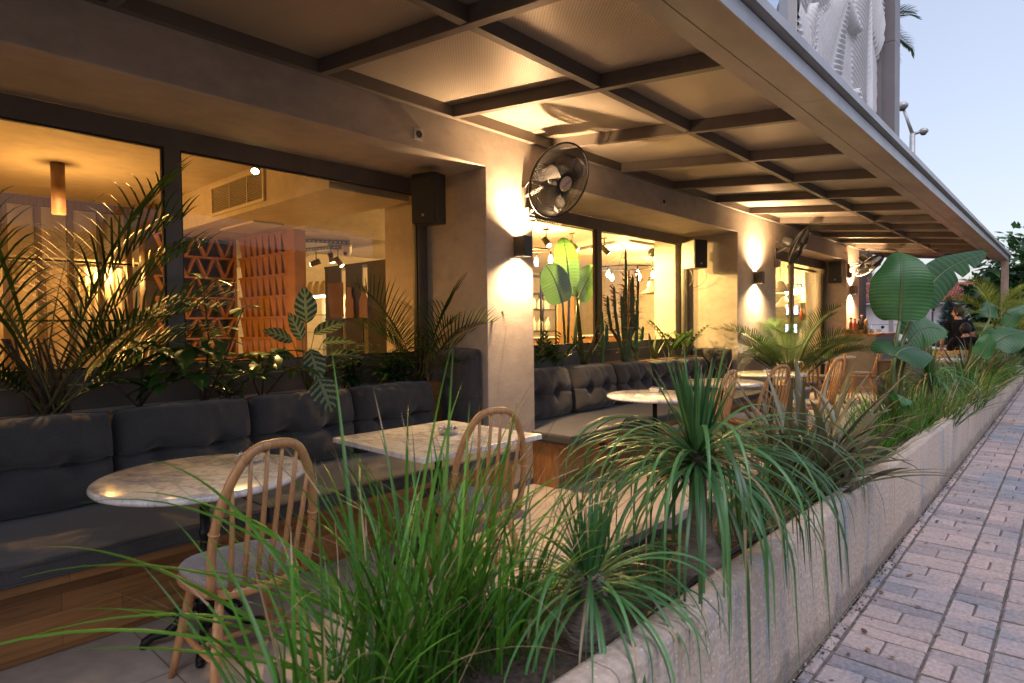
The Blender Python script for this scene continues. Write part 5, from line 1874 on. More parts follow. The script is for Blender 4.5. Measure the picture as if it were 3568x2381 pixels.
# ------------------------------------------------------------------ feather palms
def fpalm(base, fronds, label, name='feather_palm', cat='palm', mats=('palmleaf', 'rachis'), group=None, stems=(), seed=1, ll=0.3, lw=0.02, nl=26, pot=None, up_ang=0.75, rr=0.007, start=0.3, lf_droop=1.2, nb=5):
    t = thing(name, label, cat, base, 0, group)
    rs = random.Random(seed)
    k = 0
    for fr in fronds:
        az, el, L, dr = fr[:4]
        f_ll = fr[4] if len(fr) > 4 else ll
        off = V(fr[5]) if len(fr) > 5 else V((rs.uniform(-0.04, 0.04), rs.uniform(-0.04, 0.04), 0))
        m = MB()
        frond(m, V(base) + off, az, el, L, dr, nl, f_ll, lw, up_ang, lf_droop, 0, 1, rs.uniform(0.2, 0.8), start, 0.35, rs, rr, nb)
        m.build('frond', list(mats), t)
    if stems:
        m = MB()
        for a, b, r in stems: m.tube([a, V(a).lerp(V(b), 0.5) + V((0.005, 0.005, 0)), b], [r, r * 0.8, r * 0.6], 8)
        m.build('stem', 'darkstem', t)
    return t


# tall feather palm in the first trough
A0 = (-4.05, 0.78, 0.92)
rs = random.Random(9)
fr = [(1.75, 1.35, 1.55, 0.42, 0.58), (1.2, 1.30, 1.35, 0.62, 0.56), (4.2, 1.42, 1.25, 0.25, 0.56), (5.0, 1.28, 1.1, 0.5, 0.5), (1.0, 1.02, 1.15, 0.95, 0.36), (1.55, 0.95, 1.1, 0.9, 0.34),
      (0.6, 1.05, 0.85, 1.2, 0.3), (2.6, 1.3, 1.2, 0.5, 0.36), (4.6, 1.0, 1.0, 0.8, 0.44), (1.35, 0.75, 0.95, 0.8, 0.4), (5.2, 0.8, 0.8, 0.9, 0.34), (1.8, 0.6, 0.85, 0.9, 0.34), (1.5, 1.15, 1.3, 0.6, 0.46)]
for i in range(4):
    fr.append((rs.choice((1.5, 4.7, 0.4)) + rs.uniform(-0.7, 0.7), rs.uniform(0.7, 1.4), rs.uniform(0.45, 0.85), rs.uniform(0.5, 1.6), rs.uniform(0.2, 0.3)))
fpalm(A0, fr, 'tall feathery palm standing in the first trough before the amber window', group='feather palms', seed=5, lw=0.0145, nl=18, up_ang=0.66, ll=0.5, lf_droop=1.9,
      stems=[((-4.05 + rs.uniform(-.05, .05), 0.78 + rs.uniform(-.1, .1), 0.90), (-4.05 + rs.uniform(-.08, .08), 0.78 + rs.uniform(-.22, .22), 1.35), 0.010) for _ in range(16)], start=0.32)
# small feather palm by the first pier
A1 = (-4.05, 3.30, 0.93)
fr = [(1.2, 1.35, 0.95, 0.7, 0.39), (4.6, 1.25, 0.95, 0.9, 0.39), (0.5, 1.0, 0.85, 1.25, 0.39), (0.9, 0.85, 0.8, 1.3, 0.36), (5.1, 0.95, 0.75, 1.3, 0.33), (4.1, 1.1, 0.7, 1.5, 0.30), (5.6, 1.2, 0.8, 1.2, 0.36), (1.6, 1.1, 0.6, 1.4, 0.30), (3.3, 1.2, 0.7, 1.0, 0.30),
      (0.3, 1.3, 0.6, 1.5, 0.30), (4.9, 0.7, 0.5, 1.5, 0.27), (5.9, 0.8, 0.5, 1.4, 0.27), (0.1, 0.6, 0.5, 1.6, 0.27)]
fpalm(A1, fr, 'small feathery palm rising between the tall end cushion and the window', group='feather palms', seed=6, lw=0.011, nl=18, up_ang=0.7,
      stems=[((-4.05, 3.30 + 0.03 * k, 0.9), (-4.03, 3.3 + 0.06 * k, 1.3), 0.008) for k in (-1, 0, 1)], start=0.35, rr=0.005)
# potted palm in front of the second pier
pt = thing('plant_pot', 'grey round plant pot holding the feathery palm by the second pier', 'plant pot', (-2.98, 9.2, 0))
m = MB()
m.lathe([(0.20, 0), (0.215, 0.02), (0.245, 0.40), (0.262, 0.41), (0.262, 0.46), (0.245, 0.46), (0.235, 0.38), (0.001, 0.38)], (-2.98, 9.2, 0), 36)
MT['potgrey'] = simple('pot_grey', (0.17, 0.15, 0.155), (0.21, 0.19, 0.19), 9, 0.6)
m.build('body', 'potgrey', pt)
m = MB(); m.grid(lambda u, v: V((-2.98 + 0.232 * v * cos(6.2832 * u), 9.2 + 0.232 * v * sin(6.2832 * u), 0.415 + 0.01 * sin(u * 30) * v)), 28, 4); m.build('soil', 'soil', pt)
fr = []
rs = random.Random(14)
for i in range(30):
    az = i * 2.4 + rs.uniform(-0.3, 0.3)
    el = rs.uniform(0.55, 1.5)
    fr.append((az, max(el, 0.85), rs.uniform(1.1, 1.5), rs.uniform(0.75, 1.15), rs.uniform(0.32, 0.42)))
fpalm((-2.98, 9.2, 0.42), fr, 'bushy feathery palm growing from the grey pot by the second pier', group='feather palms', seed=8, lw=0.013, nl=34, up_ang=0.65, rr=0.007, start=0.30, lf_droop=1.4)
# pale palms by the canopy post and the street end
for i, (b, lab, hh, sd) in enumerate((((-1.05, 13.8, 0.35), 'pale yellow green palm with bare stem before the red roof and canopy post', 0.95, 2), ((-0.9, 15.6, 0.33), 'pale yellow green palm at the planter end under the dense tree', 0.55, 3))):
    rs = random.Random(30 + i)
    top = V(b) + V((0.02, 0.03, hh))
    fr = [(k * 1.05 + rs.uniform(-0.3, 0.3), rs.uniform(0.6, 1.45), rs.uniform(0.7, 1.05), rs.uniform(0.9, 1.8), rs.uniform(0.26, 0.36), top - V(b)) for k in range(13)]
    fpalm(b, fr, lab, group='pale palms at the planter end', seed=40 + i, lw=0.016, nl=22, mats=('palmyellow', 'palmyellow'), rr=0.009, start=0.35, stems=[(b, top, 0.028)])


# ------------------------------------------------------------------ leafy plants in the troughs
def umbrella_plant(base, stems, label, mat='broad', L=0.16, w=0.055, group='leafy plants in the first trough', name='umbrella_plant', seed=1, whorl=6, droop=0.9):
    """upright stems ending in whorls of drooping oval leaflets"""
    rs = random.Random(seed)
    t = thing(name, label, 'pot plant' if False else 'plant', base, 0, group)
    sm, lfm = MB(), MB()
    for tip, whs in stems:
        b = V(base) + V((rs.uniform(-0.02, 0.02), rs.uniform(-0.02, 0.02), -0.02))
        tip = V(tip)
        mid = b.lerp(tip, 0.5) + V((rs.uniform(-0.03, 0.03), rs.uniform(-0.03, 0.03), 0.02))
        sm.tube([b, mid, tip], [0.008, 0.006, 0.004], 7)
        for f, nn, sc in whs:
            p = b.lerp(mid, f * 2) if f < 0.5 else mid.lerp(tip, f * 2 - 1)
            az0 = rs.uniform(0, 6.28)
            if f < 0.97:
                pd = V((cos(az0), sin(az0), 0.5)).normalized() * 0.10 * sc
                sm.tube([p, p + pd], [0.003, 0.002], 5)
                p = p + pd
            for k in range(nn):
                az = az0 + 2 * pi * k / nn + rs.uniform(-0.2, 0.2)
                el = rs.uniform(-0.35, 0.45)
                d = V((cos(az) * cos(el), sin(az) * cos(el), sin(el)))
                l_ = L * sc * rs.uniform(0.75, 1.15)
                q = p + d * 0.02
                sm.tube([p, q], 0.0018, 4)
                ovleaf(lfm, q, d, (0, 0, 1), l_, w * sc * rs.uniform(0.85, 1.15), droop * rs.uniform(0.5, 1.5), 0, rs.uniform(0.1, 0.95), 7, 0.18, 0.85)
    sm.build('stem', 'darkstem', t)
    lfm.build('foliage', mat, t)
    return t


umbrella_plant((-4.03, 1.20, 0.93), [((-3.98, 1.22, 1.30), [(1, 7, 1.3), (0.75, 6, 1.15), (0.5, 5, 1.0)]), ((-3.92, 1.42, 1.28), [(1, 7, 1.35), (0.7, 6, 1.2), (0.45, 5, 1.0)]), ((-3.95, 1.05, 1.12), [(1, 6, 0.9), (0.6, 5, 0.8)]), ((-3.9, 1.30, 1.08), [(1, 6, 1.0)])],
               'glossy dark plant with drooping oval leaflets between palm and window post', seed=3, L=0.22, w=0.075)
umbrella_plant((-4.03, 1.55, 0.93), [((-4.0, 1.56, 1.70), [(1, 5, 0.8), (0.72, 5, 0.85), (0.45, 6, 0.95), (0.25, 5, 0.8)]), ((-3.98, 1.80, 1.52), [(1, 6, 0.75), (0.7, 6, 0.8)]), ((-3.95, 1.75, 1.22), [(1, 6, 1.0), (0.6, 5, 0.9)]), ((-3.94, 1.5, 1.12), [(1, 6, 0.9)])],
               'tall thin stemmed plant with round leaf tufts beside the window post', seed=5, L=0.19, w=0.075)
umbrella_plant((-4.03, 1.95, 0.93), [((-3.96, 1.98, 1.22), [(1, 7, 1.25), (0.6, 6, 1.0)]), ((-3.9, 2.06, 1.12), [(1, 6, 1.1)]), ((-3.95, 1.84, 1.1), [(1, 6, 1.0)])], 'low dark leafed plant with pointed drooping leaflets before the orange screen', seed=7, L=0.21, w=0.072)
# striped prayer plant
pp = thing('prayer_plant', 'striped prayer plant with big patterned leaves, one hanging over the cushions', 'plant', (-4.0, 2.27, 0.93), 0, 'leafy plants in the first trough')
lm, sm = MB(), MB()
for tip, d, n_, L, w in (((-3.97, 2.24, 1.42), (0.1, -0.1, 1), (1, -0.5, 0), 0.26, 0.15), ((-3.98, 2.30, 1.34), (0.1, 1, 0.5), (0.6, -0.3, 0.7), 0.28, 0.12), ((-3.95, 2.12, 1.30), (0.1, -1, 0.45), (0.8, -0.2, 0.6), 0.22, 0.11),
                         ((-3.94, 2.34, 1.28), (0.2, 1, 0.15), (0.5, -0.2, 0.9), 0.27, 0.11), ((-3.86, 2.20, 1.24), (0.45, 0.05, -0.9), (0.9, -0.3, 0.5), 0.24, 0.15), ((-3.80, 2.22, 1.05), (0.45, 0.15, -0.85), (0.9, -0.4, 0.5), 0.26, 0.19),
                         ((-3.94, 2.12, 1.20), (0.3, -0.8, 0.1), (0.6, 0.0, 0.8), 0.20, 0.12), ((-4.0, 2.22, 1.30), (0.1, -0.4, 0.9), (1, 0.2, 0.2), 0.22, 0.13), ((-3.9, 2.38, 1.2), (0.4, 0.8, 0.0), (0.5, -0.1, 0.9), 0.24, 0.12)):
    b = V((-4.0, 2.26, 0.92)); tip = V(tip)
    sm.tube([b, b.lerp(tip, 0.55) + V((-0.02, 0, 0.05)), tip], [0.005, 0.004, 0.003], 6)
    ovleaf(lm, tip, d, n_, L * 1.0, w, 0.5, 0, RN.uniform(0.3, 1), 14, 0.12, 0.8, 6, 0.0)
sm.build('stem', 'petiole', pp); lm.build('foliage', 'striped', pp)


def bushy(base, ry, h, n, label, L=0.07, w=0.03, seed=1, mat='broad', group='leafy plants in the first trough', rx=0.10):
    rs = random.Random(seed)
    t = thing('leafy_plant', label, 'plant', base, 0, group)
    sm, lm = MB(), MB()
    for i in range(n):
        b = V(base) + V((rs.uniform(-0.04, 0.04), rs.uniform(-ry, ry) * 0.4, -0.02))
        tip = V(base) + V((rs.uniform(-rx, rx), rs.uniform(-ry, ry), h * rs.uniform(0.45, 1.05)))
        sm.tube([b, b.lerp(tip, 0.5) + V((0, 0, 0.03)), tip], 0.0025, 5)
        for k in range(9):
            p = b.lerp(tip, 0.3 + 0.7 * k / 8)
            az = k * 2.4 + rs.uniform(-0.4, 0.4)
            el = rs.uniform(-0.4, 0.7)
            ovleaf(lm, p, (cos(az) * cos(el), sin(az) * cos(el), sin(el)), (0, 0, 1), L * rs.uniform(0.7, 1.3), w * rs.uniform(0.7, 1.2), rs.uniform(0.2, 2.5), 0, rs.uniform(0.05, 0.98), 5, 0.15)
    sm.build('stem', 'darkstem', t); lm.build('foliage', mat, t)
    return t


bushy((-4.0, 2.62, 0.93), 0.22, 0.34, 34, 'small leafed bushy plant behind the cushions right of the striped leaves', seed=2)
bushy((-4.0, 3.02, 0.94), 0.16, 0.30, 20, 'dark leafed low plant near the upright cushion on the window sill', 0.11, 0.045, 4)
bushy((-4.02, 1.72, 0.93), 0.12, 0.16, 12, 'tiny low green plant under the round leaf tufts', 0.05, 0.024, 5)
G2P = 'plants in the second trough'


# second trough: zz plants, snake plants, cacti
def zz(base, n, L, label, seed, az_bias=None, mat='broad'):
    rs = random.Random(seed)
    t = thing('zz_plant', label, 'plant', base, 0, G2P)
    sm, lm = MB(), MB()
    for i in range(n):
        az = rs.uniform(0, 6.28) if az_bias is None or rs.random() < 0.35 else az_bias + rs.gauss(0, 0.45)
        e = rs.uniform(0.75, 1.4); p = V(base) + V((rs.uniform(-.04, .04), rs.uniform(-.05, .05), -0.02))
        l_ = L * rs.uniform(0.6, 1.1); N = 10
        pts = []
        for k in range(N + 1):
            pts.append(p.copy())
            p = p + V((cos(az) * cos(e), sin(az) * cos(e), sin(e))) * (l_ / N)
            e -= 0.07
        sm.tube(pts, [0.007 - 0.0005 * k for k in range(N + 1)], 6)
        for k in range(3, N + 1):
            dd = (pts[min(k, N)] - pts[k - 1]).normalized()
            side = dd.cross(V((0, 0, 1))).normalized()
            for sg in (-1, 1):
                ovleaf(lm, pts[k], side * sg * 0.8 + dd * 0.6 + V((0, 0, 0.2)), (0, 0, 1), 0.085 * rs.uniform(0.8, 1.1), 0.036, 0.6, 0, rs.uniform(0.15, 0.95), 5, 0.15, 0.8)
    sm.build('stem', 'petiole', t); lm.build('foliage', mat, t)


zz((-4.03, 4.75, 0.95), 7, 0.42, 'dark glossy zz plant in the second trough right against the first pier', 3)
zz((-4.03, 5.12, 0.95), 9, 0.42, 'dense glossy zz plant between the pier and the tall snake plant', 4)
zz((-4.03, 7.62, 0.95), 9, 0.55, 'glossy zz plant leaning toward the loudspeaker with painted side light', 5, 1.2)
zz((-4.03, 8.0, 0.95), 7, 0.5, 'bright edged zz plant at the end of the second trough', 6, 1.5)


def snake(base, blades, label, mats=('sword', 'palmyellow')):
    t = thing('snake_plant', label, 'plant', base, 0, G2P)
    for az, el, L, w, tw in blades:
        m = MB()
        bladeM(m, V(base) + V((RN.uniform(-.03, .03), RN.uniform(-.03, .03), -0.02)), az, el, L, w, 0.05, 12, 0.30, 0, 0.35, tw, 3.2, 0, 0.8)
        m.build('leaf', 'snakeleaf', t)


MT['snakeleaf'] = simple('snake_leaf', (0.025, 0.05, 0.018), (0.10, 0.13, 0.045), 26, 0.4, stretch=(0.6, 0.6, 3.0), tone=0.3, trans=0.1)
snake((-4.0, 5.60, 0.95), [(4.9, 1.42, 0.84, 0.062, 0.5), (1.3, 1.15, 0.55, 0.05, 0.8), (4.5, 1.05, 0.42, 0.04, 0.2), (1.8, 0.95, 0.45, 0.045, 0.3), (0.6, 1.2, 0.35, 0.04, 0.2), (1.1, 1.0, 0.62, 0.05, 0.6)], 'tall dark snake plant with one long pointed leaf in the second trough')
snake((-4.0, 7.10, 0.95), [(4.6, 1.2, 0.34, 0.045, 0.3), (1.5, 1.25, 0.36, 0.05, 0.3), (4.9, 0.9, 0.30, 0.04, 0.3), (1.2, 0.9, 0.30, 0.04, 0.4), (0.3, 1.3, 0.40, 0.045, 0.1), (2.5, 1.2, 0.38, 0.045, 0.4), (5.6, 1.1, 0.3, 0.04, 0.4)], 'short pale edged snake plant next to the red leafed cactus')


def cactus_stem(m, lm, pts, r, rs, leafy=0.0, mat_leaf=1, ridges=3):
    pts = [V(p) for p in pts]
    fine = []
    for i in range(len(pts) - 1):
        for k in range(6): fine.append(pts[i].lerp(pts[i + 1], k / 6))
    fine.append(pts[-1])
    n = ridges * 4
    N = len(fine)
    vs = []
    for i, p in enumerate(fine):
        t = i / (N - 1)
        s = r * (1 - 0.35 * t ** 3) * (0.92 + 0.10 * sin(i * 1.9))
        if i == N - 1: s *= 0.25
        for k in range(n):
            a = 2 * pi * k / n
            q = 0.62 + 0.38 * abs(cos(a * ridges / 2)) ** 0.7
            vs.append(p + V((cos(a + 0.4), sin(a + 0.4), 0)) * s * q)
    fs = [(i * n + k, i * n + (k + 1) % n, (i + 1) * n + (k + 1) % n, (i + 1) * n + k) for i in range(N - 1) for k in range(n)]
    fs.append(tuple((N - 1) * n + k for k in range(n)))
    m.add(vs, fs, 0, False, 0.5)
    for i in range(2, N):
        t = i / (N - 1)
        for k in range(ridges):
            if rs.random() < leafy * (0.35 + 0.9 * t):
                a = 0.4 + 2 * pi * k / ridges + rs.uniform(-.2, .2)
                d = V((cos(a), sin(a), rs.uniform(-0.2, 0.9)))
                ovleaf(lm, fine[i] + V((cos(a), sin(a), 0)) * r * 0.9, d, (0, 0, 1), rs.uniform(0.05, 0.10), rs.uniform(0.022, 0.036), rs.uniform(0, 2), 0, rs.random(), 4, 0.2, 1.0)


def cactus(base, stems, label, leafmat, skin, leafy, r, seed):
    rs = random.Random(seed)
    t = thing('cactus', label, 'cactus', base, 0, G2P)
    lm = MB()
    for pts in stems:
        m = MB()
        cactus_stem(m, lm, [V(base) + V(p) for p in pts], r, rs, leafy)
        m.build('stem', skin, t)
    lm.build('foliage', leafmat, t)


cactus((-3.99, 6.42, 0.94), [[(0, 0, 0), (0, 0.01, 0.5), (0, 0.02, 0.95), (0, 0.02, 1.37)], [(0, 0.05, 0), (0.01, 0.13, 0.4), (0.01, 0.17, 0.75), (0.01, 0.16, 1.05)], [(0, -0.04, 0), (0, -0.16, 0.36), (0, -0.22, 0.6), (0, -0.24, 0.9)], [(0.0, -0.02, 0.1), (0.02, -0.09, 0.45), (0.02, -0.12, 0.8)],
                            [(0.0, 0.03, 0.15), (0.03, 0.09, 0.5), (0.03, 0.09, 1.0)], [(0, -0.05, 0.15), (-0.03, -0.26, 0.4), (-0.03, -0.32, 0.62), (-0.03, -0.33, 0.78)], [(0, 0.06, 0.2), (-0.02, 0.24, 0.4), (-0.02, 0.31, 0.62), (-0.02, 0.33, 0.95), (-0.02, 0.32, 1.12)],
                            [(0, 0.02, 0.2), (-0.04, 0.03, 0.6), (-0.04, 0.05, 0.9)], [(0.02, -0.05, 0.0), (0.05, -0.20, 0.22), (0.05, -0.24, 0.38)]],
       'tall branching cactus with red leaflets tied upright in the second window', 'redleaf', 'cactus', 0.8, 0.024, 5)
cactus((-4.0, 6.68, 0.94), [[(0, 0, 0), (0, 0.0, 0.22), (0, 0.03, 0.5), (0, 0.03, 0.76)], [(0, 0.0, 0.2), (0, 0.13, 0.25), (0, 0.17, 0.42)], [(0, 0.0, 0.1), (0, -0.12, 0.18), (0, -0.16, 0.36)], [(0, 0.02, 0.45), (0.02, -0.09, 0.52), (0.02, -0.1, 0.62)]],
       'light green cactus with leafy top beside the red leafed one', 'cactusleaf' if False else 'grassA', 'cactus_bright', 0.55, 0.03, 7)
cactus((-4.0, 5.95, 0.94), [[(0, 0, 0), (0, 0.0, 0.35), (0, -0.02, 0.62)], [(0, 0, 0.15), (0, 0.08, 0.25), (0, 0.09, 0.45)]], 'light green leafy cactus in front of the second window post', 'grassA', 'cactus_bright', 0.6, 0.028, 9)
m = MB(); m.tube([(-3.94, 6.42 - 0.13, 1.36), (-3.93, 6.42, 1.34), (-3.95, 6.6, 1.345)], 0.004, 6)
m.tube([(-4.06, 6.60, 0.95), (-4.06, 6.62, 2.05)], 0.014, 8)
tag(m.build('support_stake', 'beech'), 'wooden stake and tie holding the red leafed cactus', 'stake', G2P)
# indoor paddle plant behind the glass of the second window
paddle_plant((-4.75, 6.25, 0.0), 'indoor plant with three wide paddle leaves behind the second window', [
    dict(stalk=[(-4.75, 6.25, 0.3), (-4.78, 6.33, 1.2), (-4.78, 6.36, 1.7)], path=[(-4.78, 6.37, 1.86), (-4.79, 6.36, 2.05), (-4.80, 6.33, 2.3), (-4.82, 6.30, 2.50)], w=0.36, n=(0.85, -0.5, 0.1), tone=0.4, shape=0.8, wav=0.003),
    dict(stalk=[(-4.75, 6.2, 0.3), (-4.76, 6.24, 1.2)], path=[(-4.74, 6.17, 1.66), (-4.74, 6.10, 1.8), (-4.76, 6.0, 2.0), (-4.8, 5.92, 2.12)], w=0.40, n=(0.8, -0.6, 0.15), tone=0.3, shape=0.8, wav=0.003),
    dict(stalk=[(-4.75, 6.3, 0.3), (-4.77, 6.45, 1.2)], path=[(-4.76, 6.52, 1.72), (-4.77, 6.66, 1.86), (-4.8, 6.85, 2.06), (-4.85, 7.0, 2.18)], w=0.34, n=(0.85, -0.5, 0.1), tone=0.75, shape=0.75, wav=0.003),
    dict(stalk=[(-4.75, 6.35, 0.3), (-4.8, 6.55, 1.4)], path=[(-4.85, 6.7, 1.75), (-4.87, 6.85, 1.83), (-4.9, 7.0, 1.88)], w=0.14, n=(0.7, -0.4, 0.6), tone=0.9, shape=0.75, wav=0.002)], 'paddle_in', 'paddle leaf plants')
m = MB(); m.lathe([(0.15, 0), (0.18, 0.3), (0.19, 0.31), (0.17, 0.31), (0.16, 0.27), (0.001, 0.27)], (-4.75, 6.25, 0), 24)
tag(m.build('plant_pot', 'potgrey'), 'grey pot of the indoor paddle leaf plant on the cafe floor', 'plant pot')
# ================================================================== CAFE INTERIOR
MT['terracotta'] = simple('terracotta', (0.36, 0.165, 0.062), (0.44, 0.205, 0.08), 9, 0.75, bs=0.2, bscale=40)
MT['panelbrown'] = simple('brown_panel', (0.20, 0.095, 0.045), (0.30, 0.15, 0.07), 3, 0.5, stretch=(1, 1, 0.4), detail=8)
MT['postwood'] = woodmat('dark_post', (0.12, 0.075, 0.045), (0.17, 0.105, 0.06), (0.21, 0.13, 0.08), 2, 0.55)
MT['cabinetdark'] = simple('dark_cabinet', (0.062, 0.052, 0.040), (0.085, 0.07, 0.055), 4, 0.5)
MT['kraft'] = simple('kraft_paper', (0.55, 0.44, 0.22), (0.62, 0.50, 0.27), 10, 0.7, bs=0.2)
MT['curtain'] = simple('linen_curtain', (0.58, 0.50, 0.42), (0.64, 0.56, 0.47), 30, 0.9, trans=0.4)
MT['trackgrey'] = simple('cable_tray', (0.16, 0.13, 0.10), (0.20, 0.165, 0.13), 10, 0.5, 0.4)
GI = 'terracotta zigzag screens inside the cafe'


def screen(p0, p1, z0, z1, label, depth, ncol, nrow, backed):
    p0, p1 = V(p0), V(p1)
    d = (p1 - p0).normalized(); L = (p1 - p0).length
    nrm = V((d.y, -d.x, 0))
    t = thing('zigzag_screen', label, 'screen', (p0 + p1) / 2, 0, GI)
    M = Matrix(((d.x, nrm.x, 0, p0.x), (d.y, nrm.y, 0, p0.y), (0, 0, 1, 0), (0, 0, 0, 1)))
    rh = (z1 - z0) / nrow
    cw = L / ncol
    m = MB()
    for r in range(nrow + 1):
        z = z0 + r * rh
        m.box(0, L, -depth, 0.002, z - 0.011, z + 0.011, M=M)
    m.build('shelf', 'terracotta', t)
    m = MB()
    th = 0.010
    for r in range(nrow):
        a, b = z0 + r * rh + 0.0115, z0 + (r + 1) * rh - 0.0115
        for c in range(ncol if backed else 0):
            # solid tapering blocks with narrow dark v gaps
            xc = (c + 0.5) * cw
            q = [(xc - cw * 0.46, b), (xc + cw * 0.46, b), (xc + cw * 0.24, a), (xc - cw * 0.24, a)]
            vs = [M @ V((x, -depth, z)) for x, z in q] + [M @ V((x, -0.012 - 0.02 * (z < b), z)) for x, z in q]
            m.add(vs, [(0, 1, 2, 3), (4, 7, 6, 5), (0, 4, 5, 1), (1, 5, 6, 2), (2, 6, 7, 3), (3, 7, 4, 0)])
        for c in range(0 if backed else ncol):
            x0 = c * cw
            for (xa, za), (xb, zb_) in (((x0 + 0.012, b), (x0 + cw / 2, a)), ((x0 + cw / 2, a), (x0 + cw - 0.012, b))):
                vs = [M @ V((xa - th, -depth, za)), M @ V((xa + th, -depth, za)), M @ V((xb + th, -depth, zb_)), M @ V((xb - th, -depth, zb_)),
                      M @ V((xa - th, 0, za)), M @ V((xa + th, 0, za)), M @ V((xb + th, 0, zb_)), M @ V((xb - th, 0, zb_))]
                m.add(vs, [(0, 1, 2, 3), (4, 7, 6, 5), (0, 4, 5, 1), (1, 5, 6, 2), (2, 6, 7, 3), (3, 7, 4, 0)])
    m.build('zigzag_fin', 'terracotta', t)
    m = MB()
    m.box(L + 0.001, L + 0.15 if backed else L + 0.03, -depth - 0.02, 0.0, z0, z1 + 0.004, M=M)
    m.build('end_panel', 'terracotta', t)
    if backed:
        m = MB(); m.box(0, L, -depth - 0.02, -depth - 0.002, z0, z1, M=M); m.build('back_panel', 'terracotta', t)
    return t


screen((-7.72, 3.44, 0), (-6.60, 3.50, 0), 0.05, 2.49, 'lit orange zigzag screen wall facing the first window beside an orange end panel', 0.12, 8, 10, True)
screen((-7.76, 2.52, 0), (-7.74, 3.40, 0), 0.05, 2.49, 'open dark backed zigzag screen set at a right angle beside the window post', 0.10, 4, 10, False)
m = MB(); m.box(-7.95, -7.90, 2.45, 3.45, 0, 2.495)
tag(m.build('screen_backing', 'cabinetdark'), 'dark partition board behind the open zigzag screen', 'partition')
# wood framed partition with clear bays
pt = thing('post_partition', 'dark wooden post partition with thin rails seen through the feathery palm', 'partition', (-8.7, 1.3, 0))
for y in (0.1, 0.4, 0.7, 1.0, 1.308, 1.61, 1.911, 2.214, 2.511):
    m = MB(); m.box(-8.74, -8.66, y - 0.028, y + 0.028, 0, 2.80); m.build('post', 'postwood', pt)
m = MB(); m.box(-8.74, -8.66, -0.3, 2.6, 2.802, 2.898); m.build('top_rail', 'postwood', pt)
for z in (1.50, 2.19):
    m = MB(); m.box(-8.655, -8.635, -0.3, 2.6, z - 0.012, z + 0.012); m.build('rail', 'iron', pt)
m = MB(); m.box(-8.68, -8.16, 2.625, 2.66, 0, 2.88); tag(m.build('wood_panel', 'panelbrown'), 'tall brown panel at the end of the post partition', 'panel')
m = MB(); m.box(-9.6, -8.9, -1, 3.4, 2.25, 2.896); tag(m.build('ceiling_duct', 'ceil_in'), 'plastered boxed duct behind the post partition', 'duct')
m = MB(); m.box(-10.1, -10.0, -2.9, 2.2, 0, 2.25); tag(m.build('partition_wall', 'plaster_in'), 'warm plain wall behind the post partition', 'wall')
for i, y in enumerate((1.05, 1.55, 1.9)):
    m = MB(); m.box(-9.99, -9.95, y - 0.015, y + 0.015, 0, 2.24)
    o = m.build('wall_batten', 'postwood'); tag(o, ('slim dark batten on the warm wall, nearest the palm crown', 'slim dark batten on the warm wall in the middle', 'slim dark batten on the warm wall by the curtain')[i], 'batten', 'battens on the warm wall')


def curtain(x, y0, y1, z0, z1, label, amp=0.03, waves=7, gather=0.0):
    m = MB()

    def f(u, v):
        g = 1 - gather * sin(pi * min(1, max(0, (1 - v) * 1.0))) * 0.5
        yc = y1
        y = yc + (y0 - yc) * u * g
        return V((x + amp * sin(u * waves * 2 * pi + 0.4 * sin(v * 5)) * (0.5 + 0.5 * (1 - v)) + 0.01 * fbm((u * 3, v * 3, 1)), y, z0 + (z1 - z0) * v))
    m.grid(f, 90, 24)
    o = m.build('curtain', 'curtain')
    tag(o, label, 'curtain', 'curtains inside the cafe')


curtain(-9.4, 2.15, 2.75, 0.02, 2.2, 'pale pleated curtain behind the post partition', 0.03, 6)
curtain(-4.02, 13.25, 14.12, 0.03, 2.40, 'long pale linen curtain hanging behind the last glazed opening', 0.035, 8, 0.25)
m = MB(); m.tube([(-4.02, 12.3, 2.44), (-4.02, 13.95, 2.44)], 0.022, 10); m.ball((-4.02, 12.28, 2.44), 0.034, 10)
tag(m.build('curtain_rod', 'iron'), 'dark curtain rod with round end behind the last glazed opening', 'rod')
# air conditioning grille on the bulkhead
vn = thing('air_vent', 'cream louvred air vent on the bulkhead above the orange screen', 'vent', (-6.04, 2.7, 2.57))
MT['ventcream'] = simple('vent_cream', (0.60, 0.51, 0.38), (0.64, 0.55, 0.42), 8, 0.5)
m = MB()
x0, x1, z0, z1 = -6.62, -5.46, 2.545, 2.855
for q in ((x0, x1, z0, z0 + 0.03), (x0, x1, z1 - 0.03, z1), (x0, x0 + 0.03, z0 + 0.03, z1 - 0.03), (x1 - 0.03, x1, z0 + 0.03, z1 - 0.03)):
    m.box(q[0], q[1], 2.678, 2.698, q[2], q[3])
m.build('frame', 'ventcream', vn)
m = MB()
for k in range(15):
    z = z0 + 0.04 + k * 0.0167
    m.add([(x0 + 0.03, 2.680, z + 0.003), (x1 - 0.03, 2.680, z + 0.003), (x1 - 0.03, 2.697, z), (x0 + 0.03, 2.697, z)], [(0, 1, 2, 3)])
for f in (0.37, 0.7):
    x = x0 + f * (x1 - x0); m.box(x - 0.006, x + 0.006, 2.684, 2.6985, z0 + 0.03, z1 - 0.03)
m.build('louvre', 'ventcream', vn)
m = MB(); m.box(x0 + 0.031, x1 - 0.031, 2.6985, 2.6995, z0 + 0.031, z1 - 0.031); m.build('backing', 'cabinetdark', vn)
m = MB(); m.box(-7.05, -6.25, 2.95, 3.28, 2.478, 2.498); tag(m.build('ceiling_hatch', 'ventcream'), 'flat pale ceiling cassette above the orange screen', 'hatch')

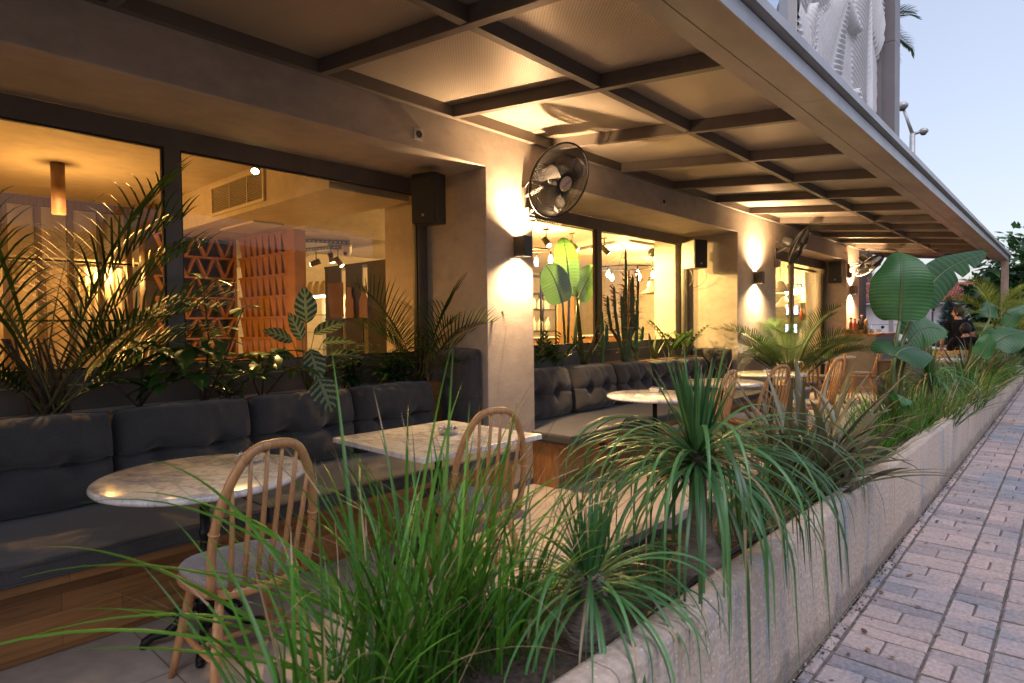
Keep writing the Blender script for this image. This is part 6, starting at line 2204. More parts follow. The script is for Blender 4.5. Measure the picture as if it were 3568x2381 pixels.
AMB = (1.0, 0.50, 0.125)
YEL = (1.0, 0.62, 0.21)
MT['tubebrown'] = simple('brown_tube', (0.16, 0.085, 0.045), (0.2, 0.11, 0.06), 10, 0.5)
MT['warmdisc'] = emis('warm_disc', (1.0, 0.72, 0.42), 14)
for i, (x, y, lab) in enumerate(((-6.81, 1.42, 'brown cylinder pendant lamp hanging from the ceiling above the tall palm'), (-6.81, -0.6, 'unseen brown cylinder pendant lamp added out past the palm side'))):  # the second pendant is unseen, added to brighten the amber ceiling
    t = thing('pendant_lamp', lab, 'lamp', (x, y, 2.9), 0, 'brown cylinder lamps')
    m = MB(); m.lathe([(0.045, 2.45), (0.055, 2.44), (0.055, 2.9), (0.001, 2.9)], (x, y, 0), 20); m.build('tube', 'tubebrown', t)
    m = MB(); m.lathe([(0.046, 2.452), (0.001, 2.451)], (x, y, 0), 20); m.build('bulb', 'warmdisc', t)
    lamp('pendant_light', 'POINT', (x, y, 2.22), 10, AMB, t, 0.05)
for i, (x, y, lab) in enumerate(((-5.46, 1.60, 'round downlight in the ceiling close behind the first window top rail'), (-5.46, -0.4, 'unseen round downlight added in the ceiling out toward the picture edge'), (-9.3, 0.6, 'added round downlight hidden in the duct behind the post partition'), (-9.3, 2.4, 'added round downlight hidden at the end of the boxed duct'))):  # only the first is visible; the others are added to brighten the room
    t = thing('downlight', lab, 'lamp', (x, y, 2.9), 0, 'recessed ceiling lamps')
    m = MB(); m.lathe([(0.062, 2.886), (0.062, 2.899), (0.05, 2.899), (0.046, 2.888)], (x, y, 0), 20); m.build('ring', 'whiteplastic', t)
    m = MB(); m.lathe([(0.046, 2.889), (0.001, 2.8885)], (x, y, 0), 20); m.build('bulb', 'warmdisc', t)
    if x > -9: lamp('downlight_lamp', 'SPOT', (x, y, 2.87), 62, AMB, t, 0.035, rad(150), 0.7, (0, 0, 0))
    else: lamp('downlight_lamp', 'POINT', (x, y, 2.1), 13, AMB, t, 0.05)  # free point light under the duct, added to brighten the back wall
# ceiling spot close to the bulkhead
GTK = 'track spots inside the cafe'


def spot(p, d, label, pw=0, r=0.035, L=0.13, mat='trackgrey'):
    p, d = V(p), V(d).normalized()
    t = thing('track_spot', label, 'spotlight', p, 0, GTK)
    m = MB(); m.tube([p + V((0, 0, 0.16)), p + V((0, 0, 0.01))], 0.008, 6); m.box(p.x - 0.04, p.x + 0.04, p.y - 0.02, p.y + 0.02, p.z + 0.15, p.z + 0.17); m.build('bracket', mat, t)
    m = MB(); m.tube([p - d * L * 0.4, p + d * L * 0.6], r, 14); m.build('barrel', mat, t)
    m = MB()
    q = d.to_track_quat('Z', 'Y').to_matrix().to_4x4()
    m.lathe([(r * 0.85, 0), (0.001, 0.001)], p + d * (L * 0.6 + 0.002), 14, 0, q); m.build('bulb', 'warmdisc', t)
    if pw:
        o = lamp('spot_light', 'SPOT', p + d * (L * 0.6 + 0.02), pw, YEL, t, 0.03, rad(115), 0.7)
        o.rotation_euler = (-d).to_track_quat('Z', 'Y').to_euler()


spot((-5.05, 2.42, 2.74), (0.55, -0.4, -0.75), 'small ceiling spot just above the air vent', 45)
# trays and spots deep inside behind the orange screen
def tray(a, b, label, w=0.05, hgt=0.045):
    a, b = V(a), V(b)
    m = MB()
    d = (b - a).normalized(); L = (b - a).length
    s = V((-d.y, d.x, 0)) * w / 2
    for sg in (-1, 1):
        o_ = s * sg
        n = max(4, int(L / 0.05))
        # punched side rails: top and bottom strips with studs between
        for z0, z1 in ((0, hgt * 0.28), (hgt * 0.72, hgt)):
            m.add([a + o_ + V((0, 0, z0)), b + o_ + V((0, 0, z0)), b + o_ + V((0, 0, z1)), a + o_ + V((0, 0, z1))], [(0, 1, 2, 3)])
        for k in range(n):
            p = a + d * (k * L / n)
            m.add([p + o_ + V((0, 0, hgt * 0.28)), p + d * (L / n * 0.4) + o_ + V((0, 0, hgt * 0.28)), p + d * (L / n * 0.4) + o_ + V((0, 0, hgt * 0.72)), p + o_ + V((0, 0, hgt * 0.72))], [(0, 1, 2, 3)])
    m.add([a - s, a + s, b + s, b - s], [(0, 1, 2, 3)])
    for k in range(int(L) + 1):
        p = a + d * min(L, 0.3 + k)
        m.tube([p + V((0, 0, hgt)), V((p.x, p.y, 2.9))], 0.004, 5)
    tag(m.build('cable_tray', 'trackgrey'), label, 'cable tray', 'metal cable trays under the cafe ceiling')


tray((-7.2, 3.6, 2.44), (-6.83, 4.47, 2.44), 'short metal cable tray behind the orange end panel')
tray((-7.9, 4.2, 2.40), (-6.95, 4.45, 2.40), 'crossing metal cable tray carrying three small spots')
spot((-7.35, 4.30, 2.24), (-0.5, -0.6, -0.3), 'small spot aimed at the orange end panel side', 0)
spot((-7.12, 4.38, 2.30), (0.15, 0.1, -0.8), 'small spot pointing straight down on the crossing tray', 0)
spot((-7.02, 4.42, 2.24), (0.4, 0.3, -0.6), 'small spot pointing away on the crossing tray', 0)
t = thing('dome_camera', 'small cream dome camera hanging from the tray end', 'camera', (-6.88, 4.46, 2.44))
m = MB(); m.lathe([(0.001, 2.29), (0.035, 2.295), (0.058, 2.34), (0.062, 2.40), (0.064, 2.435), (0.001, 2.436)], (-6.88, 4.46, 0), 20); m.build('housing', 'ventcream', t)
m = MB(); m.ball((-6.85, 4.42, 2.325), 0.026, 12); m.build('lens', 'blackplastic', t)
# dark display cabinet with openings, hanging boards
dc = thing('display_cabinet', 'dark tall cabinet with slot openings holding wooden boards, behind the first window', 'cabinet', (-7.87, 5.2, 0))
m = MB()
Y0, Y1 = 5.20, 5.50
cols = [(-8.64, -8.19), (-8.07, -7.64), (-7.51, -6.9)]
m.box(-8.66, -6.9, Y0 - 0.002, Y1, 2.29, 2.325)
for a, b in cols: m.box(a, b, Y0 + 0.0, Y0 + 0.02, 0.1, 2.289)
m.box(-8.66, -6.9, Y0 - 0.003, Y1, 1.50, 1.525)
m.build('carcass', 'cabinetdark', dc)
m = MB(); m.box(-8.66, -6.9, Y1, Y1 + 0.02, 0.0, 1.5); m.build('back_panel', 'kraft', dc)


def board(pts, y, label, mat):
    m = MB()
    n = len(pts)
    vs = [(x, y, z) for x, z in pts] + [(x, y + 0.02, z) for x, z in pts]
    m.add(vs, [tuple(range(n)), tuple(range(n, 2 * n))[::-1]] + [(i, n + i, n + (i + 1) % n, (i + 1) % n) for i in range(n)])
    tag(m.build('wooden_board', mat), label, 'board', 'boards hanging on the dark cabinet')


board([(-8.50, 2.06), (-8.10, 2.06), (-8.10, 1.53), (-8.42, 1.54), (-8.50, 1.80)], Y0 - 0.04, 'large reddish brown board leaning on the dark cabinet', 'panelbrown')


def bottle_shape(xc, z0, w, h):
    pr = [(0.5, 0), (0.5, 0.05), (0.46, 0.3), (0.5, 0.45), (0.46, 0.58), (0.24, 0.72), (0.2, 0.85), (0.24, 1.0)]
    return [(xc + w * a, z0 + h * b) for a, b in pr] + [(xc - w * a, z0 + h * b) for a, b in pr[::-1]]


board(bottle_shape(-7.93, 1.527, 0.22, 0.45), Y0 - 0.04, 'pale bottle shaped board on the dark cabinet shelf', 'beech')
board(bottle_shape(-7.57, 1.527, 0.2, 0.45), Y0 - 0.04, 'second pale bottle shaped board near the slot opening', 'beech')
# lit glass display case with paper bags on top
gc = thing('display_case', 'brightly lit glass display case deep in the cafe behind the orange end panel', 'display case', (-9.7, 5.8, 0))
m = MB(); m.box(-10.4, -9.25, 5.62, 6.2, 0, 0.6); m.box(-10.4, -9.25, 5.62, 6.2, 1.935, 1.965); m.box(-10.4, -9.25, 6.18, 6.2, 0.6, 1.935); m.build('frame', 'whiteplastic', gc)
for z in (1.0, 1.3, 1.6):
    m = MB(); m.box(-10.39, -9.26, 5.65, 6.17, z, z + 0.012); m.build('shelf', 'clearglass', gc)
m = MB(); m.box(-10.38, -9.27, 5.66, 5.72, 1.905, 1.933); m.build('light_strip', emis('case_strip', (1.0, 0.82, 0.45), 9), gc)
lamp('case_light', 'POINT', (-9.8, 5.8, 1.75), 7, YEL, gc, 0.06)
for i in range(4):
    m = MB()
    x = -10.05 + 0.22 * i
    m.add([(x - 0.075, 5.72, 1.967), (x + 0.075, 5.72, 1.967), (x + 0.075, 5.82, 1.967), (x - 0.075, 5.82, 1.967), (x - 0.07, 5.77, 2.20), (x + 0.07, 5.77, 2.20), (x - 0.072, 5.73, 2.12), (x + 0.072, 5.73, 2.12), (x + 0.072, 5.81, 2.12), (x - 0.072, 5.81, 2.12)],
          [(0, 1, 7, 6), (1, 2, 8, 7), (2, 3, 9, 8), (3, 0, 6, 9), (6, 7, 5, 4), (8, 9, 4, 5), (7, 8, 5), (9, 6, 4)])
    tag(m.build('paper_bag', 'kraft'), ('folded kraft coffee bag at the hidden end of the display case top', 'folded kraft coffee bag just past the orange end panel', 'folded kraft coffee bag, middle one showing on the display case', 'folded kraft coffee bag touching the dark cabinet')[i], 'bag', 'kraft bags on the display case')
# second room: trays, ring chandeliers, cone pendant, shelf
tray((-5.24, 5.9, 2.74), (-5.13, 8.9, 2.74), 'long metal cable tray just behind the second window head')
tray((-5.45, 8.9, 2.74), (-5.4, 11.0, 2.74), 'metal cable tray toward the cone pendant in the second room')
tray((-7.0, 9.3, 2.74), (-5.5, 8.6, 2.70), 'slanting cable tray crossing the second room ceiling')
spot((-5.20, 7.0, 2.50), (0.6, 0.42, -0.65), 'pale track spot in the middle of the second window', 110, 0.04, 0.17, 'ventcream')
spot((-5.22, 6.45, 2.50), (0.7, -0.15, -0.7), 'glaring track spot near the first pier in the second window', 90, 0.04, 0.14)
spot((-5.17, 7.75, 2.50), (0.5, 0.45, -0.6), 'track spot beside the second window post', 70, 0.04, 0.16)
GR = 'ring chandeliers in the second room'


def ring(c, R, nb, label, pw):
    c = V(c)
    t = thing('ring_chandelier', label, 'chandelier', c, 0, GR)
    m = MB()
    m.tube([c + V((R * cos(2 * pi * i / 40), R * sin(2 * pi * i / 40), 0)) for i in range(40)], 0.014, 8, closed=True)
    m.build('ring', 'iron', t)
    m = MB()
    for k in range(3):
        a = 2 * pi * k / 3 + 0.3
        m.tube([c + V((R * cos(a), R * sin(a), 0)), V((c.x, c.y, 2.9))], 0.004, 5)
    m.build('chain', 'iron', t)
    for k in range(nb):
        a = 2 * pi * k / nb + 0.5
        p = c + V((R * cos(a), R * sin(a), -0.02))
        m = MB(); m.tube([p, p - V((0, 0, 0.07))], 0.016, 8); m.build('socket', 'iron', t)
        m = MB(); m.lathe([(0.012, -0.07), (0.03, -0.12), (0.034, -0.15), (0.02, -0.19), (0.001, -0.2)], p, 12); m.build('bulb', 'bulb', t)
    lamp('chandelier_light', 'POINT', c - V((0, 0, 0.14)), pw, YEL, t, 0.12)


ring((-6.3, 7.45, 2.56), 0.28, 4, 'ring chandelier with glowing bulbs against the first pier side of the second window', 75)
ring((-6.6, 10.6, 2.50), 0.55, 6, 'wide ring chandelier with glowing bulbs behind the red leafed cactus', 75)
ring((-4.62, 14.45, 2.22), 0.16, 5, 'small ring chandelier glowing behind the last glazed opening', 26)
ring((-6.9, 13.0, 2.45), 0.45, 6, 'wide ring chandelier near the bar beyond the second window', 70)
t = thing('cone_pendant', 'brown cone pendant lamp on a ball canopy near the inner pier', 'lamp', (-6.5, 11.4, 2.9), 0, 'cone pendants')
m = MB(); m.ball((-6.2, 11.0, 2.80), 0.09, 14); m.tube([(-6.2, 11.0, 2.75), (-6.2, 11.0, 2.22)], 0.005, 5); m.build('cord', 'iron', t)
m = MB(); m.lathe([(0.24, 1.98), (0.22, 2.01), (0.10, 2.10), (0.05, 2.22), (0.001, 2.23)], (-6.2, 11.0, 0), 28); m.build('shade', 'tubebrown', t)
m = MB(); m.lathe([(0.235, 1.982), (0.001, 1.99)], (-6.2, 11.0, 0), 28); m.build('bulb', 'warmdisc', t)
for i, (x, y, z, lab) in enumerate(((-4.52, 13.3, 2.02, 'wide pale cone pendant inside the last opening by the pier'), (-4.75, 14.2, 1.72, 'second pale cone pendant lower inside the last opening'))):
    t = thing('cone_pendant', lab, 'lamp', (x, y, 2.9), 0, 'cone pendants')
    m = MB(); m.tube([(x, y, 2.9), (x, y, z + 0.2)], 0.005, 5); m.build('cord', 'iron', t)
    m = MB(); m.lathe([(0.22, z), (0.20, z + 0.04), (0.12, z + 0.12), (0.05, z + 0.22), (0.001, z + 0.23)], (x, y, 0), 28); m.build('shade', 'whiteplastic', t)
    m = MB(); m.lathe([(0.215, z + 0.002), (0.001, z + 0.01)], (x, y, 0), 28); m.build('bulb', 'warmdisc', t)
# shelf rack with white bottles
sr = thing('shelf_rack', 'black metal shelf rack standing against the inner wall beside the first pier', 'shelf', (-7.0, 8.3, 0))
for x in (-7.15, -6.85):
    for y in (7.7, 8.3, 8.72):
        m = MB(); m.box(x - 0.012, x + 0.012, y - 0.012, y + 0.012, 0, 2.3); m.build('post', 'iron', sr)
for z in (0.9, 1.28, 1.66, 1.94, 2.25):
    m = MB(); m.box(-7.16, -6.84, 7.69, 8.73, z - 0.012, z); m.build('shelf', 'iron', sr)
bi = 0
for z in (1.28, 1.66):
    for k in range(4):
        y = 8.02 + 0.19 * k
        m = MB(); m.lathe([(0.05, 0), (0.055, 0.02), (0.055, 0.14), (0.025, 0.2), (0.028, 0.25), (0.001, 0.25)], (-6.95, y, z + 0.001), 14)
        tag(m.build('white_bottle', 'whiteplastic'), 'white bottle on the %s shelf of the black rack, %s from the pier' % ('lower' if z < 1.5 else 'upper', ('first', 'second', 'third', 'fourth')[k]), 'bottle', 'white bottles on the black rack')
m = MB(); m.box(-6.52, -6.5, 8.32, 8.80, 0.9, 2.0); o = m.build('kraft_poster', simple('poster_kraft', (0.50, 0.29, 0.10), (0.55, 0.33, 0.12), 4, 0.7)); tag(o, 'plain tan kraft poster board behind the wide paddle leaves', 'poster')
# bar behind the last opening
br = thing('bar_counter', 'long bar counter with oak front far inside the cafe', 'counter', (-9.5, 11.5, 0))
m = MB(); m.box(-9.8, -9.2, 8.6, 14.4, 0, 1.08); m.build('front', 'oak', br)
m = MB(); m.box(-9.85, -9.1, 8.55, 14.45, 1.081, 1.12); m.build('countertop', 'marble', br)
MT['screenblue'] = emis('screen_blue', (0.55, 0.72, 1.0), 3.0)
for i, (x, z, lab) in enumerate(((-4.78, 1.66, 'small bright blue white screen on the end wall inside the last opening'), (-4.80, 1.24, 'second small bright screen lower on the end wall inside the last opening'))):
    t = thing('menu_screen', lab, 'screen', (x, 14.85, z), 0, 'glowing screens at the bar')
    m = MB(); m.box(x - 0.14, x + 0.14, 14.83, 14.87, z - 0.11, z + 0.11); m.build('casing', 'blackplastic', t)
    m = MB(); m.box(x - 0.125, x + 0.125, 14.824, 14.829, z - 0.095, z + 0.095); m.build('display', 'screenblue', t)
# shelves of bottles behind the bar
bs = thing('bar_shelf', 'dark wall shelf carrying bottles behind the bar', 'shelf', (-11.4, 10.5, 1.4))
for z in (1.45, 1.85):
    m = MB(); m.box(-11.49, -11.2, 8.6, 12.6, z - 0.025, z); m.build('board', 'postwood', bs)
for k in range(14):
    for z in (1.451, 1.851):
        y = 8.8 + 0.27 * k + 0.05 * sin(k * 5 + z)
        m = MB(); hh = 0.22 + 0.06 * abs(sin(k * 3.3 + z)); m.lathe([(0.035, 0), (0.037, hh * 0.6), (0.013, hh * 0.75), (0.013, hh), (0.001, hh)], (-11.33, y, z), 8)
        o = m.build('bar_bottle', 'oilbrown' if k % 3 else 'sauce')
        tag(o, 'small dark bottle on the wall shelf behind the bar', 'bottle', 'bottles on the bar shelf')

# bottle shelf and dark back panel on the end wall seen through the last opening
es = thing('wall_shelf', 'dark shelf unit with bottles on the end wall inside the last opening', 'shelf', (-4.45, 14.8, 1.2))
m = MB(); m.box(-5.2, -4.05, 14.872, 14.895, 0.6, 2.05); m.build('back_panel', 'cabinetdark', es)
for z in (0.95, 1.42, 1.84):
    m = MB(); m.box(-4.62, -4.06, 14.70, 14.871, z - 0.02, z); m.build('board', 'postwood', es)
for k in range(7):
    for z in (0.951, 1.421):
        x = -4.58 + 0.075 * k
        hh = 0.22 + 0.07 * abs(sin(k * 2.7 + z))
        m = MB(); m.lathe([(0.028, 0), (0.03, hh * 0.6), (0.011, hh * 0.75), (0.011, hh), (0.001, hh)], (x, 14.79, z), 10)
        tag(m.build('shelf_bottle', ('sauce', 'oilbrown', 'whiteplastic', 'kraft')[(k + int(z * 3)) % 4]), 'small bottle on the end wall shelf inside the last opening', 'bottle', 'bottles on the end wall shelf')
for k in range(3):
    m = MB(); m.box(-4.55 + 0.16 * k, -4.43 + 0.16 * k, 14.72, 14.80, 1.8405, 1.98 + 0.03 * (k % 2), ch=0.004)
    tag(m.build('carton', 'kraft' if k != 1 else 'sauce'), ('tan carton on the top board of the end wall shelf, by the screens', 'red carton on the top board of the end wall shelf', 'tan carton on the top board of the end wall shelf, by the curtain')[k], 'carton', 'cartons on the end wall shelf')
# ================================================================== BEYOND THE TERRACE
# long house with red tiled roof
HS = thing('tiled_house', 'long low pale house with red tiled hip roof beyond the terrace', 'building', (-7, 53, 0))
MT['housewall'] = simple('house_wall', (0.48, 0.45, 0.47), (0.56, 0.53, 0.55), 1.2, 0.9, bs=0.1)
MT['rooftile'] = simple('roof_tile', (0.30, 0.085, 0.065), (0.42, 0.14, 0.11), 2.5, 0.8, tone=0.35, bs=0.2, detail=7)
# eave runs from HP to HQ
HP, HQ = V((-16.0, 46.0, 0)), V((4.0, 64.0, 0))
hd = (HQ - HP).normalized(); hn = V((hd.y, -hd.x, 0))
HL = (HQ - HP).length
HM = Matrix(((hd.x, -hn.x, 0, HP.x), (hd.y, -hn.y, 0, HP.y), (0, 0, 1, 0), (0, 0, 0, 1)))
m = MB(); m.box(0.5, HL - 0.5, 0.55, 7.5, -0.05, 2.70, M=HM); m.build('wall', 'housewall', HS)
m = MB()
rows, colsn = 15, 120
eave, ridge, run = 2.72, 4.22, 4.0
for r in range(rows):
    v0, v1 = r / rows, (r + 1) / rows
    vs = []; tn = []
    n = colsn * 2
    for (v, dz) in ((v0, 0.055), (v1, 0.0)):
        for i in range(n + 1):
            x = HL * i / n
            lo, hi = 2.2 * v, HL - 2.2 * v
            x = min(max(x, lo), hi)
            z = eave + (ridge - eave) * v + dz + 0.05 * (i % 2)
            vs.append(HM @ V((x, run * v, z)))
    rs = random.Random(r)
    tl = [rs.random() for _ in range(n + 2)]
    tn = [tl[i // 2] for i in range(n + 1)] * 2
    fs = [(i, i + 1, n + 2 + i, n + 1 + i) for i in range(n)]
    m.add(vs, fs, 0, False, tn)
m.add([HM @ V((0, 0, eave)), HM @ V((2.2, run, ridge)), HM @ V((0, 2 * run, eave))], [(0, 1, 2)], 0)
m.add([HM @ V((2.2, run, ridge)), HM @ V((HL - 2.2, run, ridge)), HM @ V((HL, 2 * run, eave)), HM @ V((0, 2 * run, eave))], [(0, 1, 2, 3)], 0)
m.tube([HM @ V((2.2, run, ridge + 0.06)), HM @ V((HL - 2.2, run, ridge + 0.06))], 0.13, 8)
m.tube([HM @ V((0, 0, eave + 0.05)), HM @ V((2.2, run, ridge + 0.05))], 0.11, 8)
m.build('roof', 'rooftile', HS)
MT['eaveboard'] = simple('eave_board', (0.26, 0.24, 0.26), (0.32, 0.30, 0.32), 4, 0.7)
m = MB(); m.box(-0.05, HL + 0.05, -0.12, 0.02, eave - 0.16, eave - 0.01, M=HM); m.box(0.05, HL, 0.03, 0.5, eave - 0.06, eave - 0.03, M=HM); m.build('eave', 'eaveboard', HS)
MT['darkwin'] = simple('dark_window', (0.03, 0.032, 0.036), (0.05, 0.05, 0.055), 4, 0.15)
for k in range(4):
    x = 5.5 + 5.2 * k
    m = MB(); m.box(x, x + 1.1, 0.50, 0.548, 0.9, 2.1, M=HM); w_ = m.build('window', 'eaveboard', HS)
    m = MB(); m.box(x + 0.08, x + 1.02, 0.48, 0.499, 0.98, 2.02, M=HM); m.build('pane', 'darkwin', w_)
# low neighbouring house seen past the post
m = MB(); m.box(3.2, 12, 40, 48, -0.05, 2.9); o = m.build('garden_house', 'housewall'); tag(o, 'pale low house wall beyond the canopy post under the dense tree', 'building')
# white houses across the street, mirrored in the cafe glass
MT['whitewash'] = simple('white_wash', (0.50, 0.48, 0.49), (0.56, 0.54, 0.54), 1, 0.9)
t = thing('street_house', 'white two storey house across the street, showing in the window reflections', 'building', (24, 14, 0))
m = MB(); m.box(20, 30, -6, 30, -0.05, 5.2); m.build('wall', 'whitewash', t)
for y in range(-4, 29, 4):
    for z in (0.9, 3.4):
        m = MB(); m.box(19.93, 19.999, y, y + 1.3, z, z + 1.3); m.build('window', 'darkwin', t)

# ------------------------------------------------------------------ trees
MT['treeleaf'] = leafmat('tree_leaf', (0.025, 0.075, 0.018), (0.07, 0.155, 0.04), tone=0.55, trans=0.25, rough=0.35, scale=2)
MT['cypress'] = leafmat('conifer_leaf', (0.09, 0.16, 0.14), (0.16, 0.24, 0.21), tone=0.45, trans=0.1, rough=0.6, scale=3)
MT['shrubleaf'] = leafmat('shrub_leaf', (0.03, 0.065, 0.02), (0.06, 0.10, 0.03), tone=0.5, trans=0.2, scale=3)


def tree(base, th, cr, label, nl, leaf, mat='treeleaf', seed=1, clumps=26, group=None, tr=0.16):
    rs = random.Random(seed)
    base = V(base)
    t = thing('broadleaf_tree', label, 'tree', base, 0, group)
    m = MB()
    top = base + V((0, 0, th))
    m.tube([base, base.lerp(top, 0.5) + V((0.06, 0, 0)), top], [tr, tr * 0.8, tr * 0.6], 12)
    centers = []
    for k in range(clumps):
        d = V((rs.gauss(0, 1), rs.gauss(0, 1), rs.gauss(0, 0.9))).normalized()
        p = top + V((d.x * cr[0], d.y * cr[0], d.z * cr[1] + cr[1] * 0.55)) * rs.uniform(0.55, 1.0)
        centers.append((p, rs.uniform(0.35, 0.62) * cr[0] * 0.62))
        m.tube([top + V((0, 0, -0.2)), top.lerp(p, 0.5) + V((0, 0, 0.1)), p], [tr * 0.35, tr * 0.2, 0.015], 6)
    m.build('trunk', 'bark', t)
    m = MB()
    for i in range(nl):
        c, r_ = rs.choice(centers)
        d = V((rs.gauss(0, 1), rs.gauss(0, 1), rs.gauss(0, 1))).normalized() * r_ * rs.random() ** 0.35
        p = c + d
        dv = (d.normalized() * 0.7 + V((rs.uniform(-1, 1), rs.uniform(-1, 1), rs.uniform(-0.9, 0.5)))).normalized()
        l_ = leaf * rs.uniform(0.7, 1.25); sd_ = dv.cross(V((rs.uniform(-.5, .5), rs.uniform(-.5, .5), 1))).normalized() * l_ * 0.22
        dn = V((0, 0, -0.12 * l_)); tn = rs.random()
        m.add([p, p + dv * l_ * 0.45 + sd_ + dn * 0.2, p + dv * l_ * 0.45 - V((0, 0, 0.04 * l_)), p + dv * l_ * 0.45 - sd_ + dn * 0.2, p + dv * l_ + dn], [(0, 1, 2), (0, 2, 3), (1, 4, 2), (2, 4, 3)], 0, True, tn)
    m.build('crown', mat, t)


tree((0.55, 24.3, 0), 1.35, (2.6, 1.6), 'dense dark glossy tree rising behind the canopy corner', 42000, 0.38, seed=4, clumps=110)
tree((2.2, 30, 0), 2.2, (2.4, 2.0), 'dense tree farther behind at the picture edge over the garden house', 12000, 0.28, seed=9, clumps=50)


def conifer(base, hgt, r, label, seed, n=1500):
    rs = random.Random(seed)
    base = V(base)
    t = thing('cypress_tree', label, 'conifer', base, 0, 'blue green conifers along the house wall')
    m = MB(); m.tube([base, base + V((0, 0, hgt * 0.95))], [0.05, 0.01], 8); m.build('trunk', 'bark', t)
    m = MB()
    for i in range(n):
        f = rs.random() ** 0.8
        z = 0.12 + f * (hgt - 0.12)
        rr_ = r * (1 - f) ** 0.75 * (0.55 + 0.55 * rs.random()) + 0.04
        a = rs.uniform(0, 6.28)
        p = base + V((cos(a) * rr_ * 0.35, sin(a) * rr_ * 0.35, z))
        bladeM(m, p, a + rs.uniform(-.4, .4), rs.uniform(-0.2, 0.7), rr_ * 0.9, 0.07, 0.4, 3, 0.2, 0, rs.random(), 0.4, 1.3)
    m.build('crown', 'cypress', t)


conifer((-2.98, 24.3, 0), 2.15, 0.62, 'blue green conifer behind the red lantern and the standing man', 1)
conifer((-2.2, 24.9, 0), 2.1, 0.55, 'blue green conifer behind the shoulder of the standing man', 2)
conifer((-4.6, 20.4, 0), 1.35, 0.6, 'low blue green conifer by the white post and motor scooters', 3)
# hedge row of shrubs
for i in range(7):
    x = -6.4 + i * 0.95
    rs = random.Random(60 + i)
    y = 24.9 + i * 0.55 + rs.uniform(-.3, .3)
    m = MB()
    for k in range(420):
        d = V((rs.gauss(0, 1), rs.gauss(0, 1), abs(rs.gauss(0, 1)))).normalized() * rs.random() ** 0.4
        ovleaf(m, (x + d.x * 0.55, y + d.y * 0.45, 0.03 + d.z * (0.62 + 0.12 * sin(i * 2))), (d.x, d.y, d.z + rs.uniform(-.3, .5)), (0, 0, 1), 0.11, 0.05, 0.5, 0, rs.random(), 3, 0.2)
    o = m.build('garden_shrub', 'shrubleaf')
    tag(o, ('first', 'second', 'third', 'fourth', 'fifth', 'sixth', 'seventh')[i] + ' low garden shrub counted from the counter along the house wall', 'shrub', 'low shrubs along the house wall')
# palm trunk with dry leaf bases, crown above the picture of the canopy
t = thing('palm_tree', 'stout palm trunk with ragged leaf bases above the red roof beside the last pier', 'palm tree', (-15.4, 69.6, 0))
b = V((-15.4, 69.6, 0))
m = MB(); m.tube([b + V((0, 0, k * 0.8)) for k in range(14)], [0.52 + 0.08 * (k % 2) for k in range(14)], 12)
rs = random.Random(2)
for i in range(700):
    z = rs.uniform(2.5, 10.4); a = rs.uniform(0, 6.28)
    bladeM(m, b + V((cos(a) * 0.48, sin(a) * 0.48, z)), a, rs.uniform(0.5, 1.1), rs.uniform(0.4, 0.8), 0.16, -0.3, 2, 0.2, 0, rs.random(), 0, 1.2)
m.build('trunk', 'bark', t)
for k in range(18):
    m = MB(); frond(m, b + V((0, 0, 10.6)), k * 2.4, rs.uniform(0.2, 1.3), 2.6, 0.6, 26, 0.6, 0.05, 0.6, 0.8, 0, 1, 0.4, 0.2, 0.3, rs, 0.03, 3)
    m.build('frond', ['palmleaf', 'rachis'], t)
# tall palm behind the fin, only frond tips show
t = thing('palm_tree', 'tall palm whose frond tips hang out behind the grey corner fin', 'palm tree', (-7.9, 34.4, 0))
b = V((-7.9, 34.4, 0))
m = MB(); m.tube([b, b + V((0.1, 0, 8)), b + V((0, 0, 15.2))], [0.3, 0.22, 0.2], 10); m.build('trunk', 'bark', t)
for k in range(20):
    m = MB(); frond(m, b + V((0, 0, 15.2)), k * 2.4 + 0.4, 0.9 - 0.07 * k, 2.7, 0.55, 34, 0.75, 0.055, 0.75, 1.0, 0, 1, 0.3, 0.15, 0.2, rs, 0.03, 4)
    m.build('frond', ['palmleaf', 'rachis'], t)

# ------------------------------------------------------------------ street lamp
sl = thing('street_lamp', 'double headed grey street lamp against the sky beside the building corner', 'street lamp', (-4.9, 29.6, 0))
MT['lampgrey'] = simple('galvanised_grey', (0.34, 0.35, 0.36), (0.42, 0.43, 0.44), 6, 0.45, 0.4)
j = V((-4.895, 29.606, 8.93))
m = MB(); m.tube([(-4.905, 29.6, 0), (-4.905, 29.6, 5), j], [0.13, 0.11, 0.10], 14); m.build('pole', 'lampgrey', sl)
for tip, r_ in ((V((-5.19, 29.40, 10.0)), 1), (V((-4.62, 29.86, 9.02)), 0.8)):
    m = MB(); m.tube([j, tip], [0.07, 0.05], 10); m.build('arm', 'lampgrey', sl)
    m = MB()
    d = (tip - j).normalized()
    h_ = tip + d * 0.08
    m.lathe([(0.001, -0.17), (0.13, -0.14), (0.21, -0.04), (0.215, 0.0), (0.20, 0.06), (0.13, 0.13), (0.001, 0.16)], h_, 18, 0, Matrix.Diagonal((r_, r_, r_)).to_3x3())
    hd_ = m.build('lamp_head', 'lampgrey', sl)
    m = MB(); m.lathe([(0.15 * r_, -0.125 * r_), (0.09 * r_, -0.19 * r_), (0.001, -0.205 * r_)], h_, 16); m.build('lens', 'darkwin', hd_)

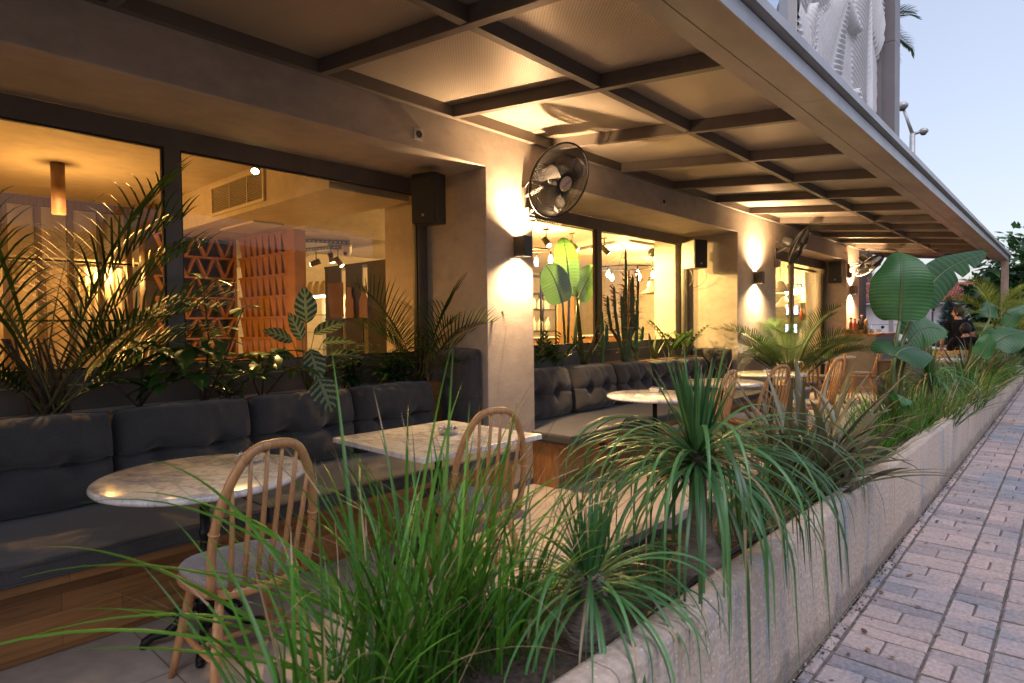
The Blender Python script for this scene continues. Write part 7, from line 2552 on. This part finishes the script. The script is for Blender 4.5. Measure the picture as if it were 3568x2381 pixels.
# red hanging lantern
rl = thing('red_lantern', 'small glowing red lantern hanging on a white post beside the standing man', 'lantern', (-2.35, 16.8, 1.82))
c = V((-2.353, 16.795, 1.80))
MT['redglow'] = emis('red_glow', (1.0, 0.06, 0.03), 4.5)
MT['hotglow'] = emis('hot_core', (1.0, 0.55, 0.2), 18)
m = MB(); m.lathe([(0.035, -0.10), (0.075, 0.08), (0.06, 0.10), (0.001, 0.11)], c, 8); m.build('shade', 'redglow', rl)
m = MB(); m.ball(c + V((0.03, -0.065, 0.01)), 0.022, 8, 0, (0.8, 0.8, 1.5)); m.build('flame', 'hotglow', rl)
m = MB(); m.lathe([(0.001, -0.20), (0.02, -0.19), (0.045, -0.105), (0.001, -0.10)], c, 8); m.tube([c + V((0, 0, 0.1)), c + V((0, 0, 0.75))], 0.006, 5); m.build('holder', 'iron', rl)
lamp('lantern_light', 'POINT', c + V((0.0, -0.16, 0)), 0.7, (1, 0.12, 0.05), rl, 0.06)
for i, (x, y, lab) in enumerate(((-3.49, 18.45, 'white square post behind the first paddle leaf stalk'), (-2.78, 19.1, 'slim white post carrying the red lantern'))):
    m = MB(); m.box(x - 0.055, x + 0.055, y - 0.055, y + 0.055, 0, 1.55 if i == 0 else 2.5, ch=0.006)
    tag(m.build('white_post', 'whitewash'), lab, 'post', 'white posts at the terrace end')
# railing along the far pavement
rl = thing('street_railing', 'thin grey pipe railing running along the pale house', 'railing', (-3.5, 26, 0))
A, B = V((-6.6, 23.6, 0)), V((2.5, 31.8, 0))
for z in (1.27, 0.98, 0.7):
    m = MB(); m.tube([A + V((0, 0, z)), B + V((0, 0, z))], 0.018, 8); m.build('rail', 'lampgrey', rl)
for k in range(8):
    p = A.lerp(B, k / 7); m = MB(); m.tube([p, p + V((0, 0, 1.27))], 0.022, 8); m.build('post', 'lampgrey', rl)


# ------------------------------------------------------------------ motor scooters
MT['teal'] = simple('teal_paint', (0.01, 0.38, 0.42), (0.015, 0.44, 0.48), 4, 0.25, coat=0.5)
MT['bluepaint2'] = simple('sky_blue_paint', (0.22, 0.42, 0.72), (0.28, 0.5, 0.8), 4, 0.25, coat=0.5)
MT['rubber'] = simple('rubber', (0.015, 0.015, 0.016), (0.025, 0.025, 0.026), 30, 0.8)


def scooter(loc, rz, label, paint):
    t = thing('motor_scooter', label, 'motor scooter', loc, rz, 'parked motor scooters')
    keep = WM[t]; WM[t] = Matrix()
    for y in (-0.62, 0.62):
        m = MB(); m.tube([V((0, y + 0.22 * cos(2 * pi * k / 24), 0.26 + 0.22 * sin(2 * pi * k / 24))) for k in range(24)], 0.045, 8, closed=True); wv = m.build('wheel', 'rubber', t)
        m = MB(); m.lathe([(0.16, -0.03), (0.16, 0.03), (0.03, 0.05), (0.001, 0.05)], (0, y, 0.26), 16, 0, Matrix.Rotation(rad(90), 4, 'Y')); m.build('rim', 'steel', wv)
    m = MB(); m.grid(lambda u, v: V((0.17 * (u - 0.5) * 2 * (0.5 + 0.5 * sin(pi * v)), -0.78 + 0.75 * v, 0.42 + 0.28 * (1 - (2 * u - 1) ** 2) * (0.6 + 0.4 * sin(pi * v)))), 12, 12)
    m.box(-0.15, 0.15, -0.75, -0.1, 0.32, 0.55, ch=0.05); m.build('body', paint, t)
    m = MB(); m.box(-0.13, 0.13, -0.15, 0.42, 0.26, 0.33, ch=0.02); m.build('footboard', 'blackplastic', t)
    m = MB(); m.grid(lambda u, v: V((0.20 * (2 * u - 1) * (1 - 0.3 * v), 0.44 + 0.09 * (1 - (2 * u - 1) ** 2) - 0.12 * v, 0.28 + 0.68 * v)), 10, 10); m.build('front_shield', paint, t)
    m = MB(); m.box(-0.14, 0.14, -0.75, 0.0, 0.69, 0.80, ch=0.045); m.build('seat', 'blackplastic', t)
    m = MB(); m.tube([(0, 0.62, 0.26), (0, 0.45, 0.7), (0, 0.33, 1.02)], 0.03, 8); m.tube([(-0.34, 0.22, 1.06), (-0.12, 0.32, 1.03), (0.12, 0.32, 1.03), (0.34, 0.22, 1.06)], 0.017, 8); m.build('handlebar', 'blackplastic', t)
    m = MB(); m.ball((0, 0.42, 0.93), 0.085, 12, 0, (1, 0.7, 1)); m.build('headlight', 'steel', t)
    for s in (-1, 1):
        m = MB(); m.tube([(s * 0.25, 0.27, 1.05), (s * 0.32, 0.27, 1.2)], 0.006, 5); m.ball((s * 0.34, 0.27, 1.23), 0.055, 10, 0, (1, 0.3, 0.8)); m.build('mirror', 'blackplastic', t)
    WM[t] = keep


scooter((-4.35, 21.0, -0.02), rad(160), 'teal motor scooter parked beyond the white posts behind the paddle leaf stalk', 'teal')
scooter((-6.1, 20.6, -0.02), rad(60), 'sky blue motor scooter parked behind the counter bottles', 'bluepaint2')
scooter((-3.0, 21.9, -0.02), rad(200), 'dark motor scooter parked beside the slim white post', 'blackplastic')

# ------------------------------------------------------------------ people
MT['skin'] = simple('skin', (0.34, 0.185, 0.125), (0.40, 0.225, 0.155), 8, 0.5)
MT['hair'] = simple('black_hair', (0.008, 0.007, 0.007), (0.018, 0.015, 0.014), 60, 0.6, bs=0.6, bscale=200)
MT['tshirt'] = simple('black_tshirt', (0.006, 0.007, 0.011), (0.012, 0.013, 0.018), 8, 0.9, bs=0.3, bscale=12, spec=0.1)
MT['trouser'] = simple('dark_trousers', (0.018, 0.02, 0.028), (0.03, 0.032, 0.042), 8, 0.9)
MT['eye'] = simple('eye_dark', (0.02, 0.015, 0.012), None, 5, 0.2)


def skin_obj(name, joints, edges, mat, parent, sub=2, root=0):
    me = bpy.data.meshes.new(name)
    inv = WM[parent].inverted()
    me.from_pydata([tuple(inv @ V(j[0])) for j in joints], edges, [])
    me.materials.append(MT[mat])
    o = bpy.data.objects.new(name, me); COL.objects.link(o)
    o.parent = parent; WM[o] = WM[parent]
    sk = o.modifiers.new('skin', 'SKIN')
    for i, j in enumerate(joints):
        r = j[1] if isinstance(j[1], tuple) else (j[1], j[1])
        me.skin_vertices[0].data[i].radius = r
        me.skin_vertices[0].data[i].use_root = (i == root)
    sk.use_smooth_shade = True
    sb = o.modifiers.new('sub', 'SUBSURF'); sb.levels = sub; sb.render_levels = sub
    return o


def head(c, face, parent, tilt=0.0, beard=True):
    """c: centre of skull; face: horizontal facing direction"""
    c = V(c); f = V(face).normalized(); s = f.cross(V((0, 0, 1))).normalized(); z = V((0, 0, 1))
    M = Matrix(((s.x, f.x, 0, c.x), (s.y, f.y, 0, c.y), (s.z, f.z, 1, c.z), (0, 0, 0, 1)))

    def sk(u, v, k=1.0):
        th, ph = 2 * pi * u, pi * v
        x = sin(ph) * sin(th); y = sin(ph) * cos(th); zz = cos(ph)
        w = 0.074; d = 0.096; hh = 0.118
        px, py, pz = x * w, y * d, zz * hh
        if zz < 0:  # jaw narrows and comes forward
            px *= 1 + 0.28 * zz; py = py * (1 + 0.22 * zz) + 0.020 * -zz
        if y > 0:  # brow, nose, lips, chin
            cx = math.exp(-(x / 0.17) ** 2)
            py += 0.024 * cx * math.exp(-((zz + 0.17) / 0.16) ** 2) * y
            py -= 0.006 * math.exp(-((abs(x) - 0.38) / 0.15) ** 2) * math.exp(-((zz - 0.06) / 0.10) ** 2)
            py += 0.008 * math.exp(-(x / 0.3) ** 2) * math.exp(-((zz + 0.52) / 0.07) ** 2) * y
            py += 0.010 * math.exp(-(x / 0.3) ** 2) * math.exp(-((zz + 0.82) / 0.14) ** 2)
        return M @ V((px * k, py * k, pz * k))
    h = MB(); h.grid(lambda u, v: sk(u, v), 36, 28)
    for sg in (-1, 1): h.ball(M @ V((sg * 0.076, -0.005, -0.012)), 0.030, 12, 0, (0.35, 0.7, 1.0))
    hd_ = h.build('head', 'skin', parent)
    e = MB()
    for sg in (-1, 1): e.ball(M @ V((sg * 0.030, 0.086, 0.006)), 0.011, 8)
    e.build('eye', 'eye', hd_)
    hr = MB()

    def hf(u, v):
        th = 2 * pi * u
        front = max(0, cos(th))
        vm = 0.76 - 0.44 * front ** 0.6
        p = sk(u, v * vm, 1.0)
        d = (p - c).normalized()
        thick = (0.020 + 0.008 * front) * (1 - v ** 4) * (1 if v < 0.7 else (1 - v) / 0.3 * 0.9 + 0.1) + 0.003
        return p + d * (thick + 0.003 * fbm((u * 20, v * 14, 3)))
    hr.grid(hf, 40, 22)
    hr.build('hair', 'hair', hd_)
    return hd_


def hand(wrist, d, palm_n, parent, curl=0.5):
    """palm with five separate bent fingers, one skinned mesh rooted at the wrist"""
    w = V(wrist); d = V(d).normalized(); n = V(palm_n); s = d.cross(n).normalized(); n = s.cross(d)
    J = [(w, (0.026, 0.018)), (w + d * 0.05, (0.036, 0.015)), (w + d * 0.085, (0.036, 0.012))]
    E_ = [(0, 1), (1, 2)]
    for k, (off, L) in enumerate(((-0.028, 0.068), (-0.009, 0.078), (0.010, 0.073), (0.027, 0.058))):
        b = w + d * 0.09 + s * off
        i0 = len(J)
        a1 = d * cos(curl * 0.6) + n * sin(curl * 0.6); a2 = d * cos(curl * 1.4) + n * sin(curl * 1.4)
        J += [(b, 0.0088), (b + a1 * L * 0.5, 0.0082), (b + a1 * L * 0.5 + a2 * L * 0.5, 0.0068)]
        E_ += [(2, i0), (i0, i0 + 1), (i0 + 1, i0 + 2)]
    i0 = len(J)
    b = w + d * 0.03 - s * 0.034
    J += [(b, 0.011), (b + (d * 0.7 - s * 0.7) * 0.035 + n * 0.008, 0.0095), (b + (d * 0.95 - s * 0.3) * 0.062 + n * 0.016, 0.0078)]
    E_ += [(1, i0), (i0, i0 + 1), (i0 + 1, i0 + 2)]
    return J, E_


def person_body(parent, P, hand_n):
    """continuous figure: pelvis root, spine, neck, arms with hands, legs with feet"""
    J = [(P['pelvis'], (0.135, 0.10)), (P['waist'], (0.120, 0.092)), (P['chest'], (0.150, 0.105)), (P['collar'], (0.085, 0.07)), (P['neck'], 0.052), (P['skull'], 0.05)]
    E_ = [(0, 1), (1, 2), (2, 3), (3, 4), (4, 5)]
    for sd in ('l', 'r'):
        i = len(J)
        J += [(P['sh' + sd], 0.062), (P['el' + sd], 0.043), (V(P['el' + sd]).lerp(V(P['wr' + sd]), 0.35), 0.043)]
        E_ += [(3, i), (i, i + 1), (i + 1, i + 2)]
        d = (V(P['wr' + sd]) - V(P['el' + sd])).normalized()
        hj, he = hand(P['wr' + sd], d, hand_n, parent)
        o = len(J); J += hj; E_ += [(i + 2, o)] + [(a + o, b + o) for a, b in he]
    for sd in ('l', 'r'):
        i = len(J)
        J += [(P['hip' + sd], 0.088), (P['kn' + sd], 0.058), (V(P['kn' + sd]).lerp(V(P['an' + sd]), 0.3), 0.060), (P['an' + sd], 0.040), (P['toe' + sd], (0.042, 0.028))]
        E_ += [(0, i), (i, i + 1), (i + 1, i + 2), (i + 2, i + 3), (i + 3, i + 4)]
    return skin_obj('body', J, E_, 'skin', parent)


def frame_of(o, f):
    o = V(o); f = V((f[0], f[1], 0)).normalized(); s = f.cross(V((0, 0, 1)))
    return lambda x, y, z: o + s * x + f * y + V((0, 0, z))   # x to the person's right, y forward


# standing man, back to us, head turned to his left
b = (-1.73, 15.34, 0)
pm = thing('person', 'man in black t-shirt standing with his head turned aside at the far terrace tables', 'person', b)
K = frame_of(b, (-0.25, 1.0))
P = dict(pelvis=K(0, 0, 0.88), waist=K(0, 0.0, 1.02), chest=K(0, 0.0, 1.20), collar=K(0, -0.01, 1.345), neck=K(0, 0.01, 1.42), skull=K(0, 0.02, 1.50),
         shl=K(-0.175, -0.01, 1.325), ell=K(-0.255, -0.05, 1.06), wrl=K(-0.285, 0.03, 0.83), shr=K(0.175, -0.01, 1.325), elr=K(0.25, -0.02, 1.06), wrr=K(0.24, 0.12, 0.85),
         hipl=K(-0.09, 0, 0.82), knl=K(-0.10, 0.02, 0.46), anl=K(-0.105, -0.02, 0.085), toel=K(-0.12, 0.15, 0.035), hipr=K(0.09, 0, 0.82), knr=K(0.10, 0.03, 0.46), anr=K(0.105, -0.01, 0.085), toer=K(0.12, 0.16, 0.035))
person_body(pm, P, (0.25, -0.2, 0))
head(K(0.0, 0.02, 1.54), V((-0.95, 0.12, 0)), pm)
skin_obj('tshirt', [(K(0, 0, 0.86), (0.158, 0.118)), (K(0, 0, 1.02), (0.142, 0.112)), (K(0, 0, 1.20), (0.172, 0.124)), (K(0, -0.005, 1.37), (0.088, 0.078)),
                    (K(-0.175, -0.01, 1.325), 0.080), (K(-0.235, -0.035, 1.13), 0.068), (K(0.175, -0.01, 1.325), 0.080), (K(0.232, -0.015, 1.13), 0.068)],
         [(0, 1), (1, 2), (2, 3), (3, 4), (4, 5), (3, 6), (6, 7)], 'tshirt', pm)
skin_obj('trousers', [(K(0, 0, 0.90), (0.150, 0.11)), (K(-0.09, 0, 0.80), 0.102), (K(-0.10, 0.02, 0.46), 0.078), (K(-0.105, -0.02, 0.10), 0.062), (K(0.09, 0, 0.80), 0.102), (K(0.10, 0.03, 0.46), 0.078), (K(0.105, -0.01, 0.10), 0.062)],
         [(0, 1), (1, 2), (2, 3), (0, 4), (4, 5), (5, 6)], 'trouser', pm)
# seated man, back to us
b = (-1.44, 13.0, 0)
b = (-1.46, 13.95, 0)
ps = thing('person', 'man in black t-shirt sitting with his back turned on a honey wood chair', 'person', b)
K = frame_of(b, (-0.1, 1.0))
P = dict(pelvis=K(0, 0, 0.55), waist=K(0, 0.0, 0.68), chest=K(0, 0.03, 0.86), collar=K(0, 0.05, 1.02), neck=K(0, 0.075, 1.095), skull=K(0, 0.10, 1.17),
         shl=K(-0.185, 0.05, 0.99), ell=K(-0.26, 0.12, 0.76), wrl=K(-0.16, 0.34, 0.765), shr=K(0.185, 0.05, 0.99), elr=K(0.26, 0.12, 0.76), wrr=K(0.15, 0.34, 0.765),
         hipl=K(-0.10, 0.04, 0.54), knl=K(-0.13, 0.45, 0.52), anl=K(-0.13, 0.42, 0.09), toel=K(-0.14, 0.58, 0.035), hipr=K(0.10, 0.04, 0.54), knr=K(0.13, 0.45, 0.52), anr=K(0.13, 0.42, 0.09), toer=K(0.14, 0.58, 0.035))
person_body(ps, P, (0, 0, -1))
head(K(0.0, 0.11, 1.205), V((0.25, 0.95, 0)), ps)
skin_obj('tshirt', [(K(0, 0, 0.53), (0.168, 0.128)), (K(0, 0, 0.68), (0.158, 0.124)), (K(0, 0.03, 0.86), (0.185, 0.13)), (K(0, 0.06, 1.045), (0.092, 0.082)),
                    (K(-0.185, 0.05, 0.99), 0.084), (K(-0.245, 0.10, 0.81), 0.072), (K(0.185, 0.05, 0.99), 0.084), (K(0.245, 0.10, 0.81), 0.072)],
         [(0, 1), (1, 2), (2, 3), (3, 4), (4, 5), (3, 6), (6, 7)], 'tshirt', ps)
skin_obj('trousers', [(K(0, 0, 0.56), (0.16, 0.12)), (K(-0.10, 0.06, 0.54), 0.105), (K(-0.13, 0.45, 0.52), 0.080), (K(-0.13, 0.42, 0.10), 0.062), (K(0.10, 0.06, 0.54), 0.105), (K(0.13, 0.45, 0.52), 0.080), (K(0.13, 0.42, 0.10), 0.062)],
         [(0, 1), (1, 2), (2, 3), (0, 4), (4, 5), (5, 6)], 'trouser', ps)
dup(rc, (-1.46, 13.93, 0), 0, 'honey wood chair on which the man in black sits', GB)
